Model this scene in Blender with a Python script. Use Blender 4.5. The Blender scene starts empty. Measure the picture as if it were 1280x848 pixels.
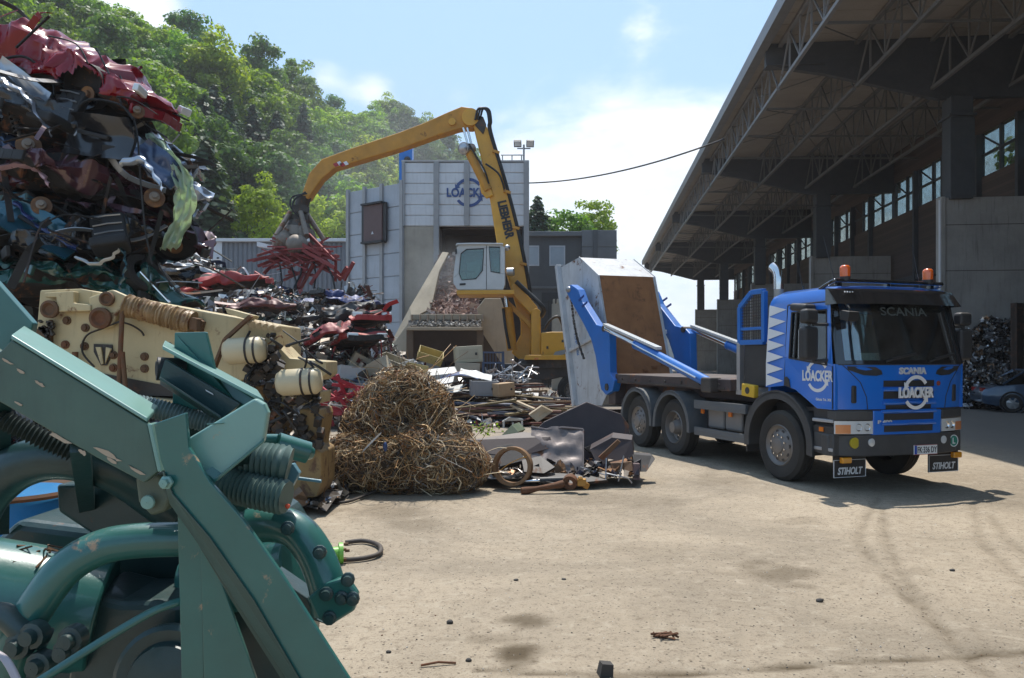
import bpy, math, random
from mathutils import Vector, Matrix, Euler, noise
R = math.radians
PI = math.pi
SC = bpy.context.scene
COL = SC.collection
rnd = random.Random(11)
# ------------------------------------------------------------------ camera model (a photo pixel at a chosen real distance -> a point in the place)
F, HY, CX, EH = 960.0, 446.0, 640.0, 1.85


def at(px, py, Y):
    return Vector(((px - CX) / F * Y, Y, EH + (HY - py) / F * Y))


def gr(px, py):
    Y = F * EH / (py - HY)
    return Vector(((px - CX) / F * Y, Y, 0))


def V(*a):
    return Vector(a)


# ------------------------------------------------------------------ objects
def tag(o, label, cat, group=None, kind=None):
    if label: o['label'] = label
    if cat: o['category'] = cat
    if group: o['group'] = group
    if kind: o['kind'] = kind
    return o


def thing(name, label, cat, loc=(0, 0, 0), rotz=0, group=None, rot=None):
    o = bpy.data.objects.new(name, None)
    COL.objects.link(o)
    o.empty_display_size = .2
    o.location = loc
    o.rotation_euler = rot if rot else (0, 0, rotz)
    return tag(o, label, cat, group)


def copy_tree(o, parent=None):
    c = o.copy()
    COL.objects.link(c)
    if parent: c.parent = parent
    for ch in o.children:
        copy_tree(ch, c)
    return c


def frame_from(d, up=Vector((0, 0, 1))):
    d = d.normalized()
    if abs(d.dot(up)) > .98: up = Vector((0, 1, 0))
    x = d.cross(up).normalized()
    y = x.cross(d).normalized()
    return x, y, d


class MB:
    def __init__(s):
        s.v = []; s.f = []; s.mi = []; s.c = []; s.m = 0; s.col = None

    def add(s, vs, fs, M=None):
        b = len(s.v)
        s.v += [tuple(M @ Vector(p)) if M else tuple(p) for p in vs]
        for f in fs:
            s.f.append([i + b for i in f]); s.mi.append(s.m); s.c.append(s.col)
        return s

    def box(s, c, size, rot=None, taper=1.0):
        x, y, z = size[0] / 2, size[1] / 2, size[2] / 2
        t = taper
        vs = [(-x, -y, -z), (x, -y, -z), (x, y, -z), (-x, y, -z), (-x * t, -y * t, z), (x * t, -y * t, z), (x * t, y * t, z), (-x * t, y * t, z)]
        M = Matrix.Translation(c)
        if rot is not None:
            M = M @ (rot if isinstance(rot, Matrix) else Euler(rot).to_matrix().to_4x4())
        return s.add(vs, [(3, 2, 1, 0), (4, 5, 6, 7), (0, 1, 5, 4), (1, 2, 6, 5), (2, 3, 7, 6), (3, 0, 4, 7)], M)

    def bb(s, x0, x1, y0, y1, z0, z1):
        return s.box(((x0 + x1) / 2, (y0 + y1) / 2, (z0 + z1) / 2), (abs(x1 - x0), abs(y1 - y0), abs(z1 - z0)))

    def beam(s, a, b, w, h, up=Vector((0, 0, 1))):
        a, b = Vector(a), Vector(b)
        if (b - a).length < 1e-5: return s
        x, y, d = frame_from(b - a, up)
        vs = []
        for p in (a, b):
            for i, j in ((-1, -1), (1, -1), (1, 1), (-1, 1)):
                vs.append(p + x * i * w / 2 + y * j * h / 2)
        return s.add(vs, [(0, 1, 2, 3), (7, 6, 5, 4), (1, 0, 4, 5), (2, 1, 5, 6), (3, 2, 6, 7), (0, 3, 7, 4)])

    def cyl(s, a, b, r0, r1=None, n=14, cap=True):
        a, b = Vector(a), Vector(b)
        r1 = r0 if r1 is None else r1
        x, y, d = frame_from(b - a)
        vs = []
        for p, r in ((a, r0), (b, r1)):
            for i in range(n):
                t = 2 * PI * i / n
                vs.append(p + x * r * math.cos(t) + y * r * math.sin(t))
        fs = [(i, i + n, (i + 1) % n + n, (i + 1) % n) for i in range(n)]
        if cap: fs += [tuple(range(n)), tuple(range(2 * n - 1, n - 1, -1))]
        return s.add(vs, fs)

    def tube(s, pts, r, n=8, cap=True):
        pts = [Vector(p) for p in pts]
        m = len(pts)
        rs = r if isinstance(r, (list, tuple)) else [r] * m
        vs = []; x = None
        for k in range(m):
            d = (pts[min(k + 1, m - 1)] - pts[max(k - 1, 0)])
            if d.length < 1e-6: d = Vector((0, 0, 1))
            d.normalize()
            if x is None: x = frame_from(d)[0]
            x = x - d * x.dot(d)
            x = x.normalized() if x.length > 1e-5 else frame_from(d)[0]
            y = d.cross(x)
            for i in range(n):
                t = 2 * PI * i / n
                vs.append(pts[k] + x * rs[k] * math.cos(t) + y * rs[k] * math.sin(t))
        fs = []
        for k in range(m - 1):
            for i in range(n):
                j = (i + 1) % n
                fs.append((k * n + i, k * n + j, k * n + n + j, k * n + n + i))
        if cap: fs += [tuple(range(n - 1, -1, -1)), tuple(range((m - 1) * n, m * n))]
        return s.add(vs, fs)

    def prism(s, poly, d):
        poly = [Vector(p) for p in poly]; d = Vector(d); n = len(poly)
        nn = Vector((0, 0, 0))
        for i in range(n): nn += poly[i].cross(poly[(i + 1) % n])
        if nn.dot(d) > 0: poly.reverse()
        vs = poly + [p + d for p in poly]
        fs = [tuple(range(n)), tuple(range(2 * n - 1, n - 1, -1))]
        fs += [((i + 1) % n, i, i + n, (i + 1) % n + n) for i in range(n)]
        return s.add(vs, fs)

    def lathe(s, prof, base=(0, 0, 0), axis=(0, 0, 1), n=24, close=False):
        x, y, d = frame_from(Vector(axis)); base = Vector(base)
        vs = []
        for r, h in prof:
            for i in range(n):
                t = 2 * PI * i / n
                vs.append(base + d * h + (x * math.cos(t) + y * math.sin(t)) * max(r, 1e-4))
        fs = []
        m = len(prof)
        for k in range(m if close else m - 1):
            for i in range(n):
                j = (i + 1) % n; k2 = (k + 1) % m
                fs.append((k * n + i, k2 * n + i, k2 * n + j, k * n + j))
        return s.add(vs, fs)

    def ball(s, c, r, n=10, sc=(1, 1, 1)):
        prof = [(math.sin(PI * k / n), -math.cos(PI * k / n)) for k in range(n + 1)]
        b = len(s.v)
        s.lathe(prof, (0, 0, 0), (0, 0, 1), n * 2 if n < 8 else n + 6)
        for i in range(b, len(s.v)):
            p = s.v[i]; s.v[i] = (c[0] + p[0] * r * sc[0], c[1] + p[1] * r * sc[1], c[2] + p[2] * r * sc[2])
        return s

    def grid(s, fn, nu, nv, skip=None):
        vs = [fn(i / nu, j / nv) for i in range(nu + 1) for j in range(nv + 1)]
        fs = []
        for i in range(nu):
            for j in range(nv):
                if skip and skip((i + .5) / nu, (j + .5) / nv): continue
                a = i * (nv + 1) + j
                fs.append((a, a + nv + 1, a + nv + 2, a + 1))
        return s.add(vs, fs)

    def slab(s, fn, nu, nv, off):
        """a grid with thickness along vector off, closed round the rim"""
        A = [[Vector(fn(i / nu, j / nv)) for j in range(nv + 1)] for i in range(nu + 1)]
        off = Vector(off); N = (nu + 1) * (nv + 1)
        vs = [p for r in A for p in r] + [p + off for r in A for p in r]
        I = lambda i, j: i * (nv + 1) + j
        fs = []
        for i in range(nu):
            for j in range(nv):
                fs.append((I(i, j), I(i + 1, j), I(i + 1, j + 1), I(i, j + 1)))
                fs.append((N + I(i, j + 1), N + I(i + 1, j + 1), N + I(i + 1, j), N + I(i, j)))
        for i in range(nu):
            fs.append((I(i + 1, 0), I(i, 0), N + I(i, 0), N + I(i + 1, 0)))
            fs.append((I(i, nv), I(i + 1, nv), N + I(i + 1, nv), N + I(i, nv)))
        for j in range(nv):
            fs.append((I(0, j), I(0, j + 1), N + I(0, j + 1), N + I(0, j)))
            fs.append((I(nu, j + 1), I(nu, j), N + I(nu, j), N + I(nu, j + 1)))
        return s.add(vs, fs)

    def mesh(s, name, mats, smooth=None):
        me = bpy.data.meshes.new(name)
        me.from_pydata([tuple(p) for p in s.v], [], s.f)
        if not isinstance(mats, (list, tuple)): mats = [mats]
        for m in mats: me.materials.append(m)
        if len(mats) > 1: me.polygons.foreach_set('material_index', s.mi)
        if any(c is not None for c in s.c):
            a = me.color_attributes.new('Tint', 'FLOAT_COLOR', 'CORNER')
            buf = []
            for f, c in zip(s.f, s.c):
                c = c or (.2, .2, .2, 0)
                c = tuple(c) if len(c) == 4 else tuple(c) + (0.0,)
                buf += list(c) * len(f)
            a.data.foreach_set('color', buf)
        me.validate()
        if smooth is not None:
            me.polygons.foreach_set('use_smooth', [True] * len(me.polygons))
            if smooth < 180: me.set_sharp_from_angle(angle=R(smooth))
        me.update()
        return me

    def build(s, name, mats, parent=None, smooth=None, bevel=0, seg=2):
        o = bpy.data.objects.new(name, s.mesh(name, mats, smooth))
        COL.objects.link(o)
        if parent: o.parent = parent
        if bevel:
            b = o.modifiers.new('bevel', 'BEVEL'); b.width = bevel; b.segments = seg
            b.limit_method = 'ANGLE'; b.angle_limit = R(40); b.harden_normals = False
        return o


def arc(c, r, a0, a1, n, ax=Vector((1, 0, 0)), ay=Vector((0, 0, 1))):
    return [Vector(c) + ax * r * math.cos(a0 + (a1 - a0) * i / n) + ay * r * math.sin(a0 + (a1 - a0) * i / n) for i in range(n + 1)]


def smooth_path(pts, n=6):
    pts = [Vector(p) for p in pts]
    out = []
    for i in range(len(pts) - 1):
        p0, p1, p2, p3 = pts[max(i - 1, 0)], pts[i], pts[i + 1], pts[min(i + 2, len(pts) - 1)]
        for k in range(n):
            t = k / n
            out.append(.5 * ((2 * p1) + (p2 - p0) * t + (2 * p0 - 5 * p1 + 4 * p2 - p3) * t * t + (3 * p1 - p0 - 3 * p2 + p3) * t ** 3))
    out.append(pts[-1])
    return out


def text_mesh(txt, size, depth=.004, bold=.0, shear=0, space=1.0, width=1.0):
    cu = bpy.data.curves.new('lettering', 'FONT')
    cu.body = txt; cu.size = size; cu.extrude = depth; cu.offset = bold; cu.shear = shear
    cu.align_x = 'CENTER'; cu.align_y = 'CENTER'; cu.space_character = space; cu.resolution_u = 4
    o = bpy.data.objects.new('lettering', cu)
    COL.objects.link(o)
    bpy.context.view_layer.update()
    me = bpy.data.meshes.new_from_object(o.evaluated_get(bpy.context.evaluated_depsgraph_get()))
    bpy.data.objects.remove(o)
    xs = [v.co.x for v in me.vertices]; ys = [v.co.y for v in me.vertices]
    cx, cy = (max(xs) + min(xs)) / 2, (max(ys) + min(ys)) / 2
    for v in me.vertices: v.co.x = (v.co.x - cx) * width; v.co.y -= cy
    return me, (max(xs) - min(xs)) * width, max(ys) - min(ys)


def lettering(name, txt, w, h, M, mat, parent, bold=.02, shear=0, depth=.004, space=1.0):
    """a word fitted into w x h, placed by matrix M (x along the word, y up)"""
    me, tw, th = text_mesh(txt, 1.0, .01, bold, shear, space)
    for v in me.vertices:
        v.co = Vector((v.co.x * w / tw, v.co.y * h / th, v.co.z / .01 * depth))
    me.materials.clear(); me.materials.append(mat)
    o = bpy.data.objects.new(name, me)
    COL.objects.link(o)
    if parent: o.parent = parent
    o.matrix_local = M
    return o


def basis(o, x, y, z=None):
    x = Vector(x).normalized(); y = Vector(y).normalized()
    z = x.cross(y).normalized(); y = z.cross(x)
    M = Matrix((x, y, z)).transposed().to_4x4(); M.translation = Vector(o)
    return M


# ------------------------------------------------------------------ procedural materials
def nodes(name):
    m = bpy.data.materials.new(name); m.use_nodes = True
    nt = m.node_tree
    b = nt.nodes['Principled BSDF']
    return m, nt, b


def nd(nt, t, **kw):
    n = nt.nodes.new(t)
    for k, v in kw.items():
        if k in n.inputs.keys() if hasattr(n.inputs, 'keys') else False: n.inputs[k].default_value = v
        else: setattr(n, k, v)
    return n


def noise_n(nt, vec, scale, detail=6, rough=.6, dist=0):
    n = nt.nodes.new('ShaderNodeTexNoise')
    n.inputs['Scale'].default_value = scale; n.inputs['Detail'].default_value = detail
    n.inputs['Roughness'].default_value = rough; n.inputs['Distortion'].default_value = dist
    nt.links.new(vec, n.inputs['Vector'])
    return n.outputs['Fac']


def ramp_n(nt, fac, a, b):
    n = nt.nodes.new('ShaderNodeMapRange'); n.clamp = True
    n.inputs[1].default_value = a; n.inputs[2].default_value = b
    n.interpolation_type = 'SMOOTHSTEP'
    nt.links.new(fac, n.inputs[0])
    return n.outputs[0]


def mix_n(nt, fac, a, b, blend='MIX'):
    n = nt.nodes.new('ShaderNodeMix'); n.data_type = 'RGBA'; n.blend_type = blend
    for sock, val in ((n.inputs[0], fac), (n.inputs[6], a), (n.inputs[7], b)):
        if isinstance(val, (int, float)): sock.default_value = val
        elif isinstance(val, (tuple, list)): sock.default_value = tuple(val) if len(val) == 4 else tuple(val) + (1,)
        else: nt.links.new(val, sock)
    return n.outputs[2]


def math_n(nt, op, a, b=None, c=None):
    n = nt.nodes.new('ShaderNodeMath'); n.operation = op
    for i, val in enumerate((a, b, c)):
        if val is None: continue
        if isinstance(val, (int, float)): n.inputs[i].default_value = val
        else: nt.links.new(val, n.inputs[i])
    return n.outputs[0]


MATS = {}


def mat(name, col=(.5, .5, .5), rough=.5, metal=0., var=.18, vs=2.5, bump=.15, bs=40, rust=0., rs=3.0, rcol=(.12, .045, .018),
        dust=0., dcol=(.34, .29, .22), coat=0., spec=.5, attr=False, objvar=0., bdist=.01, streak=0., scol=(.03, .025, .02)):
    if name in MATS: return MATS[name]
    m, nt, b = nodes(name)
    L = nt.links.new
    tc = nt.nodes.new('ShaderNodeTexCoord').outputs['Object']
    if attr:
        ca = nt.nodes.new('ShaderNodeVertexColor'); ca.layer_name = 'Tint'
        base = ca.outputs['Color']
    else:
        rgb = nt.nodes.new('ShaderNodeRGB'); rgb.outputs[0].default_value = tuple(col) + (1,)
        base = rgb.outputs[0]
    if objvar:
        oi = nt.nodes.new('ShaderNodeObjectInfo')
        hs = nt.nodes.new('ShaderNodeHueSaturation')
        L(math_n(nt, 'MULTIPLY_ADD', oi.outputs['Random'], objvar * .12, .5 - objvar * .06), hs.inputs['Hue'])
        r2 = math_n(nt, 'FRACT', math_n(nt, 'MULTIPLY', oi.outputs['Random'], 17.31))
        L(math_n(nt, 'MULTIPLY_ADD', r2, objvar, 1 - objvar / 2), hs.inputs['Value'])
        L(base, hs.inputs['Color']); base = hs.outputs[0]
    if var:
        f = noise_n(nt, tc, vs, 8, .62)
        hs = nt.nodes.new('ShaderNodeHueSaturation')
        L(math_n(nt, 'MULTIPLY_ADD', f, var * 3, 1 - var * 1.5), hs.inputs['Value'])
        L(base, hs.inputs['Color']); base = hs.outputs[0]
    rg = None
    if streak:
        mp = nt.nodes.new('ShaderNodeMapping'); mp.inputs['Scale'].default_value = (4, 4, .35)
        L(tc, mp.inputs['Vector'])
        sf = ramp_n(nt, noise_n(nt, mp.outputs[0], 2.2, 7, .65), .5, .8)
        base = mix_n(nt, math_n(nt, 'MULTIPLY', sf, streak), base, scol)
    if rust:
        f = ramp_n(nt, noise_n(nt, tc, rs, 10, .68, .4), .66 - rust * .35, .74 - rust * .3)
        rc = mix_n(nt, noise_n(nt, tc, rs * 5, 6, .7), tuple(c * .5 for c in rcol), tuple(min(1, c * 1.9) for c in rcol))
        base = mix_n(nt, f, base, rc)
        rg = math_n(nt, 'MULTIPLY_ADD', f, .85 - rough, rough)
        if metal: L(math_n(nt, 'MULTIPLY_ADD', f, -metal, metal), b.inputs['Metallic'])
    if dust:
        ge = nt.nodes.new('ShaderNodeNewGeometry')
        sp = nt.nodes.new('ShaderNodeSeparateXYZ'); L(ge.outputs['Normal'], sp.inputs[0])
        up = ramp_n(nt, sp.outputs['Z'], -.2, 1.1)
        f = math_n(nt, 'MULTIPLY', math_n(nt, 'MULTIPLY_ADD', up, .75, .25), ramp_n(nt, noise_n(nt, tc, 1.7, 8, .7), .3, .75))
        f = math_n(nt, 'MULTIPLY', f, dust)
        base = mix_n(nt, f, base, dcol)
        r0 = rg if rg is not None else rough
        n = math_n(nt, 'SUBTRACT', .9, r0) if rg is not None else .9 - rough
        rg = math_n(nt, 'ADD', r0, math_n(nt, 'MULTIPLY', f, n))
    L(base, b.inputs['Base Color'])
    if rg is not None: L(rg, b.inputs['Roughness'])
    else:
        L(math_n(nt, 'MULTIPLY_ADD', noise_n(nt, tc, vs * 3, 5), .3 * rough, rough * .85), b.inputs['Roughness'])
    if not (metal and rust): b.inputs['Metallic'].default_value = metal
    b.inputs['Specular IOR Level'].default_value = spec
    if coat: b.inputs['Coat Weight'].default_value = coat; b.inputs['Coat Roughness'].default_value = .08
    if bump:
        bp = nt.nodes.new('ShaderNodeBump'); bp.inputs['Strength'].default_value = bump; bp.inputs['Distance'].default_value = bdist
        L(noise_n(nt, tc, bs, 6, .65), bp.inputs['Height']); L(bp.outputs[0], b.inputs['Normal'])
    MATS[name] = m
    return m


def glass_mat(name, tint=(.5, .6, .58), refl=.08, dirt=.1, fm=1.4):
    if name in MATS: return MATS[name]
    m, nt, b = nodes(name)
    L = nt.links.new
    out = nt.nodes['Material Output']
    tr = nt.nodes.new('ShaderNodeBsdfTransparent'); tr.inputs[0].default_value = tuple(tint) + (1,)
    gl = nt.nodes.new('ShaderNodeBsdfGlossy'); gl.inputs['Roughness'].default_value = .03
    fr = nt.nodes.new('ShaderNodeFresnel'); fr.inputs[0].default_value = 1.52
    f = math_n(nt, 'MULTIPLY_ADD', fr.outputs[0], fm, refl)
    mx = nt.nodes.new('ShaderNodeMixShader'); L(f, mx.inputs[0]); L(tr.outputs[0], mx.inputs[1]); L(gl.outputs[0], mx.inputs[2])
    tc = nt.nodes.new('ShaderNodeTexCoord').outputs['Object']
    df = nt.nodes.new('ShaderNodeBsdfDiffuse'); df.inputs[0].default_value = (.4, .38, .34, 1)
    m2 = nt.nodes.new('ShaderNodeMixShader')
    L(math_n(nt, 'MULTIPLY', ramp_n(nt, noise_n(nt, tc, 2, 8, .7), .35, .8), dirt), m2.inputs[0])
    L(mx.outputs[0], m2.inputs[1]); L(df.outputs[0], m2.inputs[2]); L(m2.outputs[0], out.inputs['Surface'])
    MATS[name] = m
    return m


def leaf_mat(name, col, trans=.4, objvar=.5):
    m, nt, b = nodes(name)
    L = nt.links.new
    out = nt.nodes['Material Output']
    oi = nt.nodes.new('ShaderNodeObjectInfo')
    tc = nt.nodes.new('ShaderNodeTexCoord').outputs['Object']
    hs = nt.nodes.new('ShaderNodeHueSaturation'); hs.inputs['Color'].default_value = tuple(col) + (1,)
    f = noise_n(nt, tc, .55, 5, .7)
    L(math_n(nt, 'MULTIPLY_ADD', oi.outputs['Random'], .05, .475), hs.inputs['Hue'])
    r2 = math_n(nt, 'FRACT', math_n(nt, 'MULTIPLY', oi.outputs['Random'], 17.31))
    L(math_n(nt, 'ADD', math_n(nt, 'MULTIPLY_ADD', r2, objvar, .55 - objvar / 2), math_n(nt, 'MULTIPLY', f, .9)), hs.inputs['Value'])
    b.inputs['Roughness'].default_value = .55; b.inputs['Specular IOR Level'].default_value = .3
    L(hs.outputs[0], b.inputs['Base Color'])
    tl = nt.nodes.new('ShaderNodeBsdfTranslucent')
    L(mix_n(nt, 1.0, hs.outputs[0], (1.5, 1.55, .7, 1), 'MULTIPLY'), tl.inputs[0])
    mx = nt.nodes.new('ShaderNodeMixShader'); mx.inputs[0].default_value = trans
    L(b.outputs[0], mx.inputs[1]); L(tl.outputs[0], mx.inputs[2]); L(mx.outputs[0], out.inputs['Surface'])
    MATS[name] = m
    return m


def lamp_mat(name, col, emit=0, rough=.15):
    m, nt, b = nodes(name)
    b.inputs['Base Color'].default_value = tuple(col) + (1,); b.inputs['Roughness'].default_value = rough
    b.inputs['Transmission Weight'].default_value = .35
    b.inputs['Coat Weight'].default_value = 1
    if emit: b.inputs['Emission Color'].default_value = tuple(col) + (1,); b.inputs['Emission Strength'].default_value = emit
    MATS[name] = m
    return m


# ------------------------------------------------------------------ sun, sky, camera
SUN = Vector((0.0, .40, 1.0)).normalized()      # towards the sun: high and ahead of the camera
elev = math.asin(SUN.z)
sl = bpy.data.lights.new('sun', 'SUN'); sl.energy = 4.3; sl.angle = R(.53); sl.color = (1, .955, .88)
so = bpy.data.objects.new('sun', sl); COL.objects.link(so)
so.rotation_euler = (-SUN).to_track_quat('-Z', 'Y').to_euler()

w = bpy.data.worlds.new('World'); SC.world = w; w.use_nodes = True
nt = w.node_tree; L = nt.links.new
bg = nt.nodes['Background']
sky = nt.nodes.new('ShaderNodeTexSky'); sky.sky_type = 'NISHITA'; sky.sun_disc = False
sky.sun_elevation = elev; sky.sun_rotation = math.atan2(SUN.x, SUN.y)
sky.air_density = 1.0; sky.dust_density = 1.6; sky.ozone_density = 1.2
tc = nt.nodes.new('ShaderNodeTexCoord').outputs['Generated']
mp = nt.nodes.new('ShaderNodeMapping'); mp.inputs['Scale'].default_value = (1, 1, 2.0); L(tc, mp.inputs['Vector'])
n1 = noise_n(nt, mp.outputs[0], 4.2, 9, .58, .25)
acc = None
for px, py, k, wt in ((150, 2, 320, .50), (60, -90, 90, .2), (405, 94, 1500, .42), (468, 112, 1800, .36), (800, 8, 1000, .27), (770, 215, 28, .24), (900, 280, 40, .14), (650, 280, 40, .16), (1100, 200, 14, .1), (450, 30, 16, -.22), (850, 60, 30, -.12)):
    d = Vector(((px - CX) / F, 1, (HY - py) / F)).normalized()
    vd = nt.nodes.new('ShaderNodeVectorMath'); vd.operation = 'DOT_PRODUCT'; vd.inputs[1].default_value = d
    L(tc, vd.inputs[0])
    e = math_n(nt, 'EXPONENT', math_n(nt, 'MULTIPLY', math_n(nt, 'SUBTRACT', vd.outputs['Value'], 1.0), float(k)))
    e = math_n(nt, 'MULTIPLY', e, wt)
    acc = e if acc is None else math_n(nt, 'ADD', acc, e)
cl = ramp_n(nt, math_n(nt, 'ADD', n1, acc), .60, .86)
sepz = nt.nodes.new('ShaderNodeSeparateXYZ'); L(tc, sepz.inputs[0])
n2 = noise_n(nt, mp.outputs[0], 9, 8, .6)
ccol = mix_n(nt, ramp_n(nt, n2, .3, .7), (5.0, 5.6, 6.2, 1), (6.4, 6.6, 6.8, 1))
veil = mix_n(nt, .5, sky.outputs[0], (2.2, 3.9, 5.9, 1))
L(mix_n(nt, math_n(nt, 'MULTIPLY', cl, .92), veil, ccol), bg.inputs['Color'])
bg.inputs['Strength'].default_value = .15

cam = bpy.data.cameras.new('camera'); co = bpy.data.objects.new('camera', cam); COL.objects.link(co)
cam.sensor_width = 36; cam.lens = 36 * F / 1280; cam.shift_y = (HY - 424) / 1280
cam.clip_start = .05; cam.clip_end = 3000
co.location = (0, 0, EH); co.rotation_euler = (R(90), 0, 0)
SC.camera = co
SC.view_settings.view_transform = 'Standard'; SC.view_settings.look = 'None'
SC.view_settings.exposure = .40; SC.view_settings.gamma = 1
SC.render.engine = 'CYCLES'
SC.cycles.max_bounces = 6; SC.cycles.diffuse_bounces = 3; SC.cycles.glossy_bounces = 3; SC.cycles.transparent_max_bounces = 12
SC.cycles.use_denoising = True
try: SC.cycles.denoiser = 'OPENIMAGEDENOISE'
except Exception: pass
# ================================================================== GROUND
def seg_d(p, pl):
    best = 1e9
    for a, b in zip(pl[:-1], pl[1:]):
        ab = b - a; t = max(0, min(1, (p - a).dot(ab) / ab.length_squared))
        best = min(best, (p - a - ab * t).length)
    return best


def ground():
    def axis(dense0, dense1, step, lo, hi):
        a = []; x = dense0
        while x < dense1: a.append(x); x += step
        a.append(dense1)
        s = step; x = dense1
        while x < hi: s *= 1.5; x += s; a.append(min(x, hi))
        s = step; x = dense0; pre = []
        while x > lo: s *= 1.5; x -= s; pre.append(max(x, lo))
        return pre[::-1] + a
    xs = axis(-3.0, 8.6, .055, -900, 900); ys = axis(3.6, 13.5, .055, -300, 1500)
    tracks = []
    for pl in ([(1099, 624), (1077, 661), (1080, 686), (1117, 730), (1192, 799)], [(1102, 636), (1111, 680), (1130, 724), (1186, 799), (1236, 846)],
               [(1217, 630), (1227, 674), (1255, 705), (1300, 745)], [(1236, 642), (1261, 674), (1300, 700)]):
        tracks.append([gr(*p) for p in smooth_path([(a, b, 0) for a, b in pl], 4) for p in [p[:2]]])
    crack = [gr(a, b) for a, b in ((600, 838), (760, 846), (880, 842), (1000, 833), (1080, 826), (1180, 822), (1290, 815))]
    stains = [(gr(972, 716), .42, .17, .55), (gr(655, 776), .2, .09, .8), (gr(644, 817), .17, .11, 1.0), (gr(602, 800), .35, .05, .4), (gr(690, 640), .5, .18, .2),
              (gr(820, 690), .6, .2, .14), (gr(520, 655), .5, .2, .3), (gr(900, 600), .7, .3, .3), (gr(1130, 715), .3, .07, .25), (gr(480, 640), .8, .25, .4), (gr(760, 625), 1.2, .3, .3), (gr(1000, 652), .5, .1, .3)]
    vs = []; st = []
    for y in ys:
        for x in xs:
            z = 0.0; s = 0.0; k = 0.0
            p = Vector((x, y, 0))
            if -3 <= x <= 8.7 and 3.5 <= y <= 13.6:
                z = .012 * noise.noise(p * .6) + .004 * noise.noise(p * 3)
                for i, pl in enumerate(tracks):
                    if min(abs(q.x - x) for q in pl) > 1.2: continue
                    d = seg_d(p, pl) + .03 * noise.noise(p * 4)
                    g = math.exp(-(d / .05) ** 2) * (.75 + .5 * noise.noise(p * 9))
                    s = max(s, (.75 if i < 2 else .55) * g * (.65 + .5 * noise.noise(p * 2.3 + V(i * 9, 0, 0))))
                    z += -.012 * g + .012 * math.exp(-((d - .13) / .06) ** 2)
                for c, a, b, wt in stains:
                    q = math.hypot((x - c.x) / a, (y - c.y) / (b * 2.2)) + .55 * noise.fractal(p * 3.1 + V(c.x, 0, 3), .8, 2, 4)
                    if q < 1: s = max(s, wt * min(1, (1 - q) * 1.8))
                d = seg_d(p, crack) + .05 * noise.noise(p * 2.5)
                if d < .06: s = max(s, .85 * (1 - d / .06)); z -= .012 * (1 - d / .06)
            vs.append((x, y, z)); st.append((s, s, s, 1))
    nx = len(xs)
    fs = [(j * nx + i, j * nx + i + 1, (j + 1) * nx + i + 1, (j + 1) * nx + i) for j in range(len(ys) - 1) for i in range(nx - 1)]
    me = bpy.data.meshes.new('ground'); me.from_pydata(vs, [], fs)
    a = me.color_attributes.new('Stain', 'FLOAT_COLOR', 'POINT'); a.data.foreach_set('color', [c for q in st for c in q])
    me.polygons.foreach_set('use_smooth', [True] * len(me.polygons))
    m, nt, b = nodes('yard_dirt'); L = nt.links.new
    tc = nt.nodes.new('ShaderNodeTexCoord').outputs['Object']
    n1 = noise_n(nt, tc, .35, 8, .65, .6); n2 = noise_n(nt, tc, 2.6, 9, .7); n3 = noise_n(nt, tc, 55, 4, .75)
    c = mix_n(nt, ramp_n(nt, n1, .3, .72), (.26, .216, .16), (.425, .35, .257))
    c = mix_n(nt, math_n(nt, 'MULTIPLY', ramp_n(nt, n2, .5, .8), .45), c, (.20, .16, .115))
    mp = nt.nodes.new('ShaderNodeMapping'); mp.inputs['Scale'].default_value = (.5, 2.4, 1); mp.inputs['Rotation'].default_value = (0, 0, R(12)); L(tc, mp.inputs[0])
    c = mix_n(nt, math_n(nt, 'MULTIPLY', ramp_n(nt, noise_n(nt, mp.outputs[0], 1.3, 9, .72), .52, .75), .35), c, (.21, .165, .11))
    n4 = noise_n(nt, tc, 13, 6, .8); n5 = noise_n(nt, tc, 24, 3, .6)
    c = mix_n(nt, ramp_n(nt, n3, .54, .70), c, (.12, .096, .07))
    c = mix_n(nt, math_n(nt, 'MULTIPLY', ramp_n(nt, n4, .50, .66), .7), c, (.165, .128, .09))
    n6 = noise_n(nt, tc, 6, 8, .75, .8); c = mix_n(nt, math_n(nt, 'MULTIPLY', ramp_n(nt, n6, .52, .64), .5), c, (.42, .36, .275))
    vo = nt.nodes.new('ShaderNodeTexVoronoi'); vo.inputs['Scale'].default_value = 5.5; L(tc, vo.inputs['Vector'])
    c = mix_n(nt, ramp_n(nt, math_n(nt, 'ADD', vo.outputs['Distance'], math_n(nt, 'MULTIPLY', n3, .10)), .12, .095), c, (.07, .055, .042))
    vo2 = nt.nodes.new('ShaderNodeTexVoronoi'); vo2.inputs['Scale'].default_value = 17; L(tc, vo2.inputs['Vector'])
    c = mix_n(nt, ramp_n(nt, vo2.outputs['Distance'], .16, .12), c, (.11, .088, .066))
    c = mix_n(nt, ramp_n(nt, n5, .30, .20), c, (.46, .41, .34))
    c = mix_n(nt, ramp_n(nt, n5, .70, .80), c, (.075, .06, .048))
    # asphalt-like grey that also paints the hall's shadow region darker
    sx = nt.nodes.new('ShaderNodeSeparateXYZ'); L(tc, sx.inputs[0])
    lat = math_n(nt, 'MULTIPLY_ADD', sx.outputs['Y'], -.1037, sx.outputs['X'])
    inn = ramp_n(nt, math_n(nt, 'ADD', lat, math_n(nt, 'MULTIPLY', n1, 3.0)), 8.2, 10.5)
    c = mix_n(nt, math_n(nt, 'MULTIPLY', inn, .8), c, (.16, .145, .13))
    # oily, scrap littered ground further back
    far = ramp_n(nt, math_n(nt, 'ADD', sx.outputs['Y'], math_n(nt, 'MULTIPLY', n1, 5.0)), 17, 26)
    c = mix_n(nt, math_n(nt, 'MULTIPLY', far, .75), c, (.2, .175, .15))
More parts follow.
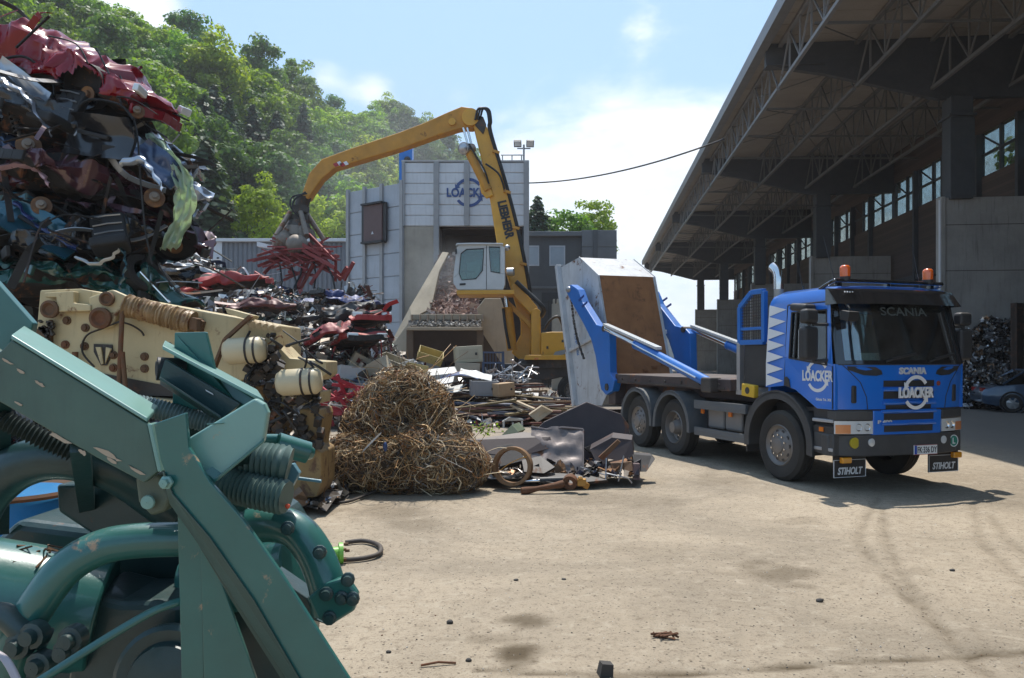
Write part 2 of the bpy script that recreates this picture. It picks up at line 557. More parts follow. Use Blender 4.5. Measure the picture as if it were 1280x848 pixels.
    va = nt.nodes.new('ShaderNodeVertexColor'); va.layer_name = 'Stain'
    c = mix_n(nt, va.outputs['Color'], c, (.095, .07, .042))
    L(c, b.inputs['Base Color']); b.inputs['Roughness'].default_value = .92; b.inputs['Specular IOR Level'].default_value = .25
    bp = nt.nodes.new('ShaderNodeBump'); bp.inputs['Strength'].default_value = .8; bp.inputs['Distance'].default_value = .014
    L(math_n(nt, 'ADD', n3, math_n(nt, 'ADD', math_n(nt, 'MULTIPLY', n2, 1.5), n4)), bp.inputs['Height']); L(bp.outputs[0], b.inputs['Normal'])
    me.materials.append(m)
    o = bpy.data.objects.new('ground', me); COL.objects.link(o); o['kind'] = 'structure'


ground()

# loose grit: one uncountable scatter
g = MB(); r = random.Random(5)
for k in range(2600):
    Y = 4.2 + 9.5 * r.random() ** 1.5; X = (r.random() * 1.25 - .42) * Y
    if X < -1.6: continue
    s = r.choice((.002, .003, .004, .006)) * (.7 + r.random() * .7)
    t = r.random()
    g.col = (.05, .045, .04, 0) if t < .5 else ((.5, .46, .4, 0) if t < .8 else (.2, .1, .05, 0))
    g.box((X, Y, s * .3), (s * 1.6, s, s * .7), (0, 0, r.random() * 6), .6)
tag(g.build('grit', mat('grit', attr=True, var=.1, bump=0, rough=.8)), 'fine grit and tiny chips scattered over the dusty yard', 'grit', kind='stuff')

dark_stone = mat('dark_stone', (.05, .045, .04), .8)
rust_iron = mat('rust_iron', (.13, .06, .03), .85, .2, var=.4, rust=.5, bump=.5)
for px, py, s, lab, nm, mt in ((563, 779, .025, 'small black lump lying on the yard below the wire heap', 'scrap_lump', dark_stone), (645, 726, .02, 'small dark brown clod on the sand, left of two in a row', 'scrap_lump', dark_stone),
                           (705, 725, .02, 'small dark brown clod on the sand, right of two in a row', 'scrap_lump', dark_stone), (757, 843, .11, 'black angular block at the bottom edge of the picture', 'scrap_lump', dark_stone),
                           (831, 799, .09, 'rusty orange shred of metal lying alone on the yard', 'metal_shred', rust_iron), (486, 816, .018, 'tiny black clod near the bottom left of the yard', 'scrap_lump', dark_stone),
                           (586, 827, .02, 'little brown clod beside the dark damp patch', 'scrap_lump', dark_stone), (1025, 752, .03, 'tiny dark pebble in the middle of the yard', 'pebble', dark_stone),
                           (1190, 714, .022, 'flat dark chip between the two pairs of tyre tracks', 'scrap_lump', dark_stone), (398, 838, .05, 'lump of dirt by the foot of the green machine', 'scrap_lump', dark_stone)):
    p = gr(px, py); b = MB(); b.ball((0, 0, s * .3), s, 6, (1, .7, .6))
    q = random.Random(px)
    b.v = [tuple(Vector(v) * (1 + .35 * noise.noise(Vector(v) * 30 + V(px, 0, 0)))) for v in b.v]
    if px == 757: b = MB().box((0, 0, .03), (.08, .07, .075), (0, .15, .2), .85)
    if px == 831:
        b = MB()
        for i in range(5): b.tube([(q.uniform(-.09, .09), q.uniform(-.05, .05), .01 + .03 * q.random()) for _ in range(4)], .008, 5)
    o = b.build(nm, mt, smooth=30); o.location = p; tag(o, lab, 'debris')
b = MB(); b.tube([gr(526, 834) + V(0, 0, .01), gr(548, 832) + V(0, 0, .02), gr(570, 831) + V(0, 0, .01)], .007, 6)
tag(b.build('bent_rod', rust_iron, smooth=60), 'thin rusty rod lying flat on the sand near the bottom', 'debris')

# ================================================================== HILL
RIDGE = [(-330, -2, 100), (-200, 13, 105), (0, 58, 112), (60, 78, 118), (100, 86, 124), (180, 116, 131), (250, 140, 140), (300, 154, 150), (350, 166, 160), (430, 192, 180), (500, 198, 200), (550, 208, 216), (600, 242, 235), (680, 290, 260), (740, 420, 270), (1000, 450, 280)]
FOOT = [(-330, 52), (0, 60), (200, 64), (300, 70), (430, 90), (550, 125), (680, 180), (740, 230), (1000, 250)]


def interp(tab, x):
    for a, b in zip(tab[:-1], tab[1:]):
        if x <= b[0] or b is tab[-1]:
            t = (x - a[0]) / (b[0] - a[0])
            return [a[i] + (b[i] - a[i]) * t for i in range(1, len(a))]


def hill_pt(px, s):
    ry, rY = interp(RIDGE, px); fY, = interp(FOOT, px)
    zr = EH + (HY - ry) / F * rY
    Y = fY + (rY - fY) * s
    sag = 1 - 4 * .0 * s * (1 - s)
    z = zr * (s ** .85 if s <= 1 else 1 - (s - 1) * .3) * sag
    z += 2.5 * noise.noise(V(px * .02, s * 5, 1)) * min(1, s * 4)
    return Vector(((px - CX) / F * Y, Y, max(z, -.5)))


b = MB(); b.grid(lambda u, v: hill_pt(-330 + 1330 * u, v * 1.25), 70, 26)
o = b.build('hillside', mat('hill_floor', (.035, .05, .018), .95, var=.4, vs=.25, bump=0), smooth=180); o['kind'] = 'structure'

# ---- trees
def leaf(b, c, n, s, r):
    x = n.orthogonal().normalized(); x.rotate(Matrix.Rotation(r.random() * 6.28, 3, n)); y = n.cross(x)
    b.add([c - x * s - y * s * .6, c + x * s * .9 - y * s * .7, c + x * s + y * s * .6, c - x * s * .8 + y * s * .7], [(0, 1, 2, 3)])


def crown_broad(seed, rx=4.2, rz=5.2, zc=8.2, clumps=52, per=84, ls=.215):
    r = random.Random(seed); b = MB()
    cs = []
    for k in range(clumps):
        d = Vector((r.gauss(0, 1), r.gauss(0, 1), r.gauss(.25, 1))).normalized()
        rad = .5 + .5 * r.random() ** .5
        bul = 1 + .28 * noise.noise(d * 1.7 + V(seed, 0, 0))
        cs.append((Vector((d.x * rx * rad * bul, d.y * rx * rad * bul, zc + d.z * rz * rad * bul)), .75 + .75 * r.random()))
    for c, cr in cs:
        for i in range(per):
            d = Vector((r.gauss(0, 1), r.gauss(0, 1), r.gauss(.3, 1))).normalized()
            p = c + Vector((d.x * cr * 1.25, d.y * cr * 1.25, d.z * cr * .8)) * (.55 + .5 * r.random())
            n = (d * 1.3 + Vector((r.gauss(0, .5), r.gauss(0, .5), r.gauss(.45, .5)))).normalized()
            leaf(b, p, n, ls * (.6 + .7 * r.random()), r)
    return b


def crown_conifer(seed, h=17, rb=4.2):
    r = random.Random(seed); b = MB()
    z = 1.8
    while z < h:
        f = 1 - (z - 1.8) / (h - 1.8); rr = rb * f ** .85 * (.85 + .3 * r.random()) + .15
        nb = max(4, int(11 * f + 4))
        for k in range(nb):
            a = 2 * PI * (k + r.random() * .7) / nb; L_ = rr * (.7 + .4 * r.random())
            d = Vector((math.cos(a), math.sin(a), -.28 - .2 * f))
            m = int(4 + L_ * 5.5); sd_ = Vector((-d.y, d.x, 0))
            for i in range(m):
                t = (i + .6) / m; lat = .16 + .34 * L_ * (1 - t) * t * 1.6
                p = Vector((0, 0, z)) + d * L_ * t + sd_ * r.gauss(0, lat) + Vector((r.gauss(0, .1), r.gauss(0, .1), r.gauss(0, .10) + .3 * t * t))
                leaf(b, p, (Vector((0, 0, 1)) + d * .7 + Vector((r.gauss(0, .4), r.gauss(0, .4), 0))).normalized(), .2 + .2 * r.random(), r)
        z += .42 + .25 * f
    return b


def trunk_mb(seed, h, rt=.26, limbs=7, spread=3.0):
    r = random.Random(seed); b = MB()
    pts = [Vector((.15 * r.uniform(-1, 1) * k, .15 * r.uniform(-1, 1) * k, -1.2 + (h + 1.2) * k / 5)) for k in range(6)]
    b.tube(pts, [rt * (1.25 - .2 * k) for k in range(6)], 7)
    for k in range(limbs):
        z = h * (.35 + .6 * k / max(1, limbs)); a = r.random() * 6.28
        e = Vector((math.cos(a) * spread, math.sin(a) * spread, z + spread * .7))
        b.tube([(0, 0, z), Vector((0, 0, z)).lerp(e, .5) + V(0, 0, -.2), e], [rt * .45, rt * .3, rt * .1], 5)
    return b


bark = mat('bark', (.055, .042, .03), .9, bump=.5)
LEAF = {'mid': leaf_mat('leaf_mid', (.155, .245, .024), .45), 'dark': leaf_mat('leaf_dark', (.092, .17, .03), .4), 'light': leaf_mat('leaf_light', (.215, .315, .026), .5), 'fir': leaf_mat('needle', (.045, .08, .036), .3, .35)}
PROTO = {}
for kind in ('mid', 'dark', 'light'):
    PROTO[kind] = [(crown_broad(sd + len(kind) * 7, rx, rz, zc).mesh('crown', LEAF[kind]), trunk_mb(sd, zc - 1).mesh('trunk', bark, 60)) for sd, rx, rz, zc in ((1, 4.2, 4.9, 7.6), (2, 3.6, 5.6, 8.2), (3, 4.8, 4.6, 7.2))]
PROTO['fir'] = [(crown_conifer(sd, h, rb).mesh('crown', LEAF['fir']), trunk_mb(sd, h * .9, .2, 0).mesh('trunk', bark, 60)) for sd, h, rb in ((5, 15, 6.0), (6, 17, 5.6), (7, 13.5, 5.8))]


def tree(name, kind, loc, sc, rz, label, group, var=0):
    t = thing(name, label, 'tree', loc, rz, group); t.scale = (sc, sc, sc * (0.92 + .2 * ((var * 37) % 10) / 10))
    for nm, me in zip(('crown', 'trunk'), PROTO[kind][var % 3]):
        o = bpy.data.objects.new(nm, me); COL.objects.link(o); o.parent = t
    return t


r = random.Random(21); nt_ = 0
KN = {'mid': 'mid green broadleaf tree', 'dark': 'dark green broadleaf tree', 'light': 'bright yellow-green broadleaf tree', 'fir': 'dark pointed conifer'}
s = .02; row = 0
while s < 1.04:
    px = -110 + r.random() * 30
    while px < 700:
        Yc = hill_pt(px, s).y
        wpx = 7.0 * F / Yc
        p = hill_pt(px + r.uniform(-.3, .3) * wpx, min(1.0, max(0, s + r.uniform(-.02, .02))))
        qx = CX + F * p.x / p.y; qy = HY - F * (p.z + 7 - EH) / p.y
        hidden = (qx < 120 and qy > 85) or (qx > 505 and qy > 230) or (qx > 590 and qy > 180) or qy > 345 or qx < -130
        if not hidden:
            n = noise.noise(V(qx * .012, qy * .012, 4.0))
            if s < .55 and 240 < qx < 400 and n > -.28 and qy > 130: kind = 'fir' if r.random() < .72 else 'dark'
            elif n > .18: kind = 'light' if r.random() < .6 else 'mid'
            elif n < -.25: kind = 'dark' if r.random() < .7 else 'fir'
            else: kind = r.choice(('mid', 'mid', 'dark', 'light'))
            if s > .8 and kind == 'fir': kind = 'mid'
            where = ('on the ridge' if s > .93 else 'high on the hill' if s > .55 else 'half way up the hill' if s > .2 else 'at the hill foot')
            side = (' beyond the red car' if qx < 240 else ' left of the yellow arm' if qx < 400 else ' above the yellow arm' if qy < 215 else ' behind the steel building')
            tree('conifer' if kind == 'fir' else 'broadleaf_tree', kind, p, r.uniform(.8, 1.18) * (1.0 if s > .1 else .85), r.random() * 6.28, KN[kind] + ' ' + where + side, 'trees of the wooded hillside', r.randrange(3))
            nt_ += 1
        px += wpx * r.uniform(.85, 1.15)
    s += 5.4 / max(40, (interp(RIDGE, 300)[1] - 65)) * 1.0
    row += 1
pass
for px, py, Y, sc, kind, lab in ((325, 300, 64, .52, 'light', 'lime green bushy tree standing lowest, just above the grey warehouse roof'), (408, 300, 68, .62, 'light', 'lime green tree right behind the excavator grab'),
                                 (455, 300, 72, .8, 'light', 'pale green tree at left edge of the steel building'), (258, 300, 64, .95, 'fir', 'dark full conifer just above the left end of the warehouse'),
                                 (205, 250, 70, .9, 'mid', 'mid green tree beside the pale plastic sheet of the car pile'),
                                 (708, 318, 78, .66, 'mid', 'round green tree behind the flat grey building, beside its chimney blocks'), (742, 318, 82, .58, 'mid', 'green tree at the right behind the concrete block tower'),
                                 (672, 318, 74, .62, 'fir', 'dark narrow conifer close to right wall of the steel building'), (690, 320, 90, .5, 'dark', 'dark tree in the gap between conifer and round tree')):
    p = at(px, py, Y); p.z = max(0, at(px, py, Y).z - 5 * sc)
    tree('conifer' if kind == 'fir' else 'broadleaf_tree', kind, p, sc, px, lab, None, int(px) % 3)

# ================================================================== LOW WAREHOUSE (left)
corr = mat('grey_cladding', (.16, .165, .18), .55, .1, var=.12, bump=.05)
trimw = mat('pale_trim', (.55, .56, .58), .5, var=.08)
wh = thing('warehouse', 'long low dark grey clad warehouse with pale roof edge below the wooded hill', 'building', at(330, 446, 54) * 1.0)
wh.location.z = 0
x0, x1, zt = -25.5, -9.0, 1.85 + (446 - 303) * 54 / 960
b = MB(); ox = wh.location.x
n = int((x1 - x0) / .33)
for i in range(n):   # ribbed cladding
    xa = x0 + i * .33 - ox
    b.prism([(xa, 0, 0), (xa + .08, -.05, 0), (xa + .22, -.05, 0), (xa + .30, 0, 0)], (0, 0, zt))
b.bb(x0 - ox, x1 - ox, .02, 14, 0, zt - .02)
b.build('wall', corr, wh)
MB().bb(x0 - .3 - ox, x1 + .3 - ox, -.35, 14.2, zt + .003, zt + .22).build('roof', trimw, wh, bevel=.03)
p = at(264, 315, 54); d = MB().bb(p.x - .8 - ox, p.x + .8 - ox, -.12, -.055, p.z - 2, p.z + .8).build('door', trimw, wh)
MB().bb(p.x + .45 - ox, p.x + .6 - ox, -.17, -.123, p.z - .5, p.z - .4).build('handle', mat('black_plastic', (.02, .02, .022), .5), d)
# small concrete bay wall at its left
b = MB(); a, c = at(214, 310, 46), at(243, 318, 48)
b.prism([(a.x - 6, a.y, 0), (c.x, c.y, 0), (c.x, c.y, c.z), (a.x - 6, a.y, a.z)], (0, .3, 0))
tag(b.build('concrete_wall', mat('concrete', (.3, .29, .27), .85, var=.25, vs=1.2, bump=.25, bs=20, streak=.35, scol=(.12, .11, .1)), bevel=.02), 'pale concrete bay wall behind the plastic sheet of the car pile', 'wall')

# ================================================================== STEEL CRUSHER BUILDING
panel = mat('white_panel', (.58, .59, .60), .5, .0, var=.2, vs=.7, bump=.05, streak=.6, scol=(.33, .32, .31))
panel_shade = mat('shaded_panel', (.36, .385, .42), .5, .0, var=.2, vs=.7, bump=.05, streak=.55, scol=(.25, .25, .26))  # same white panels; the shaded faces' blue-grey is put into the colour
post = mat('grey_post', (.3, .3, .3), .6, var=.15)
conc = MATS['concrete']
conc_tan = mat('tan_concrete', (.36, .32, .26), .9, var=.28, vs=1.0, bump=.3, bs=14, streak=.4, scol=(.2, .17, .13))
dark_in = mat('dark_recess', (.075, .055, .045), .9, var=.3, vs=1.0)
bl = thing('crusher_building', 'tall pale panelled steel building with a blue round logo, behind the excavator', 'building', at(580, 446, 40)); bl.location.z = 0
O = bl.location.copy()
c0 = at(503, 203, 40) - O; c1 = at(660, 203, 40) - O; cw = at(436, 240, 42.3) - O
zt = c0.z; zw = cw.z
band = (zt - (at(0, 283, 40).z)) / 6
zb = at(0, 283, 40).z
# front: six bands of panels over a concrete lower left and an open dark bay
b = MB()
for k in range(6):
    b.bb(c0.x, c1.x, 0, .18, zb + k * band + .025, zb + (k + 1) * band - .025)
b.bb(c0.x + .05, c1.x - .05, .05, .16, zb, zt - .03)
b.build('front_panels', panel, bl, bevel=.02)
xo = at(549, 0, 40).x - O.x
MB().bb(c0.x, xo, .02, .3, 0, zb - .01).build('concrete_panel', conc_tan, bl)
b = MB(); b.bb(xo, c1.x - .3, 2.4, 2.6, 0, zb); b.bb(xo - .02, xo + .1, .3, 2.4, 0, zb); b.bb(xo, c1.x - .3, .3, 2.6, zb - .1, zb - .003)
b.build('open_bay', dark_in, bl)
b = MB()
for px in (503, 545.5, 583.5, 621, 658):
    x = at(px, 0, 40).x - O.x
    b.bb(x - .14 if px > 503 else x - .02, x + .14, -.12, -.003, (0 if px in (545.5, 658) else zb), zt + .04)
b.bb(c0.x - .05, c1.x + .05, -.05, .3, zt, zt + .1)
b.build('post', post, bl, bevel=.02)
# right flank and back so it is a closed body
b = MB(); b.bb(c1.x - .2, c1.x, .2, 9, 0, zt - .02); b.bb(c0.x + .02, c1.x - .2, 8.8, 9, 0, zt - .02); b.bb(c0.x + .02, c1.x - .02, .2, 9, zt - .2, zt - .03)
b.build('flank_wall', panel_shade, bl)
# left wing, receding
wd = (cw - c0); wd.z = 0; wl = wd.length; wd.normalize(); wn = Vector((wd.y, -wd.x, 0))
if wn.y > 0: wn = -wn
b = MB(); nb = 9; hb = zw / nb
for k in range(nb):
    a = Vector((c0.x, 0, 0)) - wd * .0
    b.prism([a + V(0, 0, k * hb + .025), a + wd * wl + V(0, 0, k * hb + .025), a + wd * wl + V(0, 0, (k + 1) * hb - .025), a + V(0, 0, (k + 1) * hb - .025)], -wn * .2)
a = Vector((c0.x, 0, 0)) - wn * .06
b.prism([a, a + wd * (wl - .05), a + wd * (wl - .05) + V(0, 0, zw - .03), a + V(0, 0, zw - .03)], -wn * 5)
b.build('wing_panels', panel_shade, bl, bevel=.015)
b = MB()
for t in (.0, .36, .68, 1.0):
    p = Vector((c0.x, 0, 0)) + wd * wl * t + wn * .05
    b.beam(p, p + V(0, 0, zw + .1), .2, .16, up=wn)
b.build('wing_post', post, bl)
# brown shutter box on the wing
p = Vector((c0.x, 0, 0)) + wd * wl * .47; zs = at(0, 279, 41).z
sh = MB(); sh.prism([p + wd * -.68 + V(0, 0, zs - 1.0), p + wd * .68 + V(0, 0, zs - 1.0), p + wd * .68 + V(0, 0, zs + .95), p + wd * -.68 + V(0, 0, zs + .95)], wn * .3)
sh = sh.build('shutter_box', mat('maroon_paint', (.10, .055, .05), .55, var=.2), bl, bevel=.03)
f = MB()
for q, w2, h2 in ((V(0, 0, 1.0), 1.5, .1), (V(0, 0, -1.05), 1.5, .1)): f.beam(p + q + V(0, 0, zs) - wd * .75 + wn * .2, p + q + V(0, 0, zs) + wd * .75 + wn * .2, .5, .1)
f.beam(p + wd * -.74 + V(0, 0, zs - 1.05) + wn * .16, p + wd * -.74 + V(0, 0, zs + 1) + wn * .16, .34, .1, up=wn); f.beam(p + wd * .74 + V(0, 0, zs - 1.05) + wn * .16, p + wd * .74 + V(0, 0, zs + 1) + wn * .16, .34, .1, up=wn)
f.build('frame', mat('dark_steel', (.045, .043, .043), .55, .4, rust=.1), sh)
f = MB(); q = p + wn * .303 + V(0, 0, zs - .62); f.prism([q - wd * .09, q + wd * .09, q + V(0, 0, .16)], wn * .01); f.build('warning_mark', trimw, sh)

# round arrows + word, used on the building, the door and the grille
def loacker(parent, c, x, y, rad, wordw, wordh, matl, nm='emblem', depth=.01, warp=None):
    c, x, y = Vector(c), Vector(x).normalized(), Vector(y).normalized(); z = x.cross(y)
    def band(a0, a1, par):
        b = MB(); n = 22; ro, ri = rad, rad * .80
        P = [c + x * ro * math.cos(a0 + (a1 - a0) * i / n) + y * ro * math.sin(a0 + (a1 - a0) * i / n) for i in range(n + 1)]
        Q = [c + x * ri * math.cos(a0 + (a1 - a0) * i / n) + y * ri * math.sin(a0 + (a1 - a0) * i / n) for i in range(n + 1)]
        for i in range(n): b.prism([P[i], P[i + 1], Q[i + 1], Q[i]], z * depth)
        e = a1; tdir = (x * -math.sin(e) + y * math.cos(e)) * (1 if a1 > a0 else -1)
        rdir = x * math.cos(e) + y * math.sin(e)
        b.prism([c + rdir * rad * 1.12, c + rdir * rad * .68, c + rdir * rad * .9 + tdir * rad * .3], z * depth)
        if warp: b.v = [tuple(warp(Vector(v))) for v in b.v]
        b.build('arrow', matl, par)
    ML = basis(c + z * depth, x, y)
    t = lettering(nm, 'LOACKER', wordw, wordh, Matrix.Identity(4), matl, parent, bold=.035, depth=depth * .9)
    if not warp:
        for v in t.data.vertices: v.co = ML @ v.co
    if warp:
        for v in t.data.vertices: v.co = warp(ML @ v.co)
    band(R(35), R(148), t); band(R(215), R(328), t)
    return t


loacker(bl, Vector(at(586, 241, 40)) - O + V(0, -.004, 0), (1, 0, 0), (0, 0, 1), .76, 2.3, .48, mat('logo_blue', (.035, .075, .22), .5, var=.1), depth=.02)
# roof rail
b = MB()
for px in (628, 640, 652): p = at(px, 203, 40) - O; b.cyl(p + V(0, .3, 0), p + V(0, .3, .45), .03)
p = at(626, 203, 40) - O; q = at(655, 203, 40) - O; b.cyl(p + V(0, .3, .45), q + V(0, .3, .45), .03); b.build('roof_rail', post, bl)

fl = thing('floodlight_mast', 'short roof mast carrying two square floodlights on the steel building', 'floodlight', at(655, 203, 40) + V(0, .5, .1))
b = MB(); b.cyl((0, 0, 0), (0, 0, .95), .05); b.beam((-.35, 0, .75), (.35, 0, .75), .06, .06); b.build('mast', post, fl)
for sx, rr in ((-.33, .9), (.33, .55)):
    h = MB().box((sx, -.1, .98), (.4, .16, .36), (rr, 0, .2 * sx)).build('lamp_head', MATS['dark_steel'], fl, bevel=.02)
    MB().box((sx, -.19, .95), (.33, .02, .29), (rr, 0, .2 * sx)).build('lamp_glass', mat('lamp_glass', (.5, .52, .52), .15), h)
st = thing('blue_silo', 'bright blue square stack rising behind the steel building', 'stack', at(508, 446, 47)); st.location.z = 0
zz = at(0, 184, 47).z
MB().bb(-.4, .4, -.4, .4, 0, zz).build('shaft', mat('stack_blue', (.02, .14, .42), .4, var=.12), st, bevel=.04)
b = MB(); b.cyl((.12, -.5, zz - .9), (.12, -.41, zz - .9), .2); b.cyl((.12, -.7, zz - .9), (.12, -.5, zz - .82), .1); b.build('vent', MATS['dark_steel'], st)
b = MB(); b.beam((-.45, -.42, zz - 3.2), (.45, -.42, zz - 3.2), .06, .06); b.build('bracket', post, st)
cb = MB(); A, B_ = at(661, 229, 40.2), at(905, 174, 31.5); pts = []
for i in range(25):
    t = i / 24; p = A.lerp(B_, t); p.z -= .9 * 4 * t * (1 - t) * .45; pts.append(p)
cb.tube(pts, .036, 6)
tag(cb.build('overhead_cable', MATS['black_plastic'], smooth=60), 'single black cable strung from the steel building to the hall roof', 'cable')

# ================================================================== GREY OFFICE BUILDING (right of it)
gw = mat('grey_render', (.125, .125, .125), .8, var=.15, vs=.8, streak=.2)
gbk = mat('block_grey', (.2, .2, .2), .85, var=.2, vs=.8)
go = thing('office_building', 'flat roofed dark grey building with white framed windows between steel building and white skip', 'building', at(700, 446, 50)); go.location.z = 0; O2 = go.location.copy()
XA, XB, XC = at(655, 0, 50).x - O2.x, at(727, 0, 50).x - O2.x, at(771, 0, 50).x - O2.x
z1 = at(0, 296, 50).z; z2 = at(0, 289, 50).z
b = MB(); b.bb(XA, XB, 0, 9, 0, z1); b.build('wall', gw, go)
b = MB(); b.bb(XA - .2, XB + .25, -.3, 9.2, z1 + .003, z1 + .3); b.build('roof', gbk, go, bevel=.03)
b = MB(); b.bb(XA, XB + .05, -.08, -.003, at(0, 361, 50).z, at(0, 358, 50).z); b.build('ledge', gbk, go)
for px in (664, 696.5):
    c = at(px, 320, 50) - O2; f = MB(); w2, h2 = .52, .66
    for (xa, xb, za, zb_) in ((-w2, w2, h2 - .09, h2), (-w2, w2, -h2, -h2 + .09), (-w2, -w2 + .09, -h2 + .09, h2 - .09), (w2 - .09, w2, -h2 + .09, h2 - .09)):
        f.bb(c.x + xa, c.x + xb, -.06, -.003, c.z + za, c.z + zb_)
    f = f.build('window', trimw, go)
    MB().bb(c.x - w2 + .09, c.x + w2 - .09, -.03, -.006, c.z - h2 + .09, c.z + h2 - .09).build('pane', mat('pane_pale', (.38, .42, .46), .1, var=.1, bump=0), f)
d = MB().bb(XB - 2.6, XB - 1.4, -.05, -.003, 0, at(0, 366, 50).z).build('door', mat('dark_door', (.05, .05, .052), .6), go)
MB().bb(XB - 1.65, XB - 1.55, -.09, -.053, 1.9, 2.1).build('handle', post, d)
tb = thing('block_tower', 'square blind grey block standing at right end of the flat roofed building', 'building', at(750, 446, 49.5)); tb.location.z = 0; O3 = tb.location.copy()
xa, xb = at(727.5, 0, 49.5).x - O3.x, at(771, 0, 49.5).x - O3.x
b = MB(); hz = z2 / 9
for k in range(9): b.bb(xa, xb, 0, 8, k * hz + .02, (k + 1) * hz - .02)
b.bb(xa + .04, xb - .04, .04, 7.9, 0, z2 - .03); b.build('wall', gbk, tb, bevel=.02)
MB().bb(xa + .7, xa + 1.0, -.1, -.003, 0, z2).build('downpipe', gw, tb)
ga = thing('yard_gate', 'thin dark steel mesh gate below the office windows', 'gate', at(698, 446, 46)); ga.location.z = 0
b = MB(); gx = 1.9
for x in (-gx, -.6, .5, gx): b.bb(x - .04, x + .04, -.04, .04, 0, 5.2)
for z in (2.2, 3.7, 5.1): b.bb(-gx, gx, -.03, .03, z - .03, z + .03)
b.build('gate_frame', MATS['dark_steel'], ga)
b = MB()
for i in range(18): x = -gx + .1 + i * .21; b.bb(x - .008, x + .008, -.008, .008, .1, 5.1)
b.build('bars', MATS['dark_steel'], ga)
cw_ = MB().bb(at(690, 0, 43).x, at(760, 0, 43).x, 43, 43.4, 0, at(0, 380, 43).z)
n = 14; xa, xb = at(690, 0, 43).x, at(760, 0, 43).x
for i in range(n): x = xa + (xb - xa) * (i + .25) / n; cw_.bb(x, x + (xb - xa) / n * .5, 42.97, 43.37, at(0, 380, 43).z, at(0, 374, 43).z)
tag(cw_.build('block_wall', mat('pale_block', (.42, .4, .34), .85, var=.2), bevel=.02), 'pale notched block wall behind the excavator body', 'wall')
# ================================================================== SCRAP HALL (right)
HA = -math.atan(.1043)
steel = mat('lit_truss_steel', (.24, .24, .245), .55, .2, var=.2, rust=.08, bump=.08)  # eave truss only: its lit look is put into a paler colour
steel_d = mat('hall_girder', (.068, .07, .076), .6, .1, var=.2)
roofm = mat('roof_sheet', (.30, .265, .23), .8, var=.22, vs=.6, bump=.1, streak=.3, scol=(.14, .12, .1))
brick, bnt, bb_ = nodes('dark_brick')
tx = bnt.nodes.new('ShaderNodeTexBrick'); tx.inputs['Color1'].default_value = (.12, .085, .07, 1); tx.inputs['Color2'].default_value = (.085, .065, .055, 1); tx.inputs['Mortar'].default_value = (.06, .055, .05, 1)
tx.inputs['Scale'].default_value = 3.2; tx.inputs['Mortar Size'].default_value = .015
mpb = bnt.nodes.new('ShaderNodeMapping'); mpb.inputs['Rotation'].default_value = (R(90), 0, R(90))
bnt.links.new(bnt.nodes.new('ShaderNodeTexCoord').outputs['Object'], mpb.inputs[0]); bnt.links.new(mpb.outputs[0], tx.inputs[0]); bnt.links.new(tx.outputs[0], bb_.inputs['Base Color']); bb_.inputs['Roughness'].default_value = .9
pierc = mat('stained_concrete', (.33, .31, .285), .9, var=.3, vs=.7, bump=.4, bs=7, streak=.5, scol=(.085, .075, .065), bdist=.03)
hall = thing('scrap_hall', 'huge open sided scrap hall with cantilevered lattice steel roof on the right', 'hall', (0, 0, 0), HA)
FR = [31.9 + 18.0 * i for i in range(-2, 5)]
Y0, Y1 = -9.0, 104.0
ZR = 14.42
b = MB()   # ribbed sheet roof: ribs across, a real thickness
n = int((Y1 - Y0) / 1.0)
for i in range(n):
    y = Y0 + i * (Y1 - Y0) / n; d = (Y1 - Y0) / n
    b.bb(6.8, 19.2, y + .0, y + d - .03, ZR, ZR + .16)
b.bb(6.82, 19.2, Y0, Y1, ZR + .06, ZR + .14)
b.build('roof', roofm, hall)
b = MB(); b.bb(6.62, 6.8, Y0, Y1, ZR - .28, ZR + .26); b.bb(6.8, 7.0, Y0, Y1, ZR - .28, ZR - .22)
b.build('fascia', mat('fascia_zinc', (.2, .2, .205), .5, .3, var=.15), hall)
for j, yf in enumerate(FR):
    b = MB()
    b.prism([(6.95, yf - .14, ZR - .01), (6.95, yf - .14, 13.55), (9.2, yf - .14, 13.15), (13.5, yf - .14, 12.0), (19, yf - .14, 12.0), (19, yf - .14, ZR - .01)], (0, .28, 0))
    b.bb(6.95, 9.2, yf - .3, yf + .3, 13.50, 13.545)
    b.build('girder', steel_d, hall)
    b = MB(); b.bb(13.9, 14.72, yf - .4, yf + .4, 8.0, 12.0); b.bb(13.8, 14.82, yf - .5, yf + .5, 11.2, 11.3); b.bb(13.86, 14.76, yf - .44, yf - .41, 8.1, 11.1)
    b.build('column', steel_d, hall, bevel=.02)
    b = MB(); b.bb(13.75, 18.4, yf - .18, yf + .18, 0, 8.09); b.bb(13.6, 13.77, yf - .24, yf + .24, 0, 8.12)
    b.build('concrete_pier', pierc, hall, bevel=.02)
    e = MB(); e.bb(13.56, 13.598, yf - .235, yf - .10, 1.0, 8.0); e.build('pale_edge_strip', trimw, hall)  # pale strip along the outer end of the pier
    b = MB()
    for z in (2.6, 5.2, 7.0): b.bb(13.8, 18.38, yf - .186, yf - .1795, z, z + .025)
    b.build('pour_joint', dark_in, hall)
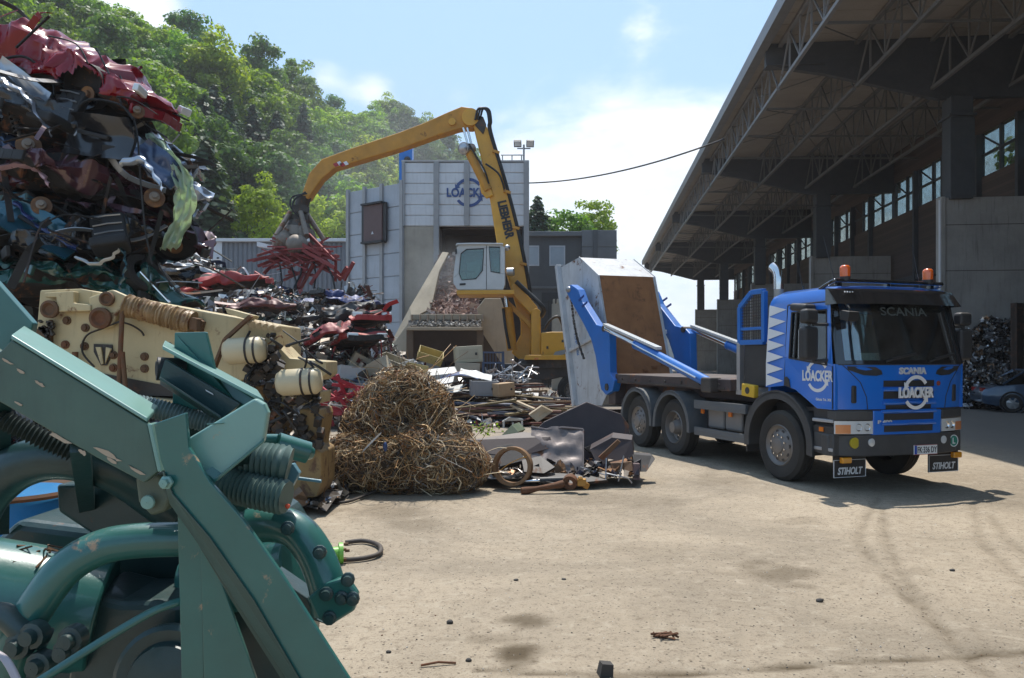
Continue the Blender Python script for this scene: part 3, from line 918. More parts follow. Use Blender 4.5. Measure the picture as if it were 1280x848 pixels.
for j in range(len(FR) - 1):
    ya, yb = FR[j] + .2, FR[j + 1] - .2
    for lx, zb_ in ((7.5, 12.7), (10.45, 12.6), (13.3, 12.4), (16.2, 12.4)):
        b = MB(); n = 12; d = (yb - ya) / n; zt = ZR - .06
        b.beam((lx, ya - .06, zb_), (lx, yb + .06, zb_), .13, .13); b.beam((lx, ya - .06, zt - .06), (lx, yb + .06, zt - .06), .16, .12)
        for i in range(n + 1):
            y = ya + d * i
            if 0 < i < n: b.beam((lx, y, zb_ + .06), (lx, y, zt - .1), .06, .06)
            if i < n:
                if i % 2 == 0: b.beam((lx, y, zb_ + .06), (lx, y + d, zt - .1), .06, .05)
                else: b.beam((lx, y + d, zb_ + .06), (lx, y, zt - .1), .06, .05)
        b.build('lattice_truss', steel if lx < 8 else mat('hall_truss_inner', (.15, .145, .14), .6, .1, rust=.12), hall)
    b = MB()
    for k in range(1, 4):
        y = ya + (yb - ya) * k / 4
        b.beam((7.6, y, 13.3), (18.2, y, 13.0), .07, .09); b.beam((7.6, y, 13.3), (10.4, y + 4, 14.2), .035, .035); b.beam((10.5, y - 4, 14.2), (13.2, y, 13.1), .035, .035)
        b.beam((7.6, y + 1.5, 14.2), (10.4, y - 2, 14.2), .04, .04); b.beam((10.5, y + 1.5, 14.2), (13.2, y - 2, 14.2), .04, .04)
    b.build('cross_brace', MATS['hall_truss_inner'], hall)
    # back wall: brick, then a glazed strip under the roof
    MB().bb(18.6, 18.95, FR[j], FR[j + 1], 0, 10.45).build('back_wall', brick, hall)
    MB().bb(18.6, 18.95, FR[j], FR[j + 1], 12.55, 14.38).build('back_wall', brick, hall)
    b = MB(); nn = 10
    for i in range(nn + 1):
        y = FR[j] + .2 + (17.6) * i / nn; b.bb(18.62, 18.78, y - .07, y + .07, 10.45, 12.55)
        if i < nn and i % 2: b.beam((18.7, y, 11.5), (18.7, y + 1.8, 12.5), .07, .07)
    b.bb(18.63, 18.77, FR[j] + .2, FR[j + 1] - .2, 11.45, 11.55)
    fr = b.build('window', steel_d, hall)
    b = MB()
    for i in range(nn):
        if (i * 7 + j * 3) % 5 == 0 and j != 2: b.m = 1
        else: b.m = 0
        y = FR[j] + .2 + 17.6 * i / nn; b.bb(18.695, 18.705, y + .08, y + 1.68, 10.46, 11.44); b.bb(18.695, 18.705, y + .08, y + 1.68, 11.56, 12.54)
    b.build('pane', [glass_mat('strip_glass', (.60, .65, .63), .0, .35, .25), dark_in], fr)
    b = MB()
    for i in range(1, 5):
        y = FR[j] + 18.0 * i / 5; b.bb(18.35, 18.59, y - .12, y + .12, 0, 12.5)
    b.bb(18.42, 18.59, FR[j] + .2, FR[j + 1] - .2, 6.3, 6.55)
    b.build('wall_post', steel_d, hall)
hv = Matrix.Rotation(HA, 4, 'Z')
for k, (lx, ly, kd, sc, lab) in enumerate(((25, 36, 'mid', 1.02, 'tree seen through the glazed strip between second and third hall column'), (26, 45, 'dark', 1.0, 'darker tree seen through the glazed strip of the hall, further back'),
                                         (25, 26, 'mid', .98, 'tree behind the hall glazing at the right edge of the picture'), (25, 60, 'light', .85, 'bright tree behind the far glazing of the hall'))):
    p = hv @ V(lx, ly, 0); tree('broadleaf_tree', kd, p, sc, k * 1.3, lab, None, k)
# far end of the yard seen under the hall
bw = MB().bb(12, 40, 118, 119, 0, 5.0)
tag(bw.build('boundary_wall', mat('pale_render', (.45, .46, .44), .9, var=.15)), 'pale boundary wall far away beyond the open end of the hall', 'wall')

# shredded metal against the first pier
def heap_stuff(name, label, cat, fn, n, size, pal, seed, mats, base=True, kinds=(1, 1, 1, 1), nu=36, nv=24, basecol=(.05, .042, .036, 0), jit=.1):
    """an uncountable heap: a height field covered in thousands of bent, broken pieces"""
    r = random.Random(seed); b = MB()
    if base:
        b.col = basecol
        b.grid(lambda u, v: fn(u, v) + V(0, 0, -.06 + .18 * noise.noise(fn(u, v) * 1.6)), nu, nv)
    kl = [k for k, q in enumerate(kinds) for _ in range(q)]
    for i in range(n):
        u, v = r.random(), r.random()
        p = fn(u, v); s = size[0] + (size[1] - size[0]) * r.random() ** 3
        c = r.choice(pal); q = .6 + .7 * r.random(); b.col = tuple(x * q for x in c[:3]) + ((c[3] if len(c) > 3 else 0),)
        M = Matrix.Translation(p + V(0, 0, s * .15 + jit * r.random())) @ Euler((r.gauss(0, .7), r.gauss(0, .7), r.random() * 6.3)).to_matrix().to_4x4()
        k = r.choice(kl)
        if k == 0:      # bent plate
            w, a = s * r.uniform(.25, .7), r.uniform(-.6, .6) * s
            b.add([M @ V(-s / 2, -w / 2, 0), M @ V(0, -w / 2 * r.uniform(.6, 1.2), a * .5), M @ V(s / 2, -w / 2, r.uniform(-.2, .4) * s), M @ V(s / 2, w / 2, a * .3), M @ V(0, w / 2, a * .6), M @ V(-s / 2, w / 2, 0)], [(0, 1, 4, 5), (1, 2, 3, 4)])
        elif k == 1:    # rod / tube
            e = [M @ V(-s * .8, 0, 0), M @ V(r.uniform(-.2, .2) * s, r.uniform(-.15, .15) * s, r.uniform(-.1, .2) * s), M @ V(s * .8, r.uniform(-.2, .2) * s, 0)]
            b.tube(e, s * r.uniform(.015, .05), 5)
        elif k == 2:    # dented box
            b.box((0, 0, 0), (s * .8, s * r.uniform(.3, .6), s * r.uniform(.15, .4)), None, r.uniform(.7, 1.0))
            for q in range(len(b.v) - 8, len(b.v)): b.v[q] = tuple(M @ (Vector(b.v[q]) + V(r.gauss(0, .07), r.gauss(0, .07), r.gauss(0, .07)) * s))
        else:           # crumpled sheet
            h = [[V((a - 1.5) * s * .3, (c_ - 1.5) * s * .25, r.gauss(0, .13) * s) for c_ in range(4)] for a in range(4)]
            b.add([M @ q for row in h for q in row], [(a * 4 + c_, a * 4 + 4 + c_, a * 4 + 5 + c_, a * 4 + 1 + c_) for a in range(3) for c_ in range(3)])
    o = b.build(name, mats)
    return tag(o, label, cat, kind='stuff')


scrapm = mat('mixed_scrap', attr=True, rough=.42, metal=.55, var=.3, vs=5, bump=.25, bs=18, rust=.12, rs=4, dust=.25)
shiny = [(.5, .5, .52), (.35, .35, .36), (.2, .2, .21), (.6, .6, .6), (.12, .11, .1), (.05, .05, .05), (.25, .16, .1), (.4, .36, .32)]
pc = hv @ V(16.2, 30.2, 0)


def shred_fn(u, v):
    x = -3.4 + 6.2 * u; y = -1.9 + 3.1 * v
    h = 3.3 * max(0, 1 - ((x - .5) / 4.3) ** 4) * max(0, (y + 1.9) / 2.7) ** .8 * (.9 + .25 * noise.noise(V(x * 1.1, y * 1.1, 2)))
    return pc + V(x, y * .75, min(h, 3.2))


heap_stuff('shredded_metal', 'heap of fine shiny shredded metal against the concrete pier, right of the truck', 'scrap heap', shred_fn, 4200, (.06, .3), shiny, 3, mat('shreds', attr=True, rough=.3, metal=.75, var=.3, bump=.2), kinds=(3, 0, 0, 3), jit=.05)
pl = at(1273, 446, 27.2); pl.z = 0
b = MB(); b.bb(-.17, .17, -.02, .02, 0, 3.75); b.bb(-.17, -.14, -.17, .17, 0, 3.75); b.bb(.14, .17, -.17, .17, 0, 3.75); b.bb(-.25, .25, -.25, .25, 0, .03)
o = b.build('steel_post', mat('rusty_dark', (.045, .03, .022), .8, .2, rust=.5, rcol=(.06, .03, .018))); o.location = pl
tag(o, 'short dark rusty steel post standing in front of the concrete pier at the right edge', 'post')

# ================================================================== PARKED BLUE CAR (cut by the right edge)
tyre_m = mat('tyre', (.022, .021, .02), .85, var=.2, bump=.2, bs=60, dust=.3, dcol=(.2, .17, .13))
alu = mat('alu_rim', (.45, .45, .46), .35, .8, var=.12, dust=.3)
chrome = mat('chrome', (.7, .7, .7), .12, 1., var=.05, bump=0)
blackp = MATS['black_plastic']
carp = mat('car_blue', (.028, .065, .12), .35, .3, var=.06, bump=0, coat=1, dust=.3)
gdark = glass_mat('car_glass', (.22, .27, .27), .1, .05)


def car_wheel(parent, c, r=.31, w=.2, side=-1):
    t = MB(); t.lathe([(r * .62, -w / 2), (r * .93, -w / 2), (r, -w / 2 + .03), (r, w / 2 - .03), (r * .93, w / 2), (r * .62, w / 2)], c, (0, 1, 0), 28, True)
    wl = t.build('wheel', tyre_m, parent, 40)
    q = MB(); c2 = Vector(c) + V(0, side * (w / 2 - .03), 0)
    q.lathe([(r * .64, 0), (r * .6, -side * .015), (r * .2, side * .01), (.001, side * .012)], c2, (0, 1, 0), 24)
    for k in range(6):
        a = k * PI / 3; q.beam(c2 + V(math.cos(a), 0, math.sin(a)) * r * .15 + V(0, side * .014, 0), c2 + V(math.cos(a), 0, math.sin(a)) * r * .6 + V(0, side * .014, 0), .05, .02, up=V(0, 1, 0))
    q.build('rim', alu, wl, 40)
    return wl


def loft(b, secs, cap=True):
    n = len(secs[0]); vs = [p for s in secs for p in s]; fs = []
    for k in range(len(secs) - 1):
        for i in range(n): j = (i + 1) % n; fs.append((k * n + i, k * n + j, k * n + n + j, k * n + n + i))
    if cap: fs += [tuple(range(n - 1, -1, -1)), tuple(range((len(secs) - 1) * n, len(secs) * n))]
    b.add(vs, fs)


cr = thing('parked_car', 'dark blue saloon car parked by the shredded metal, cut off by right edge', 'car', (0, 0, 0), HA - .18)
cr.location = at(1239, 446, 25.2) + V(2.28, .5, -EH)
prof = [(-2.2, .38, .66), (-2.12, .28, .78), (-1.8, .22, .90), (-1.2, .20, .97), (-.6, .2, .99), (.6, .2, .98), (1.3, .2, .93), (1.9, .22, .84), (2.15, .3, .7), (2.22, .4, .58)]
b = MB(); secs = []
for x, zl, zh in prof:
    hw = .86 - .16 * (abs(x) / 2.22) ** 4
    secs.append([V(x, -hw * .92, zl), V(x, -hw, zl + .18), V(x, -hw, (zl + zh) / 2 + .05), V(x, -hw * .93, zh - .04), V(x, -hw * .5, zh), V(x, hw * .5, zh), V(x, hw * .93, zh - .04), V(x, hw, (zl + zh) / 2 + .05), V(x, hw, zl + .18), V(x, hw * .92, zl)])
loft(b, secs); b.build('body', carp, cr, 50)
b = MB()
loft(b, [[V(x, -w2, .93), V(x + dx, -w2 * .8, z), V(x + dx, w2 * .8, z), V(x, w2, .93)] for x, dx, w2, z in ((-1.7, .75, .72, 1.36), (-1.1, .3, .76, 1.42), (.2, 0, .76, 1.42), (.9, -.5, .74, 1.38))])
b.build('window', gdark, cr, 30)
b = MB(); b.bb(-.85, .5, -.62, .62, 1.395, 1.435); b.build('roof', carp, cr, bevel=.03)
b = MB()
for sy in (-1, 1):
    for x, x2 in ((-1.6, -.9), (-.25, -.25), (.92, .4)): b.beam((x, sy * .735, .94), (x2, sy * .62, 1.4), .06, .05)
b.build('pillar', carp, cr)
for x in (-1.35, 1.35):
    for sy in (-1, 1):
        car_wheel(cr, (x, sy * .76, .31), side=sy)
for x in (-1.35, 1.35):
    for sy in (-1, 1): MB().lathe([(.33, 0), (.38, .012 * sy), (.39, -.02 * sy)], (x, sy * .862, .32), (0, 1, 0), 24).build('wheel_arch', blackp, cr)
for s in (-1, 1): MB().bb(-2.18, -2.08, s * .6, s * .35, .68, .8).build('tail_lamp', mat('red_lens', (.3, .01, .01), .15), cr)
for x in (-.55, .45): MB().bb(x - .08, x + .08, -.885, -.862, .82, .86).build('door_handle', carp, cr)
b = MB()
for x in (-.95, -.27, .75): b.bb(x - .006, x + .006, -.864, -.858, .3, .9)
b.build('door_gap', blackp, cr)
b = MB(); b.bb(-1.0, .7, -.87, -.855, .52, .58); b.build('rub_strip', blackp, cr)
# ================================================================== SKIP LORRY
TR_LOC = V(5.12, 11.85, 0); TR_ROT = math.atan2(-.951, .307)
TR_M = Matrix.Translation(TR_LOC) @ Matrix.Rotation(TR_ROT, 4, 'Z'); TR_I = TR_M.inverted()


def TP(px, py, yl):
    """photo pixel -> point in the lorry's own frame, on its lengthwise plane y = yl"""
    o = TR_I @ V(0, 0, EH); d = TR_I.to_3x3() @ V((px - CX) / F, 1, (HY - py) / F)
    return o + d * ((yl - o.y) / d.y)


blue = mat('lorry_blue', (.003, .145, .60), .28, 0, var=.06, bump=.0, coat=1, dust=.16)
blue_arm = mat('arm_blue', (.006, .13, .46), .4, 0, var=.14, bump=.05, rust=.06, rs=5, dust=.12)
white_p = mat('decal_white', (.72, .72, .72), .45, var=.08, dust=.1)
blk = mat('black_trim', (.022, .022, .024), .5, var=.15, dust=.15)
blkg = mat('black_gloss', (.012, .012, .013), .12, var=.05, bump=0, coat=1)
gry = mat('bumper_grey', (.04, .042, .046), .55, var=.15, bump=.08, bs=90, dust=.3)
chs = mat('chassis_dark', (.035, .03, .03), .6, .1, var=.3, rust=.2, dust=.5)
maroon = mat('deck_maroon', (.05, .035, .038), .55, .2, var=.3, rust=.3, dust=.35)
fend = mat('fender_grey', (.085, .095, .105), .5, var=.12, dust=.3)
stepm = mat('tread_alu', (.42, .42, .43), .5, .6, var=.2, bump=.4, bs=60)
silver = mat('silver_letter', (.62, .62, .63), .35, .15, var=.05, bump=0)
amber = lamp_mat('amber', (1.0, .28, .02)); orange = lamp_mat('beacon_orange', (1.0, .17, .01))
clear = mat('head_glass', (.66, .67, .66), .10, .15, var=.1, bump=0, coat=1)
wind = glass_mat('windscreen', (.84, .94, .91), .13, .10)
lorry = thing('skip_lorry', 'blue three axle skip lorry with orange beacons and white zigzag stripe behind the door', 'lorry', TR_LOC - V(.951, .307, 0) * .084, TR_ROT); lorry.scale = (1, .93, 1)


def fx(y, z):
    x = 1.36 - .17 * abs(y / 1.2) ** 3.2
    if z > 1.75: x -= (z - 1.75) * .235
    else: x -= (1.75 - z) * .04
    return x


def side_w(v):
    """cab narrows a little towards the roof"""
    return Vector((v[0], v[1] * (1 - .065 * max(0, v[2] - 1.75)), v[2]))


def front_patch(b, y0, y1, z0, z1, off=0., th=.03, nu=14, nv=5, lean=True):
    b.slab(lambda u, v: V(fx(y0 + (y1 - y0) * u, z0 + (z1 - z0) * v) + off, y0 + (y1 - y0) * u, z0 + (z1 - z0) * v), nu, nv, (-th, 0, 0))


def sideprism(b, poly, s, y=1.2, th=.05):
    b.prism([(x, s * y, z) for x, z in poly], (0, -s * th, 0))


# cab shell
b = MB()
for s in (-1, 1):
    sideprism(b, [(-.3, 1.38), (.14, 1.42), (.14, 2.66), (-.22, 2.66), (-.3, 2.6)], s)
    sideprism(b, [(1.165, 1.13), (1.2, 1.13), (1.2, 1.75), (1.165, 1.75)], s, 1.198)
b.bb(-.3, -.25, -1.15, 1.15, 1.3, 2.66)
secs = []
for x, dz in ((-.3, -.09), (-.24, -.03), (-.1, 0), (.8, .0), (1.0, -.01), (1.09, -.05)):
    secs.append([V(x, y, z + (dz if z > 2.65 else 0)) for y, z in ((-1.2, 2.62), (-1.2, 2.70), (-1.16, 2.785), (-1.05, 2.83), (-.5, 2.85), (.5, 2.85), (1.05, 2.83), (1.16, 2.785), (1.2, 2.70), (1.2, 2.62))])
loft(b, secs)
b.v = [tuple(side_w(v)) for v in b.v]
b.build('cab', blue, lorry, 35, bevel=.012)
b = MB(); front_patch(b, -1.195, 1.195, 1.13, 1.745, 0, .05, 22, 6); fp = b.build('front_panel', blue, lorry, 50)
b = MB(); front_patch(b, -.64, .64, .745, 1.12, .015, .06, 14, 4)
b.build('grille_panel', blue, lorry, 50, bevel=.02)
b = MB()
for z0, z1, w2 in ((1.44, 1.525, .47), (1.275, 1.375, .465), (1.135, 1.19, .42), (.985, 1.075, .46), (.825, .91, .45)):
    front_patch(b, -w2, w2, z0, z1, .02 if z0 < 1.12 else .004, .03, 12, 1)
b.build('grille_slot', blk, lorry)
b = MB()
for z0, w2 in ((1.378, .49), (1.195, .485), (.912, .5), (1.08, .5)):
    y_ = [(-w2 + 2 * w2 * i / 14) for i in range(15)]
    b.tube([V(fx(y, z0) + .022, y, z0 + .028) for y in y_], .024, 6)
b.build('grille_bar', blue, lorry, 60)
for s in (-1, 1):
    b = MB(); b.prism([V(fx(s * y, z) + .004, s * y, z) for y, z in ((.50, 1.61), (.52, 1.66), (.62, 1.71), (1.04, 1.72), (1.02, 1.67), (.8, 1.60), (.6, 1.59))], (.008, 0, 0))
    b.build('air_intake', blk, lorry)
    b = MB(); b.bb(fx(.93, 1.3) - .02, fx(.93, 1.3) + .022, s * .93 - .04, s * .93 + .04, 1.22, 1.46); b.build('corner_vent', blk, lorry, bevel=.02)
for s in (-1, 1):
    d = MB()
    sideprism(d, [(.155, 1.425), (.4, 1.37), (.85, 1.13), (1.155, 1.13), (1.155, 1.72), (.155, 1.84)], s, 1.206)
    sideprism(d, [(.155, 1.84), (.245, 1.83), (.245, 2.5), (.155, 2.6)], s, 1.206)
    sideprism(d, [(.155, 2.6), (.245, 2.5), (.985, 2.5), (1.04, 2.6)], s, 1.206)
    sideprism(d, [(1.055, 1.732), (1.155, 1.72), (1.04, 2.6), (.985, 2.5)], s, 1.206)
    d.v = [tuple(side_w(v)) for v in d.v]
    door = d.build('door', blue, lorry, bevel=.008)
    g = MB(); sideprism(g, [(.245, 1.83), (1.055, 1.732), (.985, 2.5), (.245, 2.5)], s, 1.18, .008); g.v = [tuple(side_w(v)) for v in g.v]
    g.build('side_window', glass_mat('door_glass', (.62, .68, .66), .04, .06), door)
    f = MB()
    for a, c in (((.25, 1.83), (1.05, 1.735)), ((1.05, 1.735), (.98, 2.495)), ((.98, 2.495), (.25, 2.495)), ((.25, 2.495), (.25, 1.83)), ((.36, 1.82), (.36, 2.49))):
        f.beam(side_w((a[0], s * 1.2, a[1])), side_w((c[0], s * 1.2, c[1])), .025, .02)
    f.build('window_seal', blk, door)
    h = MB(); h.prism([(.17, s * 1.207, 1.43), (.3, s * 1.207, 1.40), (.27, s * 1.207, 1.52), (.22, s * 1.207, 1.56), (.17, s * 1.207, 1.55)], (0, s * .02, 0)); h.build('door_handle', blk, door, bevel=.01)
    # white zigzag behind the door
    z = MB(); zs = [2.65, 2.56, 2.47, 2.36, 2.26, 2.15, 2.06, 1.95, 1.855, 1.75, 1.66, 1.56, 1.47, 1.40]
    for k in range(7):
        zt = 2.63 - k * .176; z.prism([(-.285, s * 1.203, zt), (-.265, s * 1.203, zt), (.12, s * 1.203, zt - .082), (-.265, s * 1.203, zt - .166), (-.265, s * 1.203, zt - .176), (-.285, s * 1.203, zt - .176)], (0, s * .003, 0))
    z.v = [tuple(side_w(v)) for v in z.v]; z.build('zigzag_stripe', white_p, lorry)
    p0 = TP(1003, 470, -1.21); p1 = TP(1041, 470, -1.21); pc_ = (p0 + p1) / 2
    w_ = abs(p1.x - p0.x)
    loacker(door, (pc_.x, s * 1.207, pc_.z), (-s * 1.0, 0, 0) if s > 0 else (1, 0, 0), (0, 0, 1), w_ * .37, w_, .155, white_p, 'logo', .003)
    lettering('small_lettering', 'Götzis Tel. 302', .3, .035, basis((pc_.x + .12, s * 1.208, 1.26), (1, 0, 0) if s < 0 else (-1, 0, 0), (0, 0, 1)), white_p, door, .01, depth=.002)
# windscreen and its black surround
b = MB(); front_patch(b, -1.09, 1.09, 1.77, 2.6, -.004, .008, 18, 8); b.v = [tuple(side_w(v)) for v in b.v]; ws = b.build('windscreen', wind, lorry, 60)
lettering('screen_lettering', 'SCANIA', .86, .12, basis((fx(.1, 2.47) + .003, .06, 2.475), (0, 1, 0), (-.235, 0, 1)), mat('etched', (.10, .12, .12), .3, bump=0), ws, .01, depth=.001)
b = MB()
for s in (-1, 1):
    y0, y1 = (1.06, 1.185) if s > 0 else (-1.185, -1.06)
    front_patch(b, y0, y1, 1.75, 2.64, .002, .09, 3, 8)
    sideprism(b, [(1.165, 1.75), (1.2, 1.75), (1.0, 2.62), (1.045, 2.6)], s, 1.2)
front_patch(b, -1.185, 1.185, 1.747, 1.80, .006, .06, 16, 1); front_patch(b, -1.185, 1.185, 2.575, 2.66, .0, .06, 16, 1)
b.v = [tuple(side_w(v)) for v in b.v]; b.build('screen_surround', blkg, lorry, 50)
b = MB(); b.slab(lambda u, v: V(fx(-1.17 + 2.34 * u, 2.6) + .03 + .16 * (1 - v) - .25 * (1 - v) * 0, -1.17 + 2.34 * u, 2.565 + .215 * v), 16, 4, (-.02, 0, .005))
for s in (-1, 1): b.prism([(fx(1.17, 2.6) + .2 - .0, s * 1.17, 2.565), (fx(1.17, 2.6) + .03, s * 1.17, 2.78), (.98, s * 1.17, 2.78), (.98, s * 1.17, 2.56)], (0, -s * .02, 0))
vz = b.build('sun_visor', blkg, lorry, 50)
b = MB()
for k in range(4): p = V(fx(-.95, 2.6) + .085, -.99 + k * .045, 2.73); b.ball(p, .012, 6)
b.build('marker_light', white_p, vz)
for y in (-.45, .35):
    b = MB(); q = [V(fx(yy, z) + .03, yy, z) for yy, z in ((y, 1.78), (y + .12, 1.81), (y + .5, 1.87))]; b.tube(q, .012, 6); b.beam(q[1] + V(0, 0, .01), q[2] + V(0, .06, .02), .02, .03); b.build('wiper', blk, lorry)
# roof bar with beacons
b = MB(); b.tube(smooth_path([(.72, -1.03, 2.80), (1.0, -1.05, 2.89), (1.02, -.9, 2.9), (1.02, 0, 2.905), (1.02, .85, 2.9), (1.0, 1.0, 2.89), (.72, .98, 2.80)], 5), .028, 8)
for y in (-.9, 0, .85): b.bb(.9, .98, y - .03, y + .03, 2.8, 2.88)
b.build('roof_bar', blkg, lorry, 50)
for y in (-.83, .74):
    b = MB(); b.lathe([(.072, 0), (.075, .10), (.072, .135), (.05, .16), (.001, .165)], (1.0, y, 2.955), (0, 0, 1), 18)
    be = b.build('beacon', orange, lorry, 50)
    b = MB(); b.cyl((1.0, y, 2.90), (1.0, y, 2.957), .07, .076, 16); b.cyl((1.0, y, 2.957), (1.0, y, 3.06), .03, .03, 8); b.build('beacon_base', blk, be, 40)
# lettering on the front
loacker(lorry, (1.3645, .07, 1.36), (0, 1, 0), (0, 0, 1), .235, .64, .15, white_p, 'logo', .012, warp=lambda v: V(fx(v.y, v.z) + .05 + (v.x - 1.3645), v.y, v.z))
ML = basis((0, .05, 1.655), (0, 1, 0), (0, 0, 1))
t = lettering('maker_lettering', 'SCANIA', .5, .095, Matrix.Identity(4), silver, lorry, .045, depth=.012)
for v in t.data.vertices: q = ML @ v.co; v.co = V(fx(q.y, q.z) + .006 + q.x, q.y, q.z)
lettering('power_lettering', 'P 400', .25, .05, basis((fx(-.38, .94) + .026, -.45, .965), (0, 1, 0), (0, 0, 1)), silver, lorry, .02, depth=.006)
b = MB(); b.lathe([(.035, 0), (.03, .012), (.001, .014)], (fx(.55, 1.48), .56, 1.48), (1, 0, 0), 16); b.build('badge', mat('badge_red', (.25, .05, .03), .3), lorry)
# bumper, lamps, plate
b = MB(); b.slab(lambda u, v: V(fx(-1.22 + 2.44 * u, .7) + .035 - .10 * abs(2 * u - 1) ** 6, -1.22 + 2.44 * u, .5 + .29 * v), 20, 3, (-.12, 0, 0))
for s in (-1, 1):
    sideprism(b, [(.78, .52), (1.17, .5), (1.17, .80), (.78, .80)], s, 1.2, .12); b.slab(lambda u, v: V(fx(s * (.64 + .55 * u), 1.05) + .02, s * (.64 + .55 * u), .985 + .135 * v), 6, 2, (-.15, 0, 0))
b.build('bumper', gry, lorry, 45, bevel=.015)
for s in (-1, 1):
    b = MB(); b.slab(lambda u, v: V(fx(s * (.645 + .54 * u), .9) + .022, s * (.645 + .54 * u), .805 + .175 * v), 8, 3, (-.02, 0, 0)); hl = b.build('headlight', clear, lorry, 50)
    b = MB(); b.slab(lambda u, v: V(fx(s * (.98 + .2 * u), .9) + .027, s * (.98 + .2 * u), .81 + .12 * v), 4, 2, (-.01, 0, 0)); b.build('indicator', lamp_mat('amber_glass' + str(s), (.85, .33, .12)), hl)
    for yy in (.74, .87):
        b = MB(); b.lathe([(.052, .0), (.03, -.02), (.001, -.028)], (fx(s * yy, .9) + .034, s * yy, .895), (1, 0, 0), 16); b.build('reflector', chrome, hl, 60)
    b = MB(); b.lathe([(.05, -.02), (.055, .012), (.001, .018)], (fx(s * .67, .7) + .03, s * .67, .69), (1, 0, 0), 18); b.build('fog_lamp', clear, lorry, 60)
b = MB(); b.lathe([(.07, -.02), (.075, .012), (.001, .016)], (fx(.92, .7) + .025, -.92, .685), (1, 0, 0), 18); b.build('fog_lamp', mat('yellow_glass', (.45, .36, .03), .2), lorry, 60)
b = MB(); b.lathe([(.085, 0), (.085, .006), (.001, .008)], (fx(.9, .7) + .02, .93, .66), (1, 0, 0), 24); sg = b.build('round_sticker', mat('sticker_green', (.02, .2, .14), .5), lorry)
b = MB(); b.lathe([(.085, .007), (.085, .010), (.074, .010), (.074, .007)], (fx(.9, .7) + .02, .93, .66), (1, 0, 0), 24, True); b.build('sticker_ring', white_p, sg)
lettering('lettering', 'L', .05, .085, basis((fx(.9, .7) + .03, .93, .66), (0, 1, 0), (0, 0, 1)), white_p, sg, .02, depth=.002)
xp = fx(.3, .6) + .05
b = MB().bb(xp, xp + .012, .06, .50, .50, .635); pt = b.build('number_plate', mat('plate_white', (.75, .75, .73), .35, var=.04), lorry, bevel=.008)
b = MB().bb(xp + .0125, xp + .0145, .068, .112, .508, .627); b.build('plate_band', mat('plate_blue', (.02, .08, .4), .4), pt)
lettering('lettering', 'FK\u00b7336 DY', .36, .085, basis((xp + .0135, .305, .567), (0, 1, 0), (0, 0, 1)), blk, pt, .012, depth=.002)
b = MB()
for z in (.503, .632): b.bb(xp + .0125, xp + .015, .062, .498, z - .003, z + .003)
b.build('plate_edge', mat('plate_red', (.4, .04, .03), .4), pt)
for y, x_ in ((-.87, 1.12), (.90, 1.12)):
    fl_ = MB().bb(x_ - .008, x_ + .008, y - .29, y + .29, .20, .5); fl_ = fl_.build('mud_flap', blk, lorry)
    b = MB()
    for (a, c) in (((-.285, .205), (.285, .205)), ((.285, .205), (.285, .44)), ((.285, .44), (-.285, .44)), ((-.285, .44), (-.285, .205))): b.beam((x_ + .01, y + a[0], a[1]), (x_ + .01, y + c[0], c[1]), .012, .006)
    b.build('flap_border', white_p, fl_)
    lettering('lettering', 'STIHOLT', .45, .10, basis((x_ + .0095, y + .01, .29), (0, 1, 0), (0, 0, 1)), white_p, fl_, .03, .25, depth=.003)
    MB().bb(x_ + .02, x_ + .09, y + (-.2 if y < 0 else .12), y + (-.03 if y < 0 else .28), .40, .485).build('flap_lamp', lamp_mat('amber_lamp' + str(y), (1.0, .42, .02)), lorry, bevel=.015)
b = MB()
for s in (-1, 1):
    b.tube([side_w((1.16, s * 1.207, 1.14)), side_w((1.16, s * 1.207, 1.72))], .007, 5); b.tube([side_w((.148, s * 1.207, 1.42)), side_w((.148, s * 1.207, 2.6))], .007, 5); b.tube([side_w((.148, s * 1.207, 2.61)), side_w((1.04, s * 1.207, 2.61))], .007, 5)
    b.tube([V(fx(s * y, z) + .002, s * y, z) for y, z in ((.72, 1.14), (.74, 1.3), (.84, 1.5), (1.0, 1.65), (1.1, 1.74))], .006, 5)
b.tube([V(fx(y, 1.74) + .002, y, 1.742) for y in [-1.15 + .1 * i for i in range(24)]], .007, 5); b.tube([V(fx(y, 1.125) + .004, y, 1.128) for y in [-1.17 + .1 * i for i in range(24)]], .008, 5)
b.build('panel_gap', blk, lorry)
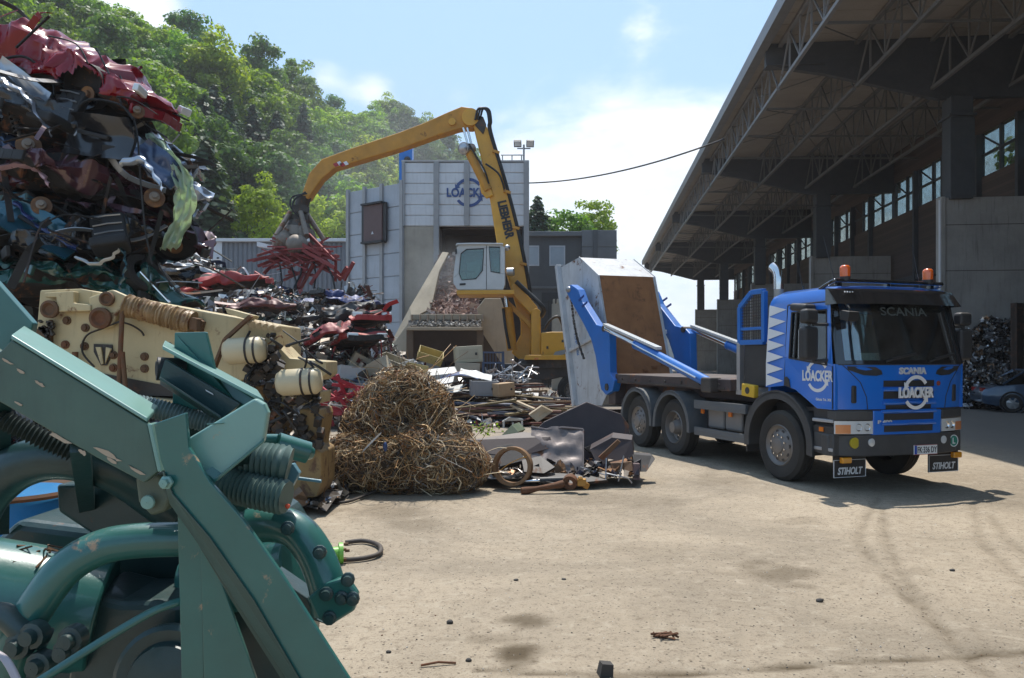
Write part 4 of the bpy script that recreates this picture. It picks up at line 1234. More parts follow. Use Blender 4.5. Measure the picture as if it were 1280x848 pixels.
# steps, wheel arch
for s in (-1, 1):
    for x0_, z in ((.76, .95), (.79, .56)): MB().bb(x0_, 1.16, s * 1.21, s * .95, z, z + .045).build('step', stepm, lorry, bevel=.008)
    b = MB(); sideprism(b, [(.77, .61), (1.15, .61), (1.15, .93), (.75, .93)], s, 1.14, .1); sideprism(b, [(.74, 1.0), (1.16, 1.0), (1.16, 1.125), (.86, 1.125), (.74, 1.19)], s, 1.16, .2); sideprism(b, [(.77, .80), (1.16, .80), (1.16, .90), (.77, .90)], s, 1.195, .05)
    b.build('step_well', blk, lorry)
    MB().bb(.90, .98, s * 1.197, s * 1.212, .82, .88).build('side_marker', amber, lorry)
    b = MB(); n = 20; ys = s * 1.245; P = []
    for i in range(n + 1):
        a = R(-8) + (R(196)) * i / n; P.append((math.cos(a), math.sin(a)))
    b.slab(lambda u, v: V(.735 * P[round(u * n)][0] * (1 + .04 * v), ys - s * .38 * (1 - v), .56 + (.72 + .02 * v) * P[round(u * n)][1]), n, 2, (0, 0, .025))
    for i in range(n):
        q = [(P[i][0] * k1, P[i][1] * k2, P[i + 1][0] * k1, P[i + 1][1] * k2) for k1, k2 in ((.68, .66), (.8, .79))]
        b.prism([(q[0][0], ys, .56 + q[0][1]), (q[1][0], ys, .56 + q[1][1]), (q[1][2], ys, .56 + q[1][3]), (q[0][2], ys, .56 + q[0][3])], (0, -s * .03, 0))
    b.build('wheel_arch', gry, lorry, 50)
    b = MB().bb(-.80, -.77, s * 1.2, s * .7, .34, .9); b.build('rubber_flap', blk, lorry)
b = MB(); b.bb(-.74, .74, -.7, .7, 1.16, 1.26); b.bb(.3, 1.1, -1.1, 1.1, 1.08, 1.13); b.build('cab_floor', chs, lorry)
# mirrors
for s in (-1, 1):
    b = MB(); b.box((.98, s * 1.47, 2.03), (.16, .26, .46)); mh = b.build('main_mirror', blk, lorry, bevel=.05, seg=3)
    MB().bb(.893, .898, s * 1.37, s * 1.57, 1.84, 2.22).build('mirror_glass', chrome, mh)
    b = MB(); b.box((.98, s * 1.46, 2.40), (.16, .24, .2)); b.build('wide_mirror', blk, lorry, bevel=.05, seg=3)
    b = MB(); b.tube([(1.02, s * 1.13, 2.29), (1.02, s * 1.3, 2.29), (1.0, s * 1.42, 2.29)], .022, 7); b.tube([(1.05, s * 1.17, 1.8), (1.0, s * 1.38, 1.78), (.99, s * 1.44, 1.84)], .03, 7); b.tube([(.99, s * 1.46, 1.8), (.99, s * 1.46, 2.48)], .025, 7); b.build('mirror_arm', blk, lorry, 50)
b = MB(); b.box((.62, -1.26, 2.545), (.34, .22, .11), (0, .1, 0)); b.build('kerb_mirror', blk, lorry, bevel=.04, seg=3)
b = MB(); b.box((1.28, -1.02, 2.40), (.15, .2, .13), (0, .2, .1)); b.tube([(1.2, -1.02, 2.58), (1.28, -1.02, 2.5), (1.28, -1.02, 2.42)], .018, 6); b.build('front_mirror', blk, lorry, bevel=.03, seg=2)
# inside the cab
b = MB(); b.bb(.62, 1.12, -1.08, 1.08, 1.42, 1.70); b.bb(.75, 1.02, .2, .95, 1.68, 1.78); b.build('dashboard', mat('dash', (.30, .31, .32), .8), lorry, bevel=.04)
for y in (-.6, .6):
    b = MB(); b.box((-.02, y, 1.95), (.16, .5, .8), (0, -.15, 0)); b.box((.2, y, 1.52), (.5, .5, .18)); b.box((-.1, y, 2.42), (.12, .28, .2)); b.build('seat', mat('seat_cloth', (.22, .22, .24), .9), lorry, bevel=.05)
b = MB(); b.lathe([(.215 + .018 * math.cos(t), .018 * math.sin(t)) for t in [k * PI / 4 for k in range(8)]], (.66, .6, 1.86), V(-.75, 0, .66), 26, True)
for a in (0, 2.1, 4.2): x_, y_, d_ = frame_from(V(-.75, 0, .66)); b.beam(V(.66, .6, 1.86), V(.66, .6, 1.86) + (x_ * math.cos(a) + y_ * math.sin(a)) * .2, .03, .02)
b.cyl((.66, .6, 1.86), (.82, .6, 1.7), .03); b.build('steering_wheel', blk, lorry, 50)
b = MB(); b.bb(1.0, 1.03, -.55, .35, 1.72, 1.9); b.bb(.99, 1.02, -.2, .0, 1.9, 2.0); b.build('clutter', mat('paper', (.7, .72, .7), .8), lorry)
# chassis
b = MB()
for y in (-.42, .42): b.bb(-6.1, 1.0, y - .05, y + .05, .80, 1.1)
for x in (-.9, -2.0, -3.8, -5.2, -6.0): b.bb(x - .06, x + .06, -.4, .4, .85, 1.05)
b.bb(-.6, .7, -.45, .45, .6, 1.1); b.build('chassis', chs, lorry)
b = MB()
for x in (0, -3.1, -4.52): b.cyl((x, -.95, .53), (x, .95, .53), .09); b.ball((x, 0, .53), .24, 8)
b.build('axle', chs, lorry, 50)
b = MB(); b.bb(-5.75, -1.35, -1.12, 1.12, 1.27, 1.47); b.bb(-5.9, -1.0, -.8, .8, 1.1, 1.268); b.build('deck', maroon, lorry, bevel=.015)
b = MB()
for i in range(7): x = -5.4 + i * .62; b.cyl((x, -1.125, 1.37), (x, -1.14, 1.37), .025, n=8)
b.bb(-5.6, -1.5, -1.135, -1.125, 1.30, 1.33); b.build('deck_bolt', chs, lorry)
b = MB(); b.bb(-1.35, -.55, -1.0, 1.0, 1.22, 1.30); b.bb(-1.30, -.6, -.9, .9, 1.30, 1.36); b.build('walkway', stepm, lorry)
for s in (-1, 1):
    b = MB()
    for z0, z1 in ((.93, 1.08), (.46, .60)): b.bb(-2.36, -.82, s * 1.2, s * 1.14, z0, z1); b.bb(-2.36, -.82, s * 1.205, s * 1.2, z0 + .05, z1 - .05)
    b.build('side_guard', fend, lorry, bevel=.012)
    b = MB(); b.bb(-2.3, -.9, s * .5, s * .95, .52, 1.05); b.build('black_backing', blk, lorry)  # plain black box filling the space behind the side guard
    b = MB()
    for x0_ in (-2.15, -1.62): b.bb(x0_, x0_ + .48, s * .96, s * 1.04, .60, .96)
    b.build('air_tank', mat('tank_grey', (.2, .19, .185), .6, .2, var=.2, dust=.4), lorry, bevel=.04)
    b = MB()
    for x in (-2.3, -1.45): b.bb(x, x + .08, s * 1.06, s * 1.09, .84, .92)
    b.build('reflector', amber, lorry)
    for xc in (-3.1, -4.52):
        b = MB(); n = 14
        P = [(math.cos(R(-5) + R(190) * i / n), math.sin(R(-5) + R(190) * i / n)) for i in range(n + 1)]
        b.slab(lambda u, v: V(xc + .64 * P[round(u * n)][0], s * (1.27 - .55 * v), .54 + .64 * P[round(u * n)][1]), n, 2, (0, 0, .03))
        for i in range(n): b.prism([(xc + P[i][0] * .60, s * 1.27, .54 + P[i][1] * .60), (xc + P[i][0] * .68, s * 1.27, .54 + P[i][1] * .68), (xc + P[i + 1][0] * .68, s * 1.27, .54 + P[i + 1][1] * .68), (xc + P[i + 1][0] * .60, s * 1.27, .54 + P[i + 1][1] * .60)], (0, -s * .04, 0))
        b.build('mudguard', fend, lorry, 50)
    b = MB().bb(-5.28, -5.25, s * 1.2, s * .72, .35, .95); b.build('rubber_flap', blk, lorry)
b = MB(); b.bb(-6.15, -5.8, -1.1, 1.1, .78, 1.27); b.bb(-6.2, -6.1, -1.15, 1.15, .5, .66); b.build('tail_frame', maroon, lorry, bevel=.02)
for s in (-1, 1): MB().bb(-6.215, -6.2, s * 1.05, s * .7, .52, .64).build('tail_lamp', MATS['red_lens'], lorry)


def truck_wheel(parent, c, s, steer=False, r=.525, w=.31):
    c = Vector(c)
    t = MB()
    prof = [(r * .58, -w / 2 + .02), (r * .64, -w / 2), (r * .9, -w / 2 + .005), (r * .975, -w / 2 + .04)]
    for k in range(4):
        h = -w / 2 + .05 + k * (w - .1) / 4; d = (w - .1) / 4
        prof += [(r, h), (r, h + d - .014), (r * .98, h + d - .012), (r * .98, h + d - .002)]
    prof += [(r * .975, w / 2 - .04), (r * .9, w / 2 - .005), (r * .64, w / 2), (r * .58, w / 2 - .02)]
    t.lathe(prof, c, (0, 1, 0), 44, True)
    wl = t.build('wheel', tyre_m, parent, 35)
    o = c + V(0, s * w / 2, 0); A = V(0, s, 0)
    q = MB()
    if steer: q.lathe([(r * .60, -.02), (r * .57, .0), (r * .55, -.03), (r * .47, -.055), (r * .36, -.02), (r * .24, .005), (r * .22, .03), (r * .15, .04), (.001, .042)], o, A, 32)
    else: q.lathe([(r * .60, -.02), (r * .57, .0), (r * .54, -.05), (r * .5, -.14), (r * .42, -.16), (r * .28, -.15), (r * .26, -.06), (r * .2, -.02), (r * .19, .03), (.001, .035)], o, A, 32)
    q.build('rim', mat('truck_rim', (.20, .185, .175), .5, .5, var=.2, dust=.45, dcol=(.2, .17, .13)), wl, 40)
    h = MB()
    for k in range(10):
        a = 2 * PI * k / 10; p = o + V(math.cos(a) * r * .40, s * (-.036 if steer else -.152), math.sin(a) * r * .40)
        h.cyl(p, p + A * .006, .030, n=10)
    h.build('hand_hole', blk, wl)
    h = MB()
    for k in range(10):
        a = 2 * PI * (k + .5) / 10; p = o + V(math.cos(a) * r * .30, s * (-.012 if steer else -.15), math.sin(a) * r * .30)
        h.cyl(p, p + A * .03, .014, n=6)
    h.build('wheel_nut', chrome, wl)
    return wl


for xc, steer in ((0, True), (-3.1, False), (-4.52, True)):
    for s in (-1, 1):
        truck_wheel(lorry, (xc, s * 1.04, .525), s, steer)
# lift arms with their rams
AP = [(707, 364), (709, 358), (714, 356), (722.5, 362), (728, 378), (745.5, 406), (756, 409), (761, 416), (762, 466), (768, 476), (765, 489), (757, 494), (751, 487), (748, 470), (744, 445), (738.4, 424), (729.6, 406), (718, 385)]
arm_poly = [TP(a, c, -1.2) for a, c in AP]
kn = TP(755, 411, -1.2); r0, r1 = TP(887, 479, -1.16), TP(757, 411, -1.2); r2 = r0.lerp(r1, .64)
for s in (-1, 1):
    my = lambda p: V(p.x, p.y * -s, p.z)
    b = MB(); b.prism([my(p) for p in arm_poly], (0, -s * .2, 0)); am = b.build('lift_arm', blue_arm, lorry, bevel=.02)
    b = MB()
    for px, py in ((727, 372), (731, 380)): q = TP(px, py, -1.2); b.beam(my(q + V(-.16, -.008, -.06)), my(q + V(.16, -.008, .03)), .016, .05)
    b.build('arm_plate', mat('arm_blue_dark', (.008, .05, .24), .5), am)
    b = MB()
    for q, rr in ((TP(759, 484, -1.2), .08), (kn, .07)): b.cyl(my(q + V(0, -.03, 0)), my(q + V(0, .25, 0)), rr, n=16)
    b.build('pivot_pin', chs, am, 40)
    q = TP(711, 362, -1.2); b = MB(); b.ball(my(q), .1, 8, (1.2, .8, .8)); b.build('hook', mat('steel_hook', (.3, .3, .3), .4, .6), am, 60)
    cy = MB(); cy.cyl(my(r0), my(r2), .095, n=20); cy.cyl(my(r2), my(r2.lerp(r1, .03)), .105, n=20); cy = cy.build('ram_barrel', blue_arm, lorry, 40)
    b = MB(); b.cyl(my(r2), my(r1), .05, n=16); b.tube([my(r2.lerp(r0, .9) + V(0, -.11, .02)), my(r2.lerp(r0, .1) + V(0, -.12, .03)), my(r1.lerp(r2, .3) + V(0, -.1, .03))], .018, 6); b.build('ram_rod', chrome, cy, 40)
    g = MB(); e0, e1 = r1 + V(0, 0, .09), r0.lerp(r1, .42) + V(0, 0, .16)
    m_ = 26
    for i in range(m_): g.beam(my(e0.lerp(e1, i / m_)), my(e0.lerp(e1, (i + .78) / m_)), .15, .05)
    g.beam(my(e0 + V(0, 0, -.014)), my(e1 + V(0, 0, -.014)), .125, .03); g.build('ram_cover', mat('cover_white', (.55, .56, .56), .4, .2, var=.1), cy)
    b = MB(); b.box(my(r0 + V(.05, 0, -.03)), (.3, .26, .26)); b.build('ram_foot', chs, lorry, bevel=.03)
# mesh guard, hydraulic box, exhaust, chock, aerials
for s in (-1, 1):
    y = s * 1.02
    pts = [(-1.2, 2.08), (-1.2, 2.66), (-.88, 2.88), (-.56, 2.88), (-.56, 2.08), (-1.2, 2.08)]
    b = MB()
    for a, c in zip(pts[:-1], pts[1:]): b.beam((a[0], y, a[1]), (c[0], y, c[1]), .08, .08, up=V(0, 1, 0))
    b.beam((-1.2, y, 2.30), (-.56, y, 2.30), .05, .05, up=V(0, 1, 0)); gd = b.build('cab_guard', blue_arm, lorry, bevel=.008)
    b = MB()
    for i in range(14):
        x = -1.17 + i * .046; b.cyl((x, y, 2.1), (x, y, min(2.85, 2.66 + (x + 1.2) * .69)), .006, n=4)
    for i in range(16):
        z = 2.12 + i * .048; b.cyl((-1.18 if z < 2.66 else -1.18 + (z - 2.66) / .69, y, z), (-.58, y, z), .006, n=4)
    b.build('wire_mesh', chs, gd)
    b = MB(); b.beam((-1.2, y, 1.3), (-1.2, y, 2.06), .09, .09); b.build('guard_post', alu, lorry)
MB().bb(-1.14, -.45, -1.0, 1.0, 1.36, 2.06).build('hydraulic_tank', blk, lorry, bevel=.03)
b = MB(); b.cyl((-.42, -.85, 1.3), (-.42, -.85, 2.9), .075, n=16); b.build('stack_pipe', mat('pipe_beige', (.35, .32, .27), .5, .3), lorry, 40)
b = MB(); b.tube(smooth_path([(-.42, -.85, 2.9), (-.42, -.85, 3.05), (-.46, -.85, 3.18), (-.56, -.86, 3.27)], 4), .08, 14, cap=False); b.build('exhaust', chrome, lorry, 60)
b = MB(); b.box((-.78, -1.14, 1.31), (.34, .1, .2), (0, .08, 0)); ck = b.build('wheel_chock', mat('yellow_plastic', (.6, .37, .02), .5), lorry, bevel=.02)
b = MB(); b.cyl((-.78, -1.192, 1.31), (-.78, -1.198, 1.31), .055, n=14); b.build('chock_hole', blk, ck)
for p, q in (((.1, -.8, 2.83), (-.1, -.8, 3.5)), ((.9, .7, 2.85), (.7, .75, 3.5)), ((.95, -.95, 2.85), (.7, -.95, 3.55))):
    b = MB(); b.cyl(p, q, .008, .004, 6); b.cyl(p, Vector(p) + V(0, 0, .08), .02, .012, 8); b.build('aerial', blk, lorry)

# ================================================================== THE SKIP HELD UP BY THE LORRY
skw = mat('skip_white', (.47, .48, .49), .5, .0, var=.22, rust=.25, rs=2.2, bump=.3, bs=5, bdist=.03, dust=.15, streak=.65, scol=(.16, .12, .09))
skr = mat('skip_rust', (.30, .125, .045), .8, .0, var=.4, vs=1.8, rust=.28, rs=2.5, rcol=(.17, .075, .03), bump=.3, streak=.55, scol=(.09, .045, .025))
sk = thing('skip_container', 'white steel skip with rusty brown underside, tipped up on end behind the lorry', 'skip', TR_LOC, TR_ROT)
YN, YF_ = -.84, .70
PS = [TP(a, c, YN) for a, c in ((700, 335), (724, 322), (747, 344), (767, 474), (752, 507), (722, 506))]
for s_, yy in ((1, YN), (-1, YF_)):
    b = MB(); b.prism([(p.x, yy, p.z) for p in PS], (0, s_ * .05, 0)); b.build('side_plate', skw, sk)


def across(a, c, th, nm, m_):
    d = (c - a); n_ = V(-d.z, 0, d.x).normalized() * th
    cen = sum(PS, Vector()) / 6
    if n_.dot(cen - a) < 0: n_ = -n_
    b = MB(); b.prism([(a.x, YN + .051, a.z), (c.x, YN + .051, c.z), (c.x, YF_ - .051, c.z), (a.x, YF_ - .051, a.z)], n_); return b.build(nm, m_, sk)


across(PS[1], PS[2], .05, 'end_plate', skw); across(PS[2], PS[3], .05, 'floor_plate', skr); across(PS[3], PS[4], .05, 'end_plate', skw); across(PS[0], PS[1], .05, 'end_plate', skw)
b = MB()
for yy in (YN - .05, YF_ + .05):
    a, c = PS[0], PS[5]; b.beam((a.x - .03, yy, a.z + .06), (c.x - .03, yy, c.z - .05), .16, .14, up=V(0, 1, 0))
    m0, m1 = PS[0].lerp(PS[5], .62), PS[2].lerp(PS[3], .55); b.beam((m0.x, yy, m0.z), (m1.x, yy, m1.z), .1, .05, up=V(0, 1, 0))
b.build('rim_bar', skw, sk, bevel=.015)
b = MB()
for yy in (YN, YF_):
    for a, c in ((1, 2), (2, 3), (3, 4)): b.beam((PS[a].x, yy - .004 * (1 if yy < 0 else -1), PS[a].z), (PS[c].x, yy - .004 * (1 if yy < 0 else -1), PS[c].z), .05, .012, up=V(0, 1, 0))
b.build('edge_weld', skw, sk)
b = MB()
for i in range(5):
    q = PS[3].lerp(PS[2], -.0 + .03 * i + .02); b.box((q.x + .02, -.5 + .25 * i, q.z), (.05, .12, .05))
b.build('lug', skr, sk)
q = TP(721, 431, YN); up = (PS[1] - PS[4]); up.y = 0
lettering('lettering', 'LOACKER', .62, .13, basis((q.x, YN - .006, q.z), -up, (up.normalized().cross(V(0, 1, 0)))), mat('faded_blue', (.12, .22, .42), .6), sk, .02, depth=.003)
ch = MB()
pts = smooth_path([TP(714, 372, -1.1), TP(717, 400, -1.02), TP(722, 425, -1.0), TP(730, 449, -1.0)], 8)
for i in range(len(pts) - 1):
    ch.beam(pts[i].lerp(pts[i + 1], .08), pts[i].lerp(pts[i + 1], .95), .06 if i % 2 else .03, .03 if i % 2 else .06)
o = ch.build('lifting_chain', chs); o.location = TR_LOC; o.rotation_euler = (0, 0, TR_ROT)
tag(o, 'dark chain hanging from the near blue arm against the white skip', 'chain')
# ================================================================== EXCAVATOR WITH GRAB
yel = mat('digger_yellow', (.66, .32, .018), .45, 0, var=.14, rust=.05, rs=2, bump=.05, dust=.25, coat=.2)
yel2 = mat('digger_ochre', (.52, .235, .022), .55, 0, var=.25, rust=.12, rs=1.6, dust=.3)
hose = mat('hose_black', (.02, .02, .02), .6, var=.1, bump=0)
greyw = mat('cab_paint', (.6, .6, .58), .4, var=.1, dust=.2, rust=.04)
oily = mat('oily_steel', (.055, .045, .038), .55, .4, var=.4, rust=.35, dust=.3)
DY = 30.0
dg = thing('excavator', 'yellow material handler with raised pale cab and long arm holding a grab', 'excavator', at(680, 446, DY)); dg.location.z = 0; DO = dg.location.copy()


def dp(px, py, Y): return at(px, py, Y) - DO


def plate(b, poly, Y, th): b.prism([dp(x, y, Y) for x, y in poly], (0, th, 0))


b = MB(); plate(b, [(590, 150), (600, 145), (610, 161), (632, 226), (650, 292), (663, 364), (667, 415), (663, 444), (652, 452), (639, 441), (651, 418), (651, 402), (636, 352), (621, 304), (612, 247), (601, 195)], 30.2, .75)
bm = b.build('boom', yel, dg, bevel=.05, seg=3)
b = MB(); plate(b, [(577, 133), (590, 135), (603, 149), (597, 158), (574, 161), (548, 169), (500, 186), (450, 201), (417, 211), (402, 224), (392, 238), (385, 249), (376, 246), (380, 234), (386, 217), (402, 199), (440, 185), (500, 165), (531, 153), (560, 140)], 30.25, .6)
stk = b.build('stick', yel2, dg, bevel=.05, seg=3)
b = MB()
for px, py, rr, y0 in ((588, 146, .34, 30.1), (565, 152, .14, 30.15)): p = dp(px, py, y0); b.cyl(p, p + V(0, .9, 0), rr, n=22)
b.build('pivot_pin', yel, bm, 40)
b = MB(); plate(b, [(594, 143), (604, 146), (608, 156), (604, 168), (594, 157)], 30.15, .06); b.build('grease_plate', oily, bm, bevel=.02)
for k, px in enumerate((416, 424)):
    b = MB(); plate(b, [(px, 205), (px + 5, 203), (px + 8, 207), (px + 3, 209)], 30.24, .008); b.build('warning_stripe', mat('stripe_red', (.4, .03, .03), .5), stk)
    b = MB(); plate(b, [(px + 5, 203), (px + 9, 201.5), (px + 12, 205.5), (px + 8, 207)], 30.24, .008); b.build('warning_stripe', white_p, stk)
b = MB(); plate(b, [(598, 222), (612, 232), (617, 244), (608, 248), (601, 240)], 30.05, .2); b.build('ram_bracket', yel, bm, bevel=.04)
b = MB(); p, q = dp(586, 190, 30.1), dp(610, 238, 30.1); b.cyl(p, q, .17, n=16); ram = b.build('stick_ram', yel2, dg, 40)
b = MB(); b.cyl(dp(579, 160, 30.1), dp(588, 192, 30.1), .045, n=8); b.cyl(dp(584, 160, 30.2), dp(592, 192, 30.2), .045, n=8); b.build('ram_rod', chrome, ram, 40)
b = MB(); b.ball(dp(580, 186, 30.0), .25, 8); b.cyl(dp(580, 186, 29.9), dp(590, 186, 30.3), .2, n=14); b.build('knuckle', alu, ram, 60)
d0, d1 = dp(627, 251, 30.18), dp(638, 299, 30.18); xd = d1 - d0; xd.y = 0; c = (d0 + d1) / 2
lettering('lettering', 'LIEBHERR', xd.length * .98, .36, basis(c, xd, V(-xd.z, 0, xd.x)), mat('letter_black', (.02, .02, .02), .5, bump=0), bm, .05, depth=.012)
b = MB()
for off in (0, 3, 6):
    b.tube(smooth_path([dp(594 + off, 150, 30.0 + off * .03), dp(598 + off, 136, 30.0), dp(608 + off * .6, 138, 30), dp(611 + off * .5, 152, 30), dp(612 + off * .4, 166, 30.1), dp(631 + off * .3, 228, 30.15), dp(648 + off * .3, 294, 30.15), dp(662 + off * .3, 366, 30.15), dp(664 + off * .3, 400, 30.2)], 5), .045, 6)
b.tube(smooth_path([dp(607, 205, 29.9), dp(622, 216, 29.9), dp(628, 228, 30), dp(631, 240, 30.1)], 5), .04, 6)
b.tube(smooth_path([dp(586, 180, 29.9), dp(598, 200, 29.9), dp(606, 214, 29.9), dp(611, 230, 30)], 5), .04, 6)
b.build('hydraulic_hose', hose, bm, 60)
for px, py in ((620, 190), (634, 240), (645, 285), (654, 330), (660, 372)): p = dp(px, py, 30.1); MB().box(p, (.28, .12, .1), (0, .3, 0)).build('hose_clamp', yel2, bm)
# cab on its lifting arm
CY0, CY1 = 28.55, 30.1
cabp = [(571, 309), (574, 306), (626, 305.5), (631, 310), (631.5, 356), (629, 362.5), (572, 362.5), (567, 355), (566.5, 348)]
w1 = [(576, 317), (583, 311.5), (605, 310.5), (603.5, 338.5), (595, 349), (577, 350.5), (573.5, 342)]
w2 = [(611, 308.5), (625, 308.8), (625, 342), (613.5, 340)]


def ring(b, outer, inner, Y, th):
    """flat frame between two outlines with the same number of points"""
    n = len(outer)
    for i in range(n): plate(b, [outer[i], outer[(i + 1) % n], inner[(i + 1) % n], inner[i]], Y, th)


cb_ = MB()
for Y in (CY0, CY1 - .06):
    plate(cb_, [(567, 355), (566.5, 348), (573.5, 342), (577, 350.5), (595, 349), (603.5, 338.5), (605, 310.5), (611, 308.5), (613.5, 340), (625, 342), (631.3, 342), (631.5, 356), (629, 362.5), (572, 362.5)], Y, .06)
    plate(cb_, [(571, 309), (574, 306), (626, 305.5), (631, 310), (631.3, 342), (625, 342), (625, 308.8), (611, 308.5), (605, 310.5), (583, 311.5), (576, 317), (573.5, 342), (566.5, 348)], Y, .06)
d = CY1 - CY0 - .124
for e in (((574, 306), (626, 305.5), (626, 307.5), (574, 308)), ((631, 310), (631.5, 356), (629.5, 356), (629, 310)), ((572, 362.5), (629, 362.5), (629, 360.5), (572, 360.5)), ((567, 355), (572, 362.5), (573, 361), (568.5, 354))):
    plate(cb_, e, CY0 + .062, d)
cb_ = cb_.build('cab', greyw, dg, bevel=.02)
for w_, nm in ((w1, 'door_window'), (w2, 'rear_window')):
    for Y in (CY0 + .02, CY1 - .03):
        b = MB(); plate(b, w_, Y, .01); b.build(nm, glass_mat('cab_glass', (.55, .7, .66), .06, .08), cb_)
    b = MB(); ce = Vector((sum(p[0] for p in w_) / len(w_), sum(p[1] for p in w_) / len(w_))); inn = [tuple(Vector(p) + (ce - Vector(p)).normalized() * 1.0) for p in w_]
    ring(b, w_, inn, CY0 - .012, .03); b.build('window_seal', hose, cb_)
b = MB(); plate(b, [(571.5, 312), (574, 309), (568.5, 345), (566.8, 347)], CY0 + .1, d - .1); b.build('front_window', MATS['cab_glass'], cb_)
b = MB(); plate(b, [(607.6, 307), (608.4, 307), (608.4, 362), (607.6, 362)], CY0 - .006, .01); b.build('door_gap', blk, cb_)
b = MB(); plate(b, [(574.5, 354.5), (582, 354), (582, 356.5), (574.5, 357)], CY0 - .02, .02); b.build('door_handle', blk, cb_)
b = MB(); plate(b, [(569, 307), (571, 304), (596, 303.5), (629, 304), (629, 305.6), (572, 306)], CY0 - .1, 1.75); b.build('roof', greyw, cb_, bevel=.02)
b = MB(); plate(b, [(590, 357), (600, 338), (603, 322), (609, 322), (609, 357)], CY0 + .4, .5); b.build('seat', mat('dark_seat', (.03, .035, .035), .8), cb_, bevel=.05)
b = MB(); b.tube([dp(577, 340, CY0 + .5), dp(594, 340, CY0 + .4)], .025, 6); b.tube([dp(583, 356, CY0 + .5), dp(583, 330, CY0 + .5)], .02, 6); b.build('control_column', blk, cb_)
b = MB(); plate(b, [(569, 312), (571, 311), (571, 317), (569, 318)], CY0 - .2, .15); b.build('wing_mirror', blk, cb_, bevel=.01)
b = MB(); q = dp(634, 310, CY0 + .2); b.ball(q, .12, 6); q = dp(634, 340, CY0 + .2); b.cyl(q, q + V(.25, -.05, 0), .15, n=12); b.build('work_lamp', alu, cb_, 50)
b = MB(); plate(b, [(570.5, 363), (643, 362.5), (643, 368), (571, 368.5)], CY0 - .05, 1.6); b.build('cab_platform', yel, dg, bevel=.02)
b = MB(); plate(b, [(638, 358), (645, 353), (672, 384), (672, 396), (664, 393), (640, 368)], 29.4, .5); b.build('lifting_beam', yel, dg, bevel=.03)
b = MB(); plate(b, [(630, 378), (634, 374), (664, 404), (664, 412)], 29.5, .2); b.build('link_bar', yel2, dg, bevel=.02)
b = MB(); b.cyl(dp(634, 384, 29.5), dp(640, 438, 29.6), .2, n=16); lr = b.build('cab_ram', yel2, dg, 40); b = MB(); b.cyl(dp(632, 368, 29.5), dp(634, 386, 29.5), .08, n=12); b.build('ram_rod', chrome, lr, 40)
b = MB(); b.tube(smooth_path([dp(629, 386, 29.3), dp(632, 410, 29.2), dp(637, 436, 29.3)], 5), .06, 6); b.tube(smooth_path([dp(645, 352, 29.2), dp(660, 366, 29.2), dp(675, 380, 29.1), dp(680, 388, 29.2), dp(676, 396, 29.4)], 5), .09, 7); b.tube(smooth_path([dp(680, 412, 29.2), dp(688, 400, 29.2), dp(698, 396, 29.2), dp(704, 408, 29.3)], 5), .06, 6); b.build('hydraulic_hose', hose, dg, 60)
# upper body, slew ring, undercarriage
b = MB(); plate(b, [(664, 388), (671, 385), (676, 389), (676, 444), (664, 444)], 29.3, 1.0); b.build('boom_tower', yel, dg, bevel=.03)
b = MB(); plate(b, [(676.5, 416), (690, 415), (742, 415), (750, 420), (750, 447), (676.5, 447)], 28.7, 2.6); b.build('engine_house', yel, dg, bevel=.04)
b = MB(); plate(b, [(657, 444), (752, 444), (752, 450), (655, 450)], 28.5, 3.0); b.build('deck_frame', yel, dg, bevel=.02)
b = MB(); plate(b, [(690, 447), (694, 440), (712, 436), (750, 436), (750, 440), (712, 441)], 28.66, .04); b.build('grey_stripe', MATS['grey_post'] if 'grey_post' in MATS else alu, dg)
b = MB()
for px, py in ((683, 433), (702, 425), (708, 441)): plate(b, [(px, py), (px + 2.6, py), (px + 2.6, py + 3.2), (px, py + 3.2)], 28.69, .02)
b.build('latch', blk, dg)
b = MB(); plate(b, [(668, 447.5), (673, 447.5), (673, 449.5), (668, 449.5)], 28.48, .03); b.build('marker', amber, dg)
b = MB(); c = dp(690, 452, 30); b.cyl(c + V(0, 0, -.25), c + V(0, 0, .1), 1.3, n=28); plate(b, [(630, 455), (790, 455), (790, 474), (700, 472), (684, 476), (668, 474), (628, 468)], 28.9, 2.2); b.build('undercarriage', chs, dg, bevel=.04)
b = MB(); plate(b, [(626, 456), (645, 456), (640, 476), (626, 474)], 28.6, 2.8); b.build('dozer_blade', chs, dg, bevel=.03)
for px in (716, 776):
    for s, Y in ((-1, 28.9), (1, 31.1)):
        c = dp(px, 484, Y); c.z = .58
        truck_wheel(dg, c, s, False, .58, .4)
b = MB()
p = dp(704, 414, 29.2); b.cyl(p, p + V(0, 0, .5), .06, n=8); p = dp(740, 414, 29.5); b.cyl(p, p + V(0, 0, .8), .09, n=10); b.build('exhaust', oily, dg, 40)
# rotator and grab
b = MB()
b.tube([dp(380, 246, 30.5), dp(377, 258, 30.5), dp(375, 268, 30.5)], [.3, .26, .24], 10); b.box(dp(376, 262, 30.5), (.55, .5, .28)); b.box(dp(375, 274, 30.5), (.7, .55, .3)); b.cyl(dp(374, 276, 30.5), dp(373, 284, 30.5), .38, .5, 14); b.build('rotator', oily, dg, 40)
b = MB(); b.tube(smooth_path([dp(382, 240, 30.1), dp(368, 250, 30), dp(366, 262, 30), dp(374, 272, 30.1)], 6), .035, 5); b.tube(smooth_path([dp(384, 242, 30.1), dp(366, 246, 30), dp(363, 258, 30), dp(372, 268, 30.1)], 6), .035, 5); b.build('hydraulic_hose', hose, stk, 60)
gb = MB(); c = dp(372, 292, 30.5)
gb.lathe([(.3, .5), (.5, .25), (.55, -.1), (.3, -.25)], c, (0, 0, 1), 14)
